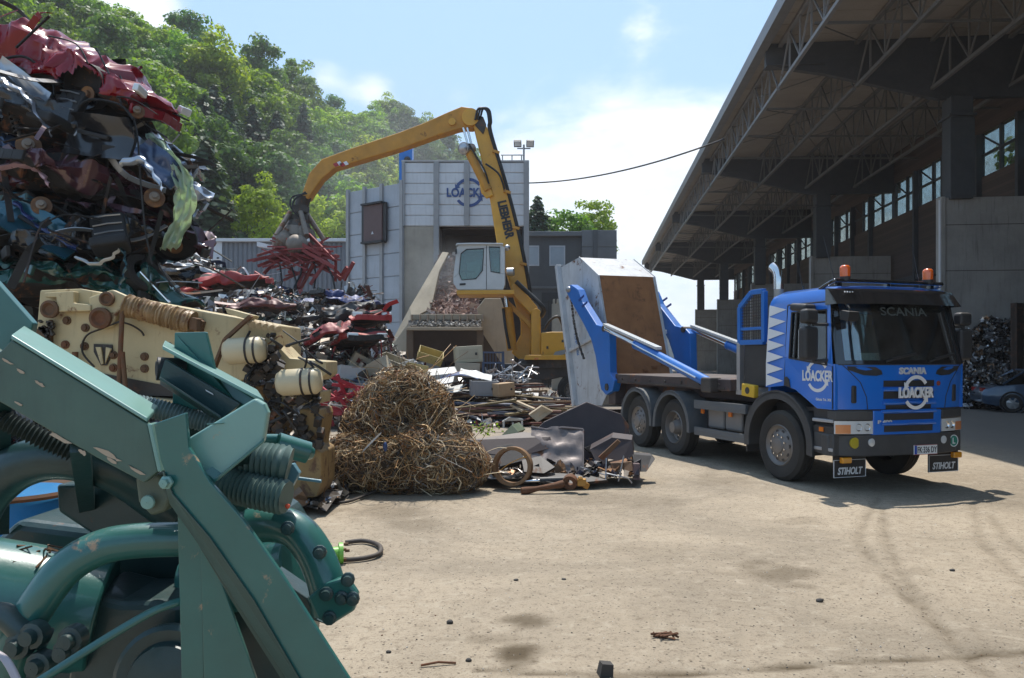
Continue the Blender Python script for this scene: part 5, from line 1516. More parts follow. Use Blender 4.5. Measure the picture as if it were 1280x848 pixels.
for k in range(5):
    a = k * 2 * PI / 5 + .3; o = V(math.cos(a), math.sin(a), 0)
    gb.tube(smooth_path([c + o * .3 + V(0, 0, .3), c + o * .5 + V(0, 0, .1), c + o * .62 + V(0, 0, -.35), c + o * .5 + V(0, 0, -.75), c + o * .25 + V(0, 0, -1.0)], 4), [.10] * 4 + [.14] * 8 + [.10] * 4 + [.04], 7)
    gb.cyl(c + o * .35 + V(0, 0, .8), c + o * 1.0 + V(0, 0, -.2), .10, n=8)
gb.build('grab', mat('grab_grey', (.22, .18, .145), .6, .3, var=.3, rust=.3, dust=.3), dg, 50)
b = MB(); b.ball(dp(353, 301, 30.0), .40, 8); b.ball(dp(371, 306, 29.7), .40, 8, (1.1, 1, 1)); b.build('grab_lobe', MATS['grab_grey'], dg, 60)
redst = mat('red_steel', (.26, .035, .032), .55, .1, var=.3, rust=.15, rs=2, dust=.15)
rt = thing('red_steel_frame', 'bundle of bent red steel tubes hanging in the excavator grab', 'scrap frame', at(380, 320, 30.3)); ro = rt.location.copy()
r = random.Random(4); b = MB()
for k in range(44):
    px0, py0 = 374 + r.gauss(0, 17), 321 + r.gauss(0, 9); a = r.choice((-.35, .05, .3, .5, .75, 2.7)) + r.gauss(0, .16); l = r.uniform(12, 40)
    p0 = at(px0 - math.cos(a) * l, py0 - math.sin(a) * l * .8, 30 + r.uniform(-1, .8)) - ro; p1 = at(px0 + math.cos(a) * l, py0 + math.sin(a) * l * .8, 30 + r.uniform(-1, .8)) - ro
    w_ = r.choice((.05, .07, .09)); b.beam(p0, p1, w_, w_ * r.uniform(.8, 1.6))
for (x0_, y0_, x1_, y1_) in ((356, 300, 413, 333), (352, 316, 424, 321), (420, 318, 419, 352), (390, 318, 372, 358), (380, 330, 370, 364), (398, 330, 425, 348), (395, 345, 360, 340), (316, 326, 352, 318), (322, 333, 356, 320), (330, 342, 352, 318), (408, 326, 388, 356), (374, 364, 392, 330), (430, 350, 442, 328), (424, 350, 434, 334)):
    b.beam(at(x0_, y0_, 29.6 + r.random()) - ro, at(x1_, y1_, 29.6 + r.random()) - ro, .1, .12)
b.build('tubes', redst, rt)
b = MB()
for k in range(5): p = at(350 + 14 * k, 325 + r.uniform(-4, 8), 29.7) - ro; q = p + V(r.uniform(-.5, .5), 0, -r.uniform(.6, 1.5)); b.tube([p, (p + q) / 2 + V(.1, 0, 0), q], .035, 5)
b.build('cable_ends', hose, rt)
tg = MB(); tg.prism([at(321, 302, 29.9), at(340, 307, 29.9), at(340, 311, 29.9), at(321, 308, 29.9)], (0, .3, 0))
tag(tg.build('white_sheet', white_p), 'small white sheet piece poking out left of the grab', 'sheet')

# ================================================================== CONCRETE CHUTE
chy = mat('chute_tan', (.42, .355, .26), .85, var=.22, vs=1, bump=.25, bs=15, streak=.3, scol=(.2, .15, .1))
chd = mat('chute_brown', (.13, .095, .065), .85, var=.3, vs=1.5, rust=.15)
hp = thing('feed_hopper', 'tan feed hopper with sloping side walls and ribbed front, left of the excavator cab', 'hopper', at(558, 446, 35)); hp.location.z = 0; HO = hp.location.copy()


def hq(px, py, Y): return at(px, py, Y) - HO


b = MB(); b.prism([hq(478, 448, 34.4), hq(512, 385, 35.2), hq(553, 315, 37.5), hq(561, 316, 37.5), hq(549, 340, 36.6), hq(539, 386, 35.2), hq(516, 398, 34.8), hq(506, 454, 34.2)], (0, .5, 0)); b.build('side_wall', chy, hp, bevel=.03)
b = MB(); b.prism([hq(596, 386, 34.6), hq(606, 373, 34.6), hq(626, 373, 34.6), hq(634, 398, 34.6), hq(643, 425, 34.6), hq(643, 458, 34.6), hq(629, 458, 34.6), hq(604, 418, 34.6)], (0, .5, 0)); b.build('side_wall', chy, hp, bevel=.03)
b = MB(); b.prism([hq(500, 452, 35.6), hq(524, 396, 35.6), hq(602, 396, 35.6), hq(630, 452, 35.6)], (0, .2, 0)); b.build('dark_cavity', dark_in, hp)  # dark sheet standing in for the shade in the cavity below the hopper
b = MB(); b.prism([hq(513, 393, 34.4), hq(604, 393, 34.4), hq(604, 400, 34.4), hq(513, 400, 34.4)], (0, .15, 0)); b.prism([hq(508, 409, 33.6), hq(603, 409, 33.6), hq(603, 413, 33.6), hq(508, 413, 33.6)], (0, .3, 0)); b.build('front_board', chy, hp, bevel=.02)
b = MB()
for k in range(10): x = 514 + k * 9.9; b.prism([hq(x, 393.5, 34.3), hq(x + 1.3, 393.5, 34.3), hq(x + 1.3, 402, 34.1), hq(x, 402, 34.1)], (0, .2, 0))
b.build('rib', chd, hp)
for x in (508, 596):
    b = MB(); b.prism([hq(x, 413, 33.7), hq(x + 8, 413, 33.7), hq(x + 8, 460, 33.7), hq(x, 460, 33.7)], (0, .35, 0)); b.build('leg', chd, hp)
gm = mat('gravel_grey', attr=True, rough=.85, var=.2, bump=.3)
heap_stuff('hopper_rubble', 'grey rubble lying in the mouth of the feed hopper', 'rubble', lambda u, v: at(511 + 90 * u, 408 - 6 * v, 33.75 + .7 * v), 500, (.08, .22), [(.25, .24, .22), (.15, .14, .13), (.35, .33, .3)], 9, gm, kinds=(1, 0, 2, 1), nu=8, nv=3, jit=.03)
heap_stuff('dusty_sheet_scrap', 'reddish dusty metal scrap sliding down the chute inside the dark bay', 'scrap', lambda u, v: at(538 + 10 * v + (60 - 6 * v) * u, 394 - 74 * v, 34.9 + 5.0 * v) + V(0, 0, .25 * noise.noise(V(u * 5, v * 5, 3))), 1900, (.10, .45), [(.30, .17, .13), (.36, .24, .19), (.5, .42, .37), (.24, .13, .10)], 10, mat('dusty_red', attr=True, rough=.7, metal=.1, var=.3, dust=.6, dcol=(.40, .28, .23)), kinds=(1, 6, 0, 1), nu=16, nv=16, basecol=(.27, .165, .13, 0), jit=.06)
# ================================================================== CRUSHED CARS
car_red = mat('wreck_red', (.19, .001, .006), .24, 0, var=.12, vs=2, bump=.03, bs=9, coat=.25, dust=0, rust=.03, spec=.35, bdist=.03)
wm = {'red': car_red}
for nm, c, me_ in (('black', (.014, .014, .016), .1), ('silver', (.36, .40, .46), .5), ('navy', (.035, .065, .14), .3), ('maroon', (.075, .012, .016), .15), ('plum', (.085, .035, .05), .2), ('teal', (.016, .095, .135), .3),
                   ('green', (.010, .075, .062), .25), ('brown', (.06, .032, .022), .2), ('blue', (.015, .03, .12), .2), ('scarlet', (.38, .015, .02), .1), ('charcoal', (.04, .042, .046), .2), ('white', (.5, .5, .5), 0)):
    wm[nm] = mat('wreck_' + nm, c, .24, me_, var=.14, vs=2, bump=.05, bs=9, coat=.5, dust=.06, rust=.04, bdist=.03)
for nm, c in (('red', (.20, .006, .014)), ('scarlet', (.34, .02, .022)), ('charcoal', (.04, .042, .046)), ('black', (.016, .016, .018)), ('blue', (.018, .035, .14)), ('silver', (.33, .35, .37)), ('maroon', (.10, .02, .022))):
    wm[nm + ' dull'] = mat('dull_' + nm, c, .45, .1, var=.25, vs=3, bump=.1, bs=12, dust=.35, rust=.12)
void = mat('wreck_inside', (.022, .018, .016), .8, .1, var=.5, vs=3, rust=.35, rs=4, bump=.4, bs=12)
rubber = mat('wreck_rubber', (.016, .016, .016), .7, var=.2)
discm = mat('brake_rust', (.16, .085, .045), .7, .4, var=.3, rust=.5, rcol=(.2, .09, .03))
liner = mat('arch_liner', (.018, .014, .013), .75, var=.4, bump=.3)


def crumple(p, sd, amp):
    q = p + V(sd * 3.7, sd * 1.3, sd * 7.1)
    d = noise.noise_vector(q * .9) * amp * 1.2 + noise.noise_vector(q * 2.3) * amp * .75 + noise.noise_vector(q * 5.5) * amp * .14
    v = noise.voronoi(q * 1.9)[0]; w_ = noise.voronoi(q * 4.3)[0]
    k = (v[1] - v[0]) * 1.15 * amp + (w_[1] - w_[0]) * .4 * amp
    for dx, dy, dz, fr, am in ((.5, .3, .8, 5.2, .30), (.85, -.2, .45, 7.4, .20), (-.3, .7, .6, 10.5, .10)):   # long sharp buckles
        k += am * amp * abs(math.sin((q.x * dx + q.y * dy + q.z * dz) * fr + 2.6 * noise.noise(q * 1.1 + V(fr, 0, 0))))
    return d, k


def wreck(label, col, loc, rot=(0, 0, 0), L_=3.9, W_=1.6, H_=.85, seed=1, amp=.17, arches=(), hole=.30, nu=84, nv=44, group=None, strips=14, lamp=None, flat=.45):
    t = thing('crushed_car', label, 'crushed car', loc, 0, group, rot)
    r = random.Random(seed * 13 + 1)
    b = MB(); vs = []; N = []
    for i in range(nu + 1):
        u = i / nu; e = abs(2 * u - 1)
        hw = W_ / 2 * (1 - .22 * e ** 5)
        cab_ = max(0, 1 - ((u - .52) / .30) ** 4) if abs(u - .52) < .3 else 0
        top = H_ * (.64 + flat * .8 * cab_ ** .7 - .06 * e ** 3)
        low = H_ * (.06 + .12 * e ** 4)
        for j in range(nv):
            a = 2 * PI * j / nv; c, s = math.cos(a), math.sin(a)
            cx_ = math.copysign(abs(c) ** .42, c); sx_ = math.copysign(abs(s) ** .5, s)
            zc, hh = (top + low) / 2, (top - low) / 2
            p = V((u - .5) * L_ * (1 - .02 * abs(sx_)), hw * cx_ * (1 - .16 * max(0, sx_) * cab_), zc + hh * sx_)
            n = V(0, cx_, sx_).normalized()
            d, k = crumple(p, seed, amp); pin = .06 * (1 if .1 < u < .9 else .6)
            vs.append(p + d - n * k)
    fs = []; mi = []
    for i in range(nu):
        for j in range(nv):
            u = (i + .5) / nu; a = 2 * PI * (j + .5) / nv; q = vs[i * nv + j]
            if arches and abs(q.y) > W_ * .26 and any((q.x - ux * L_) ** 2 + (q.z - H_ * .28) ** 2 < .10 for ux, _ in arches): continue
            h = noise.noise(q * 1.15 + V(seed, 5, 1)) + .35 * noise.noise(q * 4.2 + V(seed, 2, 1))
            side = abs(math.cos(a)) > .35 and math.sin(a) > .15
            if h > 1.0 - hole * (2.1 if side and .3 < u < .75 else 1.25): continue
            fs.append((i * nv + j, i * nv + (j + 1) % nv, (i + 1) * nv + (j + 1) % nv, (i + 1) * nv + j))
            sn = math.sin(a); win = .42 < sn < .86 and .30 < u < .76 and abs(u - .53) > .018 and not (u > .70 and sn > .7) and not (u < .36 and sn > .7) and seed != 3 and (arches or L_ > 2.05)
            scr = seed != 3 and sn > .62 and (.255 < u < .325 or .735 < u < .80) and abs(math.cos(a)) < .75
            b.mi.append(1 if (sn < -.55 or (h > .86 - hole) or win or scr) else 0)
    b.v = [tuple(p) for p in vs]; b.f = fs; b.c = [None] * len(fs)
    # closed ends, pressed in
    for i, sg in ((0, -1), (nu, 1)):
        c = sum((vs[i * nv + j] for j in range(nv)), Vector()) / nv - V(sg * .12, 0, 0)
        k = len(b.v); b.v.append(tuple(c))
        for j in range(nv):
            f = (i * nv + j, i * nv + (j + 1) % nv, k) if sg < 0 else (i * nv + (j + 1) % nv, i * nv + j, k)
            b.f.append(f); b.mi.append(0); b.c.append(None)
    b.build('body', [wm[col], void], t, 28)
    # black box inside stands in for the shade seen through the holes
    g = MB(); g.box((0, 0, H_ * .42), (L_ * .62, W_ * .6, H_ * .3)); g.build('dark_core', void, t)
    for ux, both in arches:
        for sy in (-1, 1):
            c = V(ux * L_, sy * W_ * .40, H_ * .30) + noise.noise_vector(V(seed, ux * 9, sy)) * .04
            w_ = MB(); rr = .345
            w_.lathe([(rr, 0), (rr * .97, -.2 * sy), (.01, -.24 * sy)], c, (0, 1, .1), 22); arch = w_.build('wheel_arch', [liner], t, 40)
            if r.random() < both: h = MB(); cc = c + V(.03, sy * -.1, -.1); h.cyl(cc, cc + V(.0, sy * .02, 0), .12, n=20); h.cyl(cc + V(0, sy * .02, 0), cc + V(0, sy * .07, 0), .06, .045, 14); h.build('brake_disc', discm, arch, 40)
    for k in range(strips):     # torn edges, trim, pillars bent out of the body
        q = V(r.uniform(-.48, .48) * L_, r.choice((-1, 1)) * W_ * r.uniform(.36, .5), H_ * r.uniform(.15, 1.0)); dd = V(r.gauss(0, 1), r.gauss(0, .25), r.gauss(0, .35)).normalized()
        l = r.uniform(.3, 1.1); pts = smooth_path([q, q + dd * l * .4 + V(0, 0, r.uniform(-.12, .12)), q + dd * l + V(0, r.uniform(-.1, .1), r.uniform(-.3, .1))], 4)
        s = MB(); w_ = r.uniform(.03, .13); up = V(r.gauss(0, .5), r.gauss(0, .5), 1).normalized()
        for a, c in zip(pts[:-1], pts[1:]): s.beam(a, c, w_, .012, up=up)
        s.build('torn_trim', r.choice((wm[col], rubber, void, wm[col], rubber, alu)), t)
    for e, sg in ((-.485, -1), (.485, 1)):      # bent bumpers and lamp clusters at both ends
        s = MB(); yy = [W_ * (-.42 + .84 * i / 6) for i in range(7)]
        P = [V(e * L_ + sg * (.07 - .10 * abs(y / W_ * 2) ** 3), y, H_ * .27) + noise.noise_vector(V(seed, y * 1.3, e)) * .10 for y in yy]
        for a, c in zip(P[:-1], P[1:]): s.beam(a, c, .05, .15)
        s.build('bumper', rubber if seed % 3 else wm[col], t, bevel=.01)
        for y in ((-.36, .36) if (seed == 3 and sg > 0) else ()):
            s = MB(); s.box(V(e * L_ + sg * .03, y * W_, H_ * .47) + noise.noise_vector(V(seed, y, e * 3)) * .06, (.1, .26, .12), (r.gauss(0, .2), r.gauss(0, .2), r.gauss(0, .2))); s.build('lamp_cluster', MATS['red_lens'] if sg < 0 else clear, t, bevel=.02)
    if lamp:
        for y in (-.5, .5):
            l = MB(); l.box((lamp * L_ * .49, y * W_ * .62, H_ * .42), (.12, .3, .14)); l.build('headlight', clear, t, bevel=.03)
    return t


G = 'crushed cars stacked on the left pile'
wreck('crumpled bright red car lying on top of the pile', 'red', at(62, 122, 12.4), (R(4), R(20), R(-8)), 3.9, 1.6, 1.1, 3, .17, hole=.02, nu=130, nv=60, strips=8, flat=.40, arches=((.27, 1),))
wreck('black crushed car end directly below the red car', 'black', at(112, 200, 12.3), (R(-5), R(10), R(38)), 2.6, 1.5, .95, 5, .12, hole=.2, group=G)
wreck('bluish silver crushed car at the left edge, below the red car', 'silver', at(-10, 165, 12.6), (R(10), R(34), R(12)), 2.7, 1.5, .95, 7, .15, hole=.3, group=G, arches=((.30, 1),))
wreck('black and silver crushed car beside the pale plastic sheet', 'silver', at(165, 235, 12.6), (R(8), R(28), R(35)), 2.1, 1.45, 1.05, 9, .16, hole=.25, group=G)
wreck('dark red crushed car at left edge, at mid height of the pile', 'maroon', at(18, 258, 12.2), (R(-6), R(-4), R(14)), 2.8, 1.5, .8, 11, .15, hole=.28, group=G, arches=((.36, 1),))
wreck('plum brown torn car in the middle of the pile', 'plum', at(120, 262, 12.4), (R(10), R(14), R(52)), 2.8, 1.5, 1.0, 13, .2, hole=.38, group=G)
wreck('dark teal crushed car with a glossy folded wing, at left edge', 'teal', at(38, 318, 12.1), (R(-8), R(20), R(22)), 2.9, 1.5, .85, 15, .17, hole=.25, group=G)
wreck('black crushed car with silver trim, low in the pile', 'black', at(118, 330, 12.1), (R(0), R(-6), R(35)), 2.3, 1.45, .85, 17, .15, hole=.25, group=G)
wreck('dark green flattened car right above the cream machine', 'green', at(40, 385, 12.0), (R(-5), R(5), R(8)), 3.6, 1.5, .85, 19, .18, hole=.3, group=G)
wreck('dark green black torn car at lower right of the pile', 'green', at(135, 385, 12.2), (R(4), R(12), R(40)), 2.4, 1.4, .9, 21, .2, hole=.4, group=G)
wreck('maroon wreck with exposed brake disc, at the right flank of the pile', 'plum', at(172, 300, 12.7), (R(12), R(18), R(20)), 2.1, 1.4, .85, 23, .2, hole=.38, group=G, arches=((.28, 1),))
wreck('dark blue torn wreck at the left edge between silver and dark red cars', 'navy', at(20, 212, 12.6), (R(8), R(8), R(30)), 2.4, 1.4, .8, 25, .2, hole=.4, group=G)
for k, (px, py, c, sd) in enumerate(((30, 175, 'charcoal', 31), (120, 240, 'black', 33), (50, 330, 'brown', 35), (110, 375, 'black', 37), (-60, 260, 'navy', 39), (-70, 380, 'charcoal', 41), (60, 420, 'brown', 43), (-90, 130, 'maroon', 45))):
    wreck(('dark ' + ('blue' if c == 'navy' else c) + ' wreck deep inside the car pile, ' + ('under the red car', 'behind the plum brown car', 'behind the teal car', 'above the cream machine', 'cut off at the left, half way up', 'cut off at the left, low down', 'lowest, behind the cream machine', 'cut off at the left, near the top')[k]), c, at(px, py, 14.1), (R(6), R(5 * (-1) ** k), R(12 * k)), 3.6, 1.6, 1.0, sd, .16, hole=.22, nu=50, nv=30, group=G, strips=4)
dk = [(.02, .02, .022), (.04, .03, .028), (.08, .045, .03), (.02, .04, .045), (.12, .12, .12), (.4, .4, .42), (.09, .012, .014), (.03, .06, .11), (.55, .55, .57)]
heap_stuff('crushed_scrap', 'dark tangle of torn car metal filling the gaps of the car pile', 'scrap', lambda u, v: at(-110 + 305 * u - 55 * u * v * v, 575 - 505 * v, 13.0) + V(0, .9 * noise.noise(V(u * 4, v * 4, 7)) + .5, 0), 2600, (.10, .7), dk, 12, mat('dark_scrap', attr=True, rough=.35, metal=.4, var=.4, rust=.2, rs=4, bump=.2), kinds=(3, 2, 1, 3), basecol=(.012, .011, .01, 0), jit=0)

# recognisable car parts wedged between the crushed bodies
for nm, lab, cat_, c, rot, sz, m_ in (('door_scrap', 'black inside panel of a car door sticking out below the red car', 'car door', at(128, 172, 11.55), (R(4), R(9), R(-12)), (1.15, .10, .62), wm['black']), ('door_scrap', 'bluish silver car door at the left edge, under the red car', 'car door', at(22, 112, 11.6), (R(-10), R(38), R(8)), (1.0, .08, .5), wm['silver']),
                                      ('door_scrap', 'dark teal car door folded over at the left, in the lower pile', 'car door', at(52, 292, 11.35), (R(-30), R(28), R(10)), (1.1, .07, .55), wm['teal']), ('wing_scrap', 'navy car wing by the plastic sheet at right flank of the pile', 'car wing', at(196, 208, 11.8), (R(-20), R(40), R(20)), (.8, .07, .45), wm['navy'])):
    t = thing(nm, lab, cat_, c, 0, None, rot); sx, sy, sz_ = sz; b = MB()

    def dfn(u, v, sx=sx, sz_=sz_, sd=sx):
        p = V((u - .5) * sx * (1 - .12 * v), 0, (v - .5) * sz_); return p + V(0, .05 * noise.noise(V(u * 3, v * 3, sd)) - .09 * abs(math.sin(u * 4 + v * 2 + sd)) * .6 - .10 * (v - .5) ** 2 * 4, 0)
    b.slab(dfn, 22, 14, (0, sy * .6, 0)); b.build('door_skin' if 'door' in nm else 'wing_skin', m_, t, 35)
    if 'door' in nm:
        b = MB(); b.box((-.1, -.075, .02), (.55, .05, .06), (0, .1, 0)); b.build('arm_rest', rubber, t, bevel=.015)
        b = MB(); b.tube(smooth_path([(-sx * .45, 0, sz_ * .5), (-sx * .25, 0, sz_ * .5 + .22), (sx * .2, .02, sz_ * .5 + .2), (sx * .44, 0, sz_ * .5)], 5), .02, 6); b.build('window_frame', rubber, t, 60)
        b = MB(); b.box((.2, -.08, -.16), (.22, .03, .09)); b.build('speaker_grille', void, t, bevel=.01)
for lab, c, rot in (('black car seat wedged in the pile above the cream machine', at(140, 305, 11.5), (R(-15), R(-12), R(20))), ('dark grey car seat under the red car, left of the black door', at(82, 150, 11.7), (R(-10), R(15), R(-20)))):
    t = thing('seat_scrap', lab, 'car seat', c, 0, None, rot)
    MB().box((0, 0, .2), (.48, .16, .58), (R(-8), 0, 0)).build('backrest', rubber, t, bevel=.05, seg=3); MB().box((0, -.22, -.12), (.5, .46, .16)).build('cushion', rubber, t, bevel=.05, seg=3)
    b = MB()
    for i in range(4): b.tube([(-.2, -.09, .02 + i * .13), (0, -.095, .03 + i * .13), (.2, -.09, .02 + i * .13)], .012, 5)
    b.build('seam', alu, t)
for lab, c, rr in (('rusty brake disc at the left, half way down the dark pile', at(36, 183, 11.35), .17), ('rusty brake disc on the right flank of the pile', at(193, 248, 11.75), .15), ('small brake disc below the bright red car', at(171, 140, 11.6), .11), ('brown drum low at the left of the pile', at(52, 258, 11.4), .14)):
    t = thing('brake_disc', lab, 'brake disc', c, 0, None, (R(80), R(10), R(25)))
    b = MB(); b.lathe([(rr * .45, .03), (rr, .03), (rr, .0), (rr * .45, .0)], (0, 0, 0), (0, 0, 1), 28, True); b.build('disc', discm, t, 40)
    b = MB(); b.lathe([(rr * .5, .0), (rr * .5, .09), (rr * .3, .10), (rr * .28, .14), (.001, .14)], (0, 0, 0), (0, 0, 1), 20); b.build('hub', MATS['grab_grey'], t, 40)
sp = thing('coil_spring', 'black coil spring standing at the left edge of the car pile', 'spring', at(19, 150, 11.5), 0, None, (R(8), R(-12), 0))
b = MB(); b.tube([V(.065 * math.cos(a * .5), .065 * math.sin(a * .5), -.22 + .0056 * a) for a in range(80)], .013, 6); b.build('coil', rubber, sp, 60); MB().cyl((0, 0, -.3), (0, 0, .3), .025, n=10).build('damper_rod', oily, sp, 40)
for k, (pl, w_, lab) in enumerate((([(0, 100), (30, 118), (52, 150), (66, 168)], .10, 'bright silver folded strip of a wing at the left edge'), ([(150, 205), (175, 200), (190, 215), (205, 240)], .12, 'silver folded wing edge next to the plastic sheet'), ([(0, 210), (30, 206), (50, 215), (62, 232)], .09, 'pinkish white crumpled bonnet edge at the left'),
                                   ([(95, 322), (120, 330), (145, 318), (150, 300)], .05, 'white trim edge round the black seat'), ([(150, 300), (158, 330), (150, 360)], .07, 'teal silver folded strip beside the black seat'), ([(20, 255), (45, 280), (75, 300), (98, 312)], .10, 'glossy blue folded edge over the teal car'))):
    P = smooth_path([at(a, c, 11.3) for a, c in pl], 8); b = MB()
    b.slab(lambda u, v: P[min(len(P) - 1, round(u * (len(P) - 1)))] + V(.02 * math.sin(u * 30 + k), -.06 * math.sin(v * 3.14) + .03 * noise.noise(V(u * 9, v * 3, k)), w_ * (v - .5) + .03 * noise.noise(V(u * 7, k, 0))), len(P) - 1, 6, (0, .006, 0))
    tag(b.build('folded_strip', (wm['silver'], wm['silver'], mat('wreck_pink', (.42, .26, .28), .3, .2, var=.2, coat=.4), white_p, wm['teal'], wm['blue'])[k], smooth=40), lab, 'metal strip')

# things hanging off the pile
ps = MB(); r = random.Random(3)
mid = smooth_path([at(186, 168, 12.0), at(212, 192, 11.9), at(229, 222, 11.85), at(234, 250, 11.85), at(224, 282, 11.9), at(212, 312, 11.95)], 6)


def sheet(u, v):
    k = u * (len(mid) - 1); i = min(int(k), len(mid) - 2); p = mid[i].lerp(mid[i + 1], k - i)
    wd_ = .04 + .11 * math.sin(min(1, u * 1.3) * PI * .6) + .06 * noise.noise(V(u * 9, 0, 0))
    return p + V((v - .55) * wd_ * 2, .12 * noise.noise(V(u * 11, v * 5, 2)) + .05 * math.sin(v * 21 + u * 9), .10 * noise.noise(V(u * 14, v * 6, 8)))


ps.slab(sheet, 40, 12, (0, .004, 0))
pm, pnt, pb = nodes('plastic_film'); pb.inputs['Base Color'].default_value = (.62, .74, .58, 1); pb.inputs['Roughness'].default_value = .25; pb.inputs['Transmission Weight'].default_value = .0
tl = pnt.nodes.new('ShaderNodeBsdfTranslucent'); tl.inputs[0].default_value = (.6, .72, .5, 1); mx = pnt.nodes.new('ShaderNodeMixShader'); mx.inputs[0].default_value = .5
pnt.links.new(pb.outputs[0], mx.inputs[1]); pnt.links.new(tl.outputs[0], mx.inputs[2]); pnt.links.new(mx.outputs[0], pnt.nodes['Material Output'].inputs['Surface'])
tag(ps.build('plastic_sheet', pm, smooth=180), 'crumpled pale green plastic sheet hanging down the right edge of the car pile', 'plastic sheet')
tag(MB().beam(at(222, 210, 11.9), at(247, 208, 11.9), .05, .05).build('metal_rod', oily), 'short dark rod sticking out sideways from the plastic sheet', 'rod')
cbm = MB()
for pl in ([(150, 95), (170, 160), (176, 230), (182, 290), (190, 330)], [(60, 45), (95, 55), (110, 80)], [(120, 60), (140, 100), (152, 130)], [(100, 290), (108, 315), (140, 340)], [(198, 330), (210, 350), (230, 372)]):
    q = MB(); q.tube(smooth_path([at(a, c, 11.55) for a, c in pl], 6), .013, 6)
    o = q.build('loose_cable', hose, smooth=60); tag(o, {150: 'long thin black cable hanging down the front of the car pile', 60: 'black cable lying across the top of the red car', 120: 'black cable hanging over the door of the red car', 100: 'short black cable in front of the dark teal car', 198: 'black cable trailing from the car pile to the scrap heap'}[pl[0][0]], 'cable')
for (a, c, l, m_) in (((176, 340), (212, 378), 'bright strip of chrome trim leaning at the foot of the car pile', chrome), ((82, 362), (104, 382), 'thin grey rod standing up behind the cream machine', alu), ((20, 60), (62, 20), 'dark bent strut poking up over the red car', rubber)):
    tag(MB().beam(at(a[0], a[1], 11.6), at(c[0], c[1], 11.5), .035, .02).build('trim_strip', m_), l, 'metal strip')
ty = thing('old_tyre', 'worn black tyre squeezed into the lower right of the car pile', 'tyre', at(176, 342, 12.0), 0, None, (R(70), R(20), R(60)))
b = MB(); b.lathe([(.19, -.09), (.27, -.1), (.31, -.07), (.315, 0), (.31, .07), (.27, .1), (.19, .09)], (0, 0, 0), (0, 0, 1), 28, True); b.build('tread', tyre_m, ty, 40)
b = MB(); b.lathe([(.19, -.09), (.17, 0), (.19, .09)], (0, 0, 0), (0, 0, 1), 28, True); b.build('bead', rubber, ty, 40)

# ================================================================== BIG MIXED HEAP BEHIND
RT = [(120, 300), (190, 318), (240, 326), (300, 349), (345, 361), (380, 375), (420, 368), (455, 366), (468, 379), (478, 408), (488, 440), (508, 462), (560, 482), (600, 496), (640, 508), (700, 514)]


def heap_fn(u, v):
    px = 120 + 570 * u; yr, = interp(RT, px)
    Yr = 29.0 if px < 500 else 29.0 - 4 * min(1, (px - 500) / 60); P = at(px, yr, Yr); Fp = at(px, 446, 19.5 + (2.0 if px > 500 else 0)); Fp.z = 0
    t = v / .85
    if t <= 1: p = Fp.lerp(P, t); p.z = P.z * (t ** .8)
    else: p = P + V(0, (t - 1) * 9, -(t - 1) * 8)
    p.z += (.42 * noise.noise(p * .55) + .2 * noise.noise(p * 1.4)) * min(1, t * 2)
    return p


pal = [(.5, .5, .5), (.42, .42, .43), (.3, .3, .3), (.55, .54, .52), (.48, .43, .37), (.62, .61, .58), (.16, .14, .13), (.07, .06, .055), (.22, .14, .09), (.33, .27, .21), (.5, .46, .4), (.03, .045, .11), (.2, .035, .03), (.1, .09, .08), (.62, .62, .6), (.26, .23, .2), (.05, .09, .08)]
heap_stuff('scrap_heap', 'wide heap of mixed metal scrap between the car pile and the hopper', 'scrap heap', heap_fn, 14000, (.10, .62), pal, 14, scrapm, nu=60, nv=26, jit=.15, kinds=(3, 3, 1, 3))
for a in (('long flattened bright red car body on the left of the scrap heap', 'scarlet', (268, 366), 22.5, (R(0), R(-7), R(6)), 3.3, .55, 51), ('red crumpled panel piece left of the long red body on the heap', 'scarlet', (228, 372), 21.8, (R(0), R(4), R(-14)), 1.5, .5, 52),
          ('crimson car bumper section lying tilted on the scrap heap', 'red', (412, 424), 21.5, (R(10), R(-18), R(5)), 1.35, .5, 53), ('flattened red car with two pale headlights on the heap beside the hopper', 'scarlet', (456, 410), 22.5, (R(0), R(-3), R(-70)), 2.6, .62, 54),
          ('lower squashed red car front under the one with headlights', 'scarlet', (448, 434), 21.8, (R(0), R(-5), R(-65)), 2.2, .5, 55), ('black bumper and bonnet lying across the middle of the heap', 'charcoal', (425, 396), 22.8, (R(5), R(-13), R(8)), 2.1, .42, 56),
          ('black car front just under the black bumper on the heap', 'black', (440, 408), 22.6, (R(0), R(-8), R(12)), 1.7, .5, 57), ('dark blue crushed door near the crest of the heap', 'blue', (446, 386), 26, (R(0), R(6), R(20)), 2.2, .45, 58),
          ('small dark blue wreck on the crest under the hanging grab', 'blue', (415, 380), 27, (R(0), R(20), R(40)), 1.3, .5, 59), ('grey crushed car roof at the left crest of the heap', 'silver', (238, 342), 26, (R(0), R(12), R(30)), 2.0, .4, 60),
          ('maroon crushed wing low on the heap behind the cream machine', 'maroon', (330, 392), 21.5, (R(0), R(-5), R(10)), 2.0, .4, 61)):
    wreck(a[0], a[1] + ' dull', at(a[2][0], a[2][1], a[3]), a[4], a[5], 1.3, a[6], a[7], .12, arches=(), hole=.18, nu=56, nv=28, strips=3, lamp=(.98 if 'headlights' in a[0] else None), group=None)
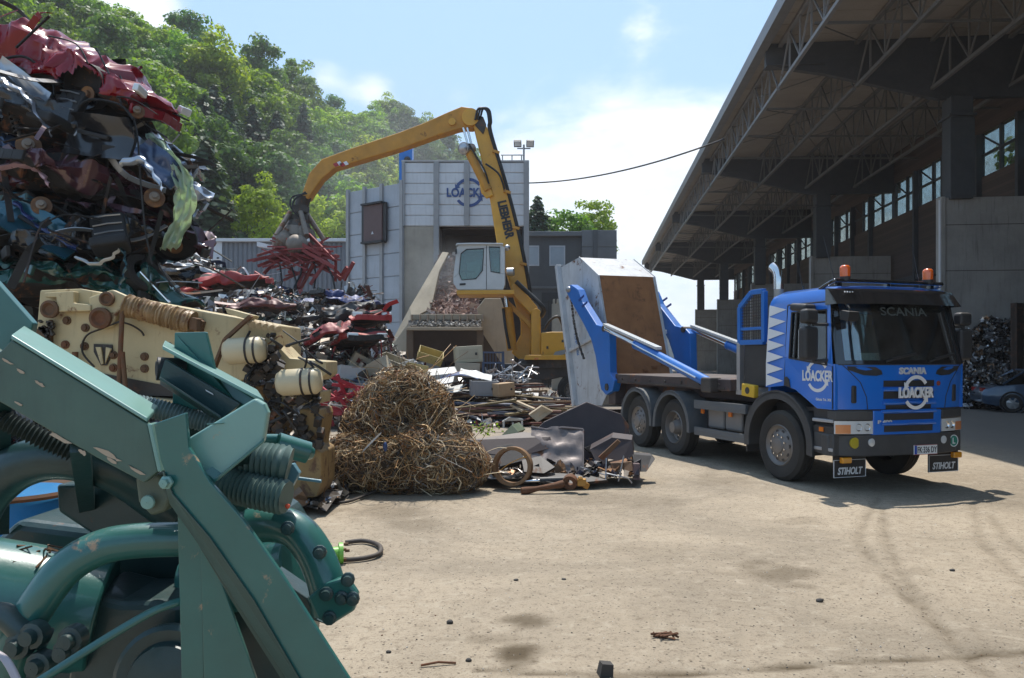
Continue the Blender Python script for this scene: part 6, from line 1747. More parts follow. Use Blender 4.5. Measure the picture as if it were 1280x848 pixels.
# ================================================================== CREAM MACHINE PART
crm = mat('cream_paint', (.50, .40, .215), .55, 0, var=.22, vs=1.6, rust=.24, rs=2.6, bump=.12, dust=.25, streak=.6, scol=(.14, .085, .04))
ochre = mat('ochre_cast', (.27, .17, .06), .65, 0, var=.35, vs=3, rust=.5, rs=4, rcol=(.10, .05, .025), dust=.2, streak=.5)
grime = mat('greasy_black', (.03, .024, .02), .5, .2, var=.5, rust=.3, dust=.2)
brownst = mat('brown_steel', (.13, .07, .035), .75, .2, var=.3, rust=.5)
CYM = 9.3
cm = thing('cream_machine', 'big scrapped cream painted steel machine frame with a thick shaft and two round tanks', 'machine', at(215, 446, CYM)); cm.location.z = 0; CO = cm.location.copy()


def cq(px, py, Y=CYM): return at(px, py, Y) - CO


def cpl(b, poly, Y=CYM, th=.05): b.prism([cq(x, y, Y) for x, y in poly], (0, th, 0)); return b


P_ = .0097
cpl(MB(), [(50, 363), (100, 361), (345, 406), (346, 432), (343, 468), (300, 476), (236, 488), (190, 480), (60, 470), (46, 455), (45, 420)], CYM, 1.1).build('side_frame', crm, cm, bevel=.015)
b = MB(); cpl(b, [(55, 366), (92, 364), (92, 379), (113, 381), (113, 389), (72, 390), (70, 372), (56, 372)], CYM - .12, .119); b.build('hinge_block', crm, cm, bevel=.012)
b = MB(); cpl(b, [(110, 372), (140, 362), (158, 370), (158, 382), (146, 392), (141, 408), (128, 412), (114, 404), (112, 392)], CYM - .09, .089); b.build('shaft_bracket', crm, cm, bevel=.02)
for px, py, rr in ((135, 374, 8), (127, 398, 12), (64, 387, 10)):
    b = MB(); c = cq(px, py, CYM - .1); b.lathe([(rr * P_ * 1.1, 0), (rr * P_ * 1.1, .05), (rr * P_ * .8, .06), (rr * P_ * .55, .03), (.001, .03)], c, (0, -1, 0), 22); b.build('pivot_boss', brownst, cm, 40)
for px, py in ((84, 401), (82, 431), (107, 410), (106, 433), (181, 446), (181, 461), (142, 444), (142, 460)):
    b = MB(); c = cq(px, py); b.lathe([(.052, 0), (.05, .018), (.032, .02), (.03, .045), (.001, .047)], c, (0, -1, 0), 14); b.build('bolt', brownst, cm, 40)
b = MB(); b.cyl(cq(212, 431) + V(0, -.004, 0), cq(212, 431) + V(0, .02, 0), .03, n=12); b.build('bolt_hole', grime, cm)
# thick grease coated shaft
b = MB(); a, c = cq(158, 382, CYM - .12), cq(241, 404, CYM - .12); n = 60; r = random.Random(2)
pts = [a.lerp(c, i / n) for i in range(n + 1)]
b.tube(pts, [.128 + .012 * math.sin(i * 1.9) + r.uniform(-.006, .006) for i in range(n + 1)], 22)
b.v = [tuple(Vector(v) + .012 * noise.noise_vector(Vector(v) * 18)) for v in b.v]
b.build('shaft', mat('greasy_shaft', (.27, .17, .08), .4, 0, var=.45, vs=6, rust=.3, rs=7, bump=.6, bs=30), cm, 60)
b = MB(); cpl(b, [(236, 396), (246, 398), (246, 414), (236, 412)], CYM - .22, .219); cpl(b, [(248, 398), (254, 402), (252, 410), (248, 412)], CYM - .1, .099); b.build('end_bracket', brownst, cm, bevel=.01)
for (x0_, y0_, x1_, y1_) in ((153, 388, 148, 494), (153, 440, 158, 500)):
    b = MB(); b.cyl(cq(x0_, y0_, CYM - .2), cq(x1_, y1_, CYM - .2), .028, n=10); b.build('prop_bar', brownst, cm, 40)
b = MB(); b.tube(smooth_path([cq(150, 402, CYM - .08), cq(130, 410, CYM - .08), cq(108, 420, CYM - .06), cq(103, 440, CYM - .06), cq(118, 459, CYM - .05)], 6), .012, 6)
b.tube(smooth_path([cq(150, 402, CYM - .08), cq(165, 407, CYM - .08), cq(176, 414, CYM - .06), cq(180, 420, CYM - .05)], 6), .012, 6); b.build('thin_pipe', grime, cm, 60)
b = MB(); cpl(b, [(117, 430), (140, 431), (141, 440), (133, 457), (126, 457), (117, 440)], CYM - .02, .019); em = b.build('valve_plate', grime, cm)
b = MB(); cpl(b, [(119, 434), (126, 434), (129, 455), (126, 456)], CYM - .05, .028); cpl(b, [(132, 434), (139, 436), (131, 455)], CYM - .05, .028); b.build('valve_wing', crm, em, bevel=.006)
b = MB(); b.cyl(cq(94, 440, CYM - .07), cq(94, 478, CYM - .07), .035, n=10); b.cyl(cq(93, 455, CYM - .07), cq(93, 462, CYM - .07), .05, n=10); b.build('spindle', brownst, cm, 40)
b = MB(); cpl(b, [(102, 462), (236, 488), (236, 496), (150, 494), (100, 482)], CYM - .02, .9); b.build('lower_ledge', grime, cm)
b = MB(); cpl(b, [(130, 492), (242, 503), (242, 514), (130, 506)], CYM - .15, .5); b.build('bed_rail', crm, cm, bevel=.01)
b = MB(); cpl(b, [(44, 412), (56, 408), (56, 462), (44, 462)], CYM - .1, .099); cpl(b, [(60, 400), (64, 400), (64, 458), (58, 458)], CYM - .05, .049); b.build('guide_rail', brownst, cm, bevel=.008)
b = MB()
for i in range(26):
    px, py = 50 + r.random() * 16, 400 + r.random() * 60; b.box(cq(px, py, CYM - .08), (.03 + .05 * r.random(), .05, .02 + .05 * r.random()), (0, r.random(), 0))
b.build('fittings', grime, cm)['kind'] = 'stuff'
for k, (a, c, rr, Yt) in enumerate((((284, 440), (328, 437), 16, CYM - .34), ((350, 479), (398, 476), 16, CYM - .36))):
    p, q = cq(*a, Yt), cq(*c, Yt); d = (q - p); l = d.length; R_ = rr * P_; b = MB()
    b.lathe([(.001, -.05), (R_ * .35, -.045), (R_ * .75, -.025), (R_, .03), (R_, l - .03), (R_ * .75, l + .025), (.001, l + .04)], p, d, 26); tk = b.build('tank', mat('tank_cream', (.52, .44, .28), .4, 0, var=.12, rust=.1, bump=.05, dust=.2), cm, 60)
    b = MB()
    for t in (.62, .85): b.lathe([(R_ * 1.01, -.012), (R_ * 1.05, -.012), (R_ * 1.05, .012), (R_ * 1.01, .012)], p + d * t, d, 26, True)
    b.build('strap', grime, tk)
    b = MB(); b.cyl(p - d.normalized() * .06, p - d.normalized() * .02, .025, n=10); b.build('drain_cap', brownst, tk)
b = MB(); cpl(b, [(281, 385), (314, 394), (310, 400), (284, 392)], CYM - .35, .3); b.build('cover_flap', crm, cm, bevel=.005)
b = MB(); b.beam(cq(314, 395, CYM - .36), cq(282, 424, CYM - .3), .05, .04); b.beam(cq(282, 424, CYM - .3), cq(268, 460, CYM - .2), .05, .04); b.build('lever', brownst, cm)
b = MB()
for i in range(70):
    px, py = r.gauss(334, 10), r.gauss(455, 18); s = r.uniform(.03, .10); b.box(cq(px, py, CYM - .05 - .25 * r.random()), (s, s * r.uniform(.5, 1.5), s * r.uniform(.5, 1.4)), (r.random(), r.random(), r.random()))
b.build('valve_block', grime, cm, bevel=.006)['kind'] = 'stuff'
b = MB()
for k in range(5): b.cyl(cq(310 + k * 8, 402 + k * 1.5, CYM - .2), cq(316 + k * 8, 406 + k * 1.5, CYM - .3), .04, n=12)
b.build('coil', mat('coil_cream', (.42, .32, .19), .6, 0, var=.2, rust=.2), cm, 40)
b = MB(); bz = MB()
for i in range(22):
    s0 = cq(r.uniform(312, 398), r.uniform(405, 520), CYM - .2); e0 = s0 + V(r.uniform(-.4, .4), -.1, r.uniform(-.5, .1)); (b if i else bz).tube(smooth_path([s0, (s0 + e0) / 2 + V(r.uniform(-.15, .15), -.15, r.uniform(-.1, .15)), e0], 6), r.uniform(.008, .018), 6)
b.build('hydraulic_hose', hose, cm, 60); bz.build('copper_pipe', mat('copper_brown', (.25, .13, .06), .5, .5), cm, 60)
b = MB(); cpl(b, [(345, 430), (362, 448), (408, 452), (408, 468), (398, 476), (345, 470)], CYM + .05, .6); cpl(b, [(343, 492), (400, 490), (398, 505), (345, 510)], CYM, .6); b.build('rear_bracket', crm, cm, bevel=.012)
b = MB(); cpl(b, [(334, 505), (352, 505), (352, 545), (334, 545)], CYM, .5); cpl(b, [(374, 512), (398, 512), (400, 520), (394, 560), (402, 566), (402, 606), (396, 622), (366, 624), (364, 596), (374, 566)], CYM - .1, .7); b.build('pedestal', ochre, cm, bevel=.02)
b = MB()
for i in range(110):
    px, py = r.uniform(330, 402), r.uniform(484, 560); s = r.uniform(.02, .09); b.box(cq(px, py, CYM - .15), (s, s, s * 1.5), (r.random(), r.random(), 0))
b.build('pump_parts', grime, cm, bevel=.005)['kind'] = 'stuff'
b = MB(); cpl(b, [(60, 470), (130, 478), (130, 640), (60, 640)], CYM + .3, .7); cpl(b, [(200, 490), (330, 482), (330, 630), (200, 630)], CYM + .5, .5)
b.build('lower_frame', ochre, cm, bevel=.02)
heap_stuff('scrap_underfoot', 'dark scrap and shreds under and beside the cream machine', 'scrap', lambda u, v: V(-6.5 + 4.35 * u, 8.9 + 4 * v, (.25 + .8 * v) * (1 - .75 * u) + .15 * noise.noise(V(u * 7, v * 7, 4))), 1500, (.04, .28), [(.3, .3, .3), (.1, .09, .08), (.2, .12, .07), (.4, .36, .3), (.05, .08, .14), (.25, .25, .25)], 15, scrapm, nu=20, nv=16, jit=.03, kinds=(2, 3, 1, 3))

# ================================================================== TEAL MACHINE IN THE FOREGROUND
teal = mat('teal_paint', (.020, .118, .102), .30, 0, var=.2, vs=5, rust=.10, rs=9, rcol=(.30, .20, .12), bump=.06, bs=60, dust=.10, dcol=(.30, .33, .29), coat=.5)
teal_d = mat('teal_shaded', (.009, .040, .042), .36, 0, var=.2, vs=7, rust=.07, rs=8, bump=.2, bs=30, dust=.14, coat=.15, streak=.5, scol=(.01, .02, .02))  # darker teal copy: shade between parts put into the colour, plus grease streaks
teal_l = mat('teal_lit', (.17, .33, .29), .36, 0, var=.08, vs=6, rust=.03, rs=10, rcol=(.3, .22, .14), bump=.04, bs=60, dust=.15, coat=.3)  # paler teal copy: sunlit glare on the flange tops put into the colour
ribm = mat('ribbed_hose', (.045, .105, .095), .5, 0, var=.15, bump=0, dust=.35, dcol=(.3, .33, .3))
ribg = mat('ribbed_grey', (.20, .26, .255), .4, .3, var=.1, bump=0)
TM = thing('teal_machine', 'dark teal scrapped machine in the foreground with bent frame, ribbed hoses and curved pipes', 'machine', at(200, 446, 2.4)); TM.location.z = 0; TO = TM.location.copy()


def tq(px, py, Y): return at(px, py, Y) - TO


def tpl(b, poly, Y=2.2, th=.02, tilt=None):
    """plate: outline in the picture, each corner may carry its own distance"""
    b.prism([tq(p[0], p[1], p[2] if len(p) > 2 else Y) for p in poly], (0, th, 0)); return b


tpl(MB(), [(-60, 300), (-5, 352), (41, 404), (33, 442), (14, 426), (-5, 470), (-60, 470)], 2.35, .03).build('top_plate', teal, TM, bevel=.004)
b = MB(); tpl(b, [(-60, 400), (0, 440), (14, 425), (184, 530), (197, 590), (180, 604), (120, 572), (0, 503), (-60, 470)], 2.15, .025)
b.build('upper_beam', mat('teal_weathered', (.062, .118, .092), .42, 0, var=.25, vs=4, rust=.12, rs=7, rcol=(.25, .18, .11), bump=.1, bs=50, dust=.15, streak=.35, scol=(.03, .045, .04)), TM, bevel=.004)
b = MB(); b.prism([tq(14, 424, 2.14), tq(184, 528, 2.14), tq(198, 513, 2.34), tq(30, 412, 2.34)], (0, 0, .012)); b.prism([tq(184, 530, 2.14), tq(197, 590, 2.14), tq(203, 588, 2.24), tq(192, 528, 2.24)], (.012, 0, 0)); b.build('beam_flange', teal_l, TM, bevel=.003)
b = MB()
for (px, py, w_, h_) in ((2, 452, 14, 5), (20, 464, 10, 5), (42, 480, 14, 6), (62, 548, 26, 7), (98, 566, 10, 8), (118, 568, 34, 8), (158, 588, 24, 6), (18, 505, 10, 4), (132, 576, 14, 5)):
    rr_ = random.Random(px); b.prism([tq(px + w_ * .5 + math.cos(t) * w_ * .55 * rr_.uniform(.6, 1.1), py + math.cos(t) * w_ * .25 + math.sin(t) * h_ * .5 * rr_.uniform(.5, 1.1), 2.147) for t in [k * PI / 6 for k in range(12)]], (0, .002, 0))
b.build('chipped_paint', mat('bare_primer', (.40, .31, .22), .7, var=.3), TM)
# right hand bent arm
b = MB(); tpl(b, [(218, 416, 2.45), (257, 415, 2.45), (269, 466, 2.45), (300, 488, 2.42), (320, 500, 2.4), (302, 512, 2.4), (215, 512, 2.45)], th=.02); b.build('gusset_plate', teal, TM, bevel=.003)
b = MB(); b.prism([tq(203, 437, 2.34), tq(318, 498, 2.34), tq(330, 504, 2.36), tq(322, 492, 2.52), tq(206, 430, 2.52)], (0, 0, .012)); b.build('arm_flange', teal_l, TM, bevel=.003)
b = MB(); tpl(b, [(206, 449), (300, 505), (276, 526), (198, 474)], 2.38, .02); b.prism([tq(200, 475, 2.3), tq(276, 524, 2.3), tq(276, 529, 2.4), tq(200, 481, 2.4)], (0, 0, .01)); b.build('arm_web', teal_d, TM, bevel=.003)
b = MB(); b.cyl(tq(196, 461, 2.42), tq(232, 463, 2.46), .037, n=24); b.build('black_stub', mat('black_rubber', (.012, .012, .013), .55), TM, 40)
b = MB(); b.cyl(tq(195.8, 461, 2.419), tq(195, 461, 2.418), .024, n=20); b.build('stub_bore', void, TM)
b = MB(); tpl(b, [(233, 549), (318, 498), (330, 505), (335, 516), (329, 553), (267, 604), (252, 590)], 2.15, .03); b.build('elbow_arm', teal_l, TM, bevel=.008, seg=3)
b = MB(); b.prism([tq(252, 590, 2.13), tq(268, 604, 2.13), tq(330, 553, 2.13), tq(332, 548, 2.25), tq(266, 596, 2.25)], (0, 0, .008)); b.prism([tq(258, 530, 2.147), tq(280, 528, 2.147), tq(281, 529.5, 2.147), tq(259, 531.5, 2.147)], (0, -.003, 0)); b.build('elbow_lip', teal, TM, bevel=.002)
for (px, py) in ((261, 490), (253, 507)):
    b = MB(); b.prism([tq(px - 4, py - 3, 2.375), tq(px + 5, py + 2, 2.375), tq(px + 6, py + 4, 2.375), tq(px - 3, py - 1, 2.375)], (0, -.003, 0)); b.build('white_scratch', white_p, TM)
# V leg
b = MB(); tpl(b, [(192, 530), (232, 516), (236, 560), (262, 602), (304, 650), (350, 715), (437, 850), (470, 905), (415, 905), (375, 850), (318, 752), (262, 672), (216, 618), (200, 575)], 2.1, .018); b.build('leg_plate', teal, TM, bevel=.003)
b = MB(); b.prism([tq(205, 590, 2.09), tq(216, 618, 2.09), tq(262, 672, 2.09), tq(318, 752, 2.09), tq(375, 850, 2.09), tq(415, 905, 2.09), tq(395, 905, 2.2), tq(352, 850, 2.2), tq(290, 752, 2.2), tq(246, 678, 2.2), tq(212, 630, 2.2), tq(203, 592, 2.14)], (-.004, .014, 0)); b.build('leg_flange', mat('teal_grey', (.055, .10, .085), .5, 0, var=.2, rust=.08, rs=6, rcol=(.2, .14, .08), dust=.2), TM, 60, bevel=.003)
b = MB(); tpl(b, [(221, 622), (236, 640), (252, 668), (256, 905), (228, 905)], 2.28, .02); b.prism([tq(250, 668, 2.27), tq(258, 676, 2.27), tq(340, 905, 2.27), tq(256, 905, 2.27)], (0, .015, 0)); b.build('centre_post', teal, TM, bevel=.003)
b = MB(); b.lathe([(.019, 0), (.019, .01), (.013, .013), (.012, .026), (.001, .027)], tq(209, 603, 2.09), (0, -1, 0), 6); b.build('frame_bolt', teal_l, TM, 40)
b = MB(); b.lathe([(.021, 0), (.019, .006), (.001, .008)], tq(185, 628, 2.2), (0, -1, 0), 14); b.build('frame_bolt', teal_l, TM, 40)
b = MB(); tpl(b, [(168, 596), (200, 592), (214, 622), (206, 640), (188, 646), (172, 628)], 2.22, .06); b.build('clevis', mat('teal_olive', (.075, .105, .075), .5, 0, var=.15, dust=.2), TM, bevel=.012, seg=3)


def rib_hose(nm, pts, r, m_, pitch=.011, amp=.16):
    P = smooth_path([tq(*p) for p in pts], 10)
    l = sum((P[i + 1] - P[i]).length for i in range(len(P) - 1)); n = max(20, int(l / pitch * 4)); Q = []; 
    cum = [0]
    for i in range(len(P) - 1): cum.append(cum[-1] + (P[i + 1] - P[i]).length)
    k = 0
    for i in range(n + 1):
        s = l * i / n
        while k < len(P) - 2 and cum[k + 1] < s: k += 1
        Q.append(P[k].lerp(P[k + 1], (s - cum[k]) / max(1e-6, cum[k + 1] - cum[k])))
    b = MB(); b.tube(Q, [r * (1 - amp * (.5 - .5 * math.cos(i * PI / 2)) ** .7) for i in range(n + 1)], 20)
    return b.build(nm, m_, TM, 60)


rib_hose('ribbed_hose', [(90, 492, 2.45), (140, 502, 2.42), (185, 509, 2.42), (235, 522, 2.44), (290, 536, 2.46)], .034, ribg)
rib_hose('ribbed_hose', [(215, 575, 2.5), (260, 570, 2.45), (310, 576, 2.4), (350, 580, 2.38), (362, 582, 2.38)], .062, ribm, .017)
rib_hose('ribbed_hose', [(225, 592, 2.4), (262, 600, 2.36), (310, 612, 2.34), (358, 622, 2.32)], .055, ribm, .015)
rib_hose('ribbed_hose', [(-40, 495, 2.4), (0, 522, 2.4), (45, 544, 2.42), (90, 564, 2.45)], .034, mat('ribbed_dark', (.018, .03, .028), .6, var=.1, bump=0), .014, .3)


def pipe(pts, r, m_, nm='curved_pipe'):
    b = MB(); P = smooth_path([tq(*p) for p in pts], 8); b.tube(P, r, 22); return b.build(nm, m_, TM, 60)


pp = pipe([(5, 850, 2.3), (22, 800, 2.3), (52, 748, 2.3), (85, 708, 2.32), (128, 684, 2.35), (175, 676, 2.38), (240, 674, 2.42)], .054, teal)
pq = pipe([(300, 662, 2.5), (335, 655, 2.48), (368, 662, 2.46), (392, 690, 2.44), (408, 730, 2.42), (412, 765, 2.42)], .058, teal)
pipe([(-60, 720, 2.6), (-30, 640, 2.58), (0, 600, 2.56), (40, 577, 2.55), (90, 572, 2.55), (150, 590, 2.6), (220, 640, 2.7)], .075, teal_d)
pipe([(-40, 790, 2.25), (0, 768, 2.25), (30, 790, 2.25), (60, 800, 2.28)], .035, teal_d)
pipe([(20, 870, 2.1), (75, 835, 2.12), (130, 800, 2.18), (190, 765, 2.25), (225, 752, 2.3)], .012, teal, 'thin_rod')
b = MB(); tpl(b, [(384, 748), (404, 730), (432, 722), (447, 744), (443, 764), (412, 783), (396, 774)], 2.36, .04); fl_ = b.build('flange', teal, TM, bevel=.008)
b = MB(); tpl(b, [(340, 718), (384, 748), (396, 774), (410, 782), (380, 772), (350, 750)], 2.45, .1); b.build('flange_foot', teal_d, TM, bevel=.01)
for px, py in ((435, 724), (441, 748), (412, 772), (408, 742), (360, 660), (400, 690), (427, 747)):
    b = MB(); c = tq(px, py, 2.36); b.lathe([(.022, 0), (.022, .01), (.015, .012), (.015, .028), (.001, .029)], c, (.1, -1, 0), 10); b.build('flange_bolt', teal_d, TM, 40)
for px, py in ((40, 795), (22, 808), (48, 832), (82, 815), (88, 800)):
    b = MB(); c = tq(px, py, 2.22); b.lathe([(.04, .03), (.038, -.005), (.024, -.008), (.022, -.03), (.001, -.031)], c, (.1, 1, 0), 12); b.build('flange_bolt', teal_d, TM, 40)
# body casting
b = MB(); tpl(b, [(70, 606), (130, 604), (196, 614), (205, 640), (198, 668), (120, 672), (72, 640)], 2.75, .3); bx_ = b.build('valve_chest', teal_d, TM, bevel=.012, seg=3)
for px in (105, 124, 150):
    b = MB(); c = tq(px, 606, 2.8); b.lathe([(.022, -.01), (.022, .012), (.016, .014), (.016, .028), (.001, .03)], c, (0, 0, 1), 10); b.build('chest_bolt', teal_l, bx_, 40)
b = MB(); b.cyl(tq(-80, 745, 2.6), tq(130, 768, 2.75), .22, .2, 36); b.build('cylinder_barrel', teal, TM, 40, bevel=.01)
b = MB(); b.cyl(tq(250, 730, 2.9), tq(380, 700, 2.75), .13, n=32); b.build('cylinder_barrel', teal, TM, 40, bevel=.006)
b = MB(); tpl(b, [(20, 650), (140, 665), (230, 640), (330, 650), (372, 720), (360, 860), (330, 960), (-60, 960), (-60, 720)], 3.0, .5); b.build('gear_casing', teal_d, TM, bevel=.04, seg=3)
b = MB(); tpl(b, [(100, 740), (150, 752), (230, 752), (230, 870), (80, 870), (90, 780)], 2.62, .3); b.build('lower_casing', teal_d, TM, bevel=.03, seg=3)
b = MB(); c = tq(215, 850, 2.5); b.lathe([(.18, 0), (.18, .03), (.165, .04), (.13, .035), (.12, .06), (.05, .07), (.001, .07)], c, (0, -1, .12), 36); b.build('bearing_cap', teal_d, TM, 40)
b = MB(); tpl(b, [(-40, 690), (8, 688), (70, 722), (75, 742), (20, 740), (-40, 745)], 2.7, .05); b.build('side_web', teal, TM, bevel=.01)
b = MB(); b.cyl(tq(346, 555, 2.75), tq(385, 566, 2.8), .042, .040, 22); b.cyl(tq(385, 566, 2.8), tq(391, 567.5, 2.81), .03, .02, 16); b.cyl(tq(330, 549, 2.74), tq(348, 549, 2.74), .018, n=12); b.build('accumulator', teal, TM, 40)
b = MB(); tpl(b, [(340, 584), (366, 580), (374, 592), (362, 614), (346, 600)], 2.45, .03); b.cyl(tq(372, 598, 2.5), tq(402, 602, 2.5), .006, n=8); b.build('hose_clip', mat('clip_teal', (.09, .2, .24), .4), TM, bevel=.004)
MB().ball(tq(359.5, 633, 2.31), .008, 6).build('red_tag', mat('tag_red', (.6, .08, .03), .5), TM)
# stays so the bent frame is carried by the casing
b = MB(); b.beam(tq(100, 555, 2.18), tq(110, 640, 2.85), .05, .05); b.beam(tq(300, 545, 2.2), tq(300, 660, 3.0), .05, .05); b.beam(tq(240, 480, 2.47), tq(250, 650, 3.0), .06, .06); b.beam(tq(0, 470, 2.3), tq(0, 660, 3.0), .06, .06); b.build('stay', teal_d, TM)
b = MB(); b.box(tq(160, 446, 2.9) + V(0, 0, -1.7), (1.9, 1.0, .3)); b.build('base_skid', teal_d, TM, bevel=.02)
r = random.Random(8); b = MB()
for i in range(40): p = tq(r.uniform(8, 70), r.uniform(684, 706), 2.66); b.tube([p, p + V(r.gauss(0, .03), r.gauss(0, .03), .012), p + V(r.gauss(0, .05), r.gauss(0, .05), -.01)], .004, 4)
b.build('rust_flakes', brownst, TM)
b = MB()
for k in range(3): b.tube(smooth_path([tq(-20 + k * 5, 800 + 6 * k, 2.05), tq(5 + k * 3, 826, 2.02), tq(22 + k * 3, 858, 2.0)], 5), .006, 6)
b.build('thin_cable', mat('cable_pale', (.4, .36, .38), .4), TM, 60)

dr = thing('blue_drum', 'blue plastic drum behind the teal machine at the left edge', 'drum', at(18, 446, 3.9)); dr.location.z = .25
b = MB(); b.lathe([(.001, 0), (.26, 0), (.285, .03), (.285, .3), (.30, .32), (.285, .34), (.285, .62), (.30, .64), (.285, .66), (.28, .88), (.25, .92), (.001, .92)], (0, 0, 0), (0, 0, 1), 36); b.build('body', mat('drum_blue', (.01, .16, .36), .35, var=.15, dust=.2), dr, 50)
b = MB(); b.lathe([(.29, .9), (.30, .915), (.29, .93), (.27, .915)], (0, 0, 0), (0, 0, 1), 36, True); b.build('lid_ring', brownst, dr, 50)
MB().box((0, 0, -.14), (.8, .8, .22)).build('pallet', mat('pallet_wood', (.25, .18, .11), .85, var=.3), dr)
ft = thing('green_fitting', 'small bright green pipe fitting lying on the yard beside the teal machine', 'fitting', gr(420, 704) + V(0, 0, .085))
b = MB(); b.lathe([(.04, -.08), (.09, -.08), (.095, -.04), (.06, -.035), (.06, .02), (.095, .025), (.095, .06), (.04, .06)], (0, 0, 0), (1, .3, 0), 24, True); b.build('flange_ring', mat('fitting_green', (.16, .42, .05), .4, var=.15, dust=.2), ft, 40)
for k in range(5): a = k * 1.26; MB().cyl(V(.06, .02 + .075 * math.cos(a), .075 * math.sin(a)), V(.1, .03 + .075 * math.cos(a), .075 * math.sin(a)), .014, n=7).build('bolt', brownst, ft)
b = MB(); b.tube(smooth_path([gr(432, 682) + V(0, 0, .03), gr(455, 680) + V(0, 0, .03), gr(474, 686) + V(0, 0, .03), gr(474, 696) + V(0, 0, .03), gr(455, 702) + V(0, 0, .03), gr(430, 704) + V(0, 0, .03), gr(410, 702) + V(0, 0, .03)], 6), .022, 8)
tag(b.build('hose_loop', mat('hose_brown', (.04, .03, .025), .7, dust=.3), smooth=60), 'loop of dark brown hose lying on the sand by the green fitting', 'hose')
b = MB(); b.tube(smooth_path([gr(355, 629) + V(0, 0, .02), gr(395, 630) + V(0, 0, .02), gr(430, 631) + V(0, 0, .03), gr(455, 624) + V(0, 0, .04), gr(470, 619) + V(0, 0, .06)], 6), .018, 8)
tag(b.build('ground_hose', MATS['hose_brown'], smooth=60), 'dark hose lying along the ground in front of the wire heap', 'hose')
# ================================================================== WIRE HEAP
wh_ = thing('wire_heap', 'shaggy brown heap of tangled rusty wire and cable in the middle of the yard', 'wire heap', V(-1.45, 10.9, 0)); r = random.Random(6)
LB = [(V(-.12, .12, .70), (.72, .6, .98), 1700), (V(.5, -.32, .36), (.62, .48, .42), 1150), (V(-.62, -.25, .36), (.55, .5, .46), 950), (V(-.05, -.38, .40), (.75, .45, .45), 800), (V(-.35, .05, .75), (.62, .55, .62), 560), (V(.25, .1, 1.02), (.36, .4, .48), 420), (V(-.30, .0, 1.05), (.42, .4, .50), 420), (V(.02, -.1, 1.32), (.28, .3, .34), 260), (V(.62, .0, .62), (.30, .35, .36), 260), (V(-.75, .1, .66), (.26, .3, .32), 220), (V(.15, -.5, .62), (.34, .3, .3), 260)]
cb2 = MB()
for c, a, n in LB: cb2.ball(c, 1, 12, tuple(x * .86 for x in a))
cb2.v = [tuple(Vector(p) + noise.noise_vector(Vector(p) * 5) * .06) for p in cb2.v]
cb2.v = [(p[0], p[1], max(0, p[2])) for p in cb2.v]
cb2.build('inner_mass', mat('wire_core', (.055, .036, .02), .95, var=.4, bump=.6, bs=25), wh_, 60)
wcol = [(.30, .19, .09), (.38, .25, .12), (.15, .085, .04), (.5, .36, .2), (.27, .12, .04), (.07, .05, .035), (.6, .49, .33), (.34, .18, .06), (.14, .13, .12)]
b = MB()
for c, a, n in LB:
    for k in range(n):
        d = V(r.gauss(0, 1), r.gauss(-.25, 1), r.gauss(.2, .9)).normalized()
        p = V(d.x * a[0], d.y * a[1], d.z * a[2]) * r.uniform(.86, 1.05); t = V(r.gauss(0, 1), r.gauss(0, 1), r.gauss(0, .8)).normalized()
        pts = []; cv = V(r.gauss(0, 1), r.gauss(0, 1), r.gauss(0, 1)) * .9
        for i in range(r.randint(8, 15)):
            q = c + p; q.z = max(.01, q.z); pts.append(q)
            n_ = V(p.x / a[0] ** 2, p.y / a[1] ** 2, p.z / a[2] ** 2).normalized()
            t = (t + cv.cross(t) * .42 - n_ * t.dot(n_) * .75 + V(r.gauss(0, .22), r.gauss(0, .22), r.gauss(0, .22))).normalized()
            p = p + t * .055
            l = math.sqrt((p.x / a[0]) ** 2 + (p.y / a[1]) ** 2 + (p.z / a[2]) ** 2)
            if l > 1.1 and r.random() < .9: p = p * (1.05 / l)
        q_ = r.uniform(.6, 1.35); cc = r.choice(wcol); b.col = tuple(x * q_ for x in cc) + (0,)
        b.tube(pts, r.choice((.0025, .003, .0035, .0035, .005, .009)), 3, False)
# loose ends sticking out
for k in range(420):
    c, a, n = r.choice(LB); d = V(r.gauss(0, 1), r.gauss(-.3, 1), r.gauss(.4, .8)).normalized(); p = c + V(d.x * a[0], d.y * a[1], d.z * a[2]); p.z = max(.02, p.z)
    e = p + (d + V(r.gauss(0, .6), r.gauss(0, .6), r.gauss(0, .5))) * r.uniform(.08, .42); e.z = max(.01, e.z); b.col = r.choice(wcol) + (0,)
    b.tube(smooth_path([p, (p + e) / 2 + V(r.gauss(0, .04), r.gauss(0, .04), r.gauss(0, .05)), e], 4), .004, 3, False)
w_ = b.build('tangled_wire', mat('rusty_wire', attr=True, rough=.65, metal=.15, var=.25, vs=9, bump=0), wh_); w_['kind'] = 'stuff'
b = MB(); pw = at(467, 552, 10.2) - wh_.location
b.slab(lambda u, v: pw + V(-.1 + .22 * u + .03 * v, -.25 - .08 * math.sin(u * 3), -.12 + .22 * u + .06 * v + .02 * math.sin(v * 6)), 6, 4, (0, .003, 0)); o = b.build('paper_scrap', mat('paper_white', (.6, .6, .6), .7)); o.location = wh_.location
tag(o, 'torn white strip of plastic caught in the wire heap', 'scrap')
b = MB(); pw = at(484, 557, 10.2) - wh_.location; b.ball(pw + V(0, -.16, 0), .05, 6, (.6, .6, 1.3)); o = b.build('blue_plug', mat('plug_blue', (.03, .06, .16), .4), smooth=60); o.location = wh_.location; tag(o, 'small dark blue plug hanging in the wire heap', 'plug')

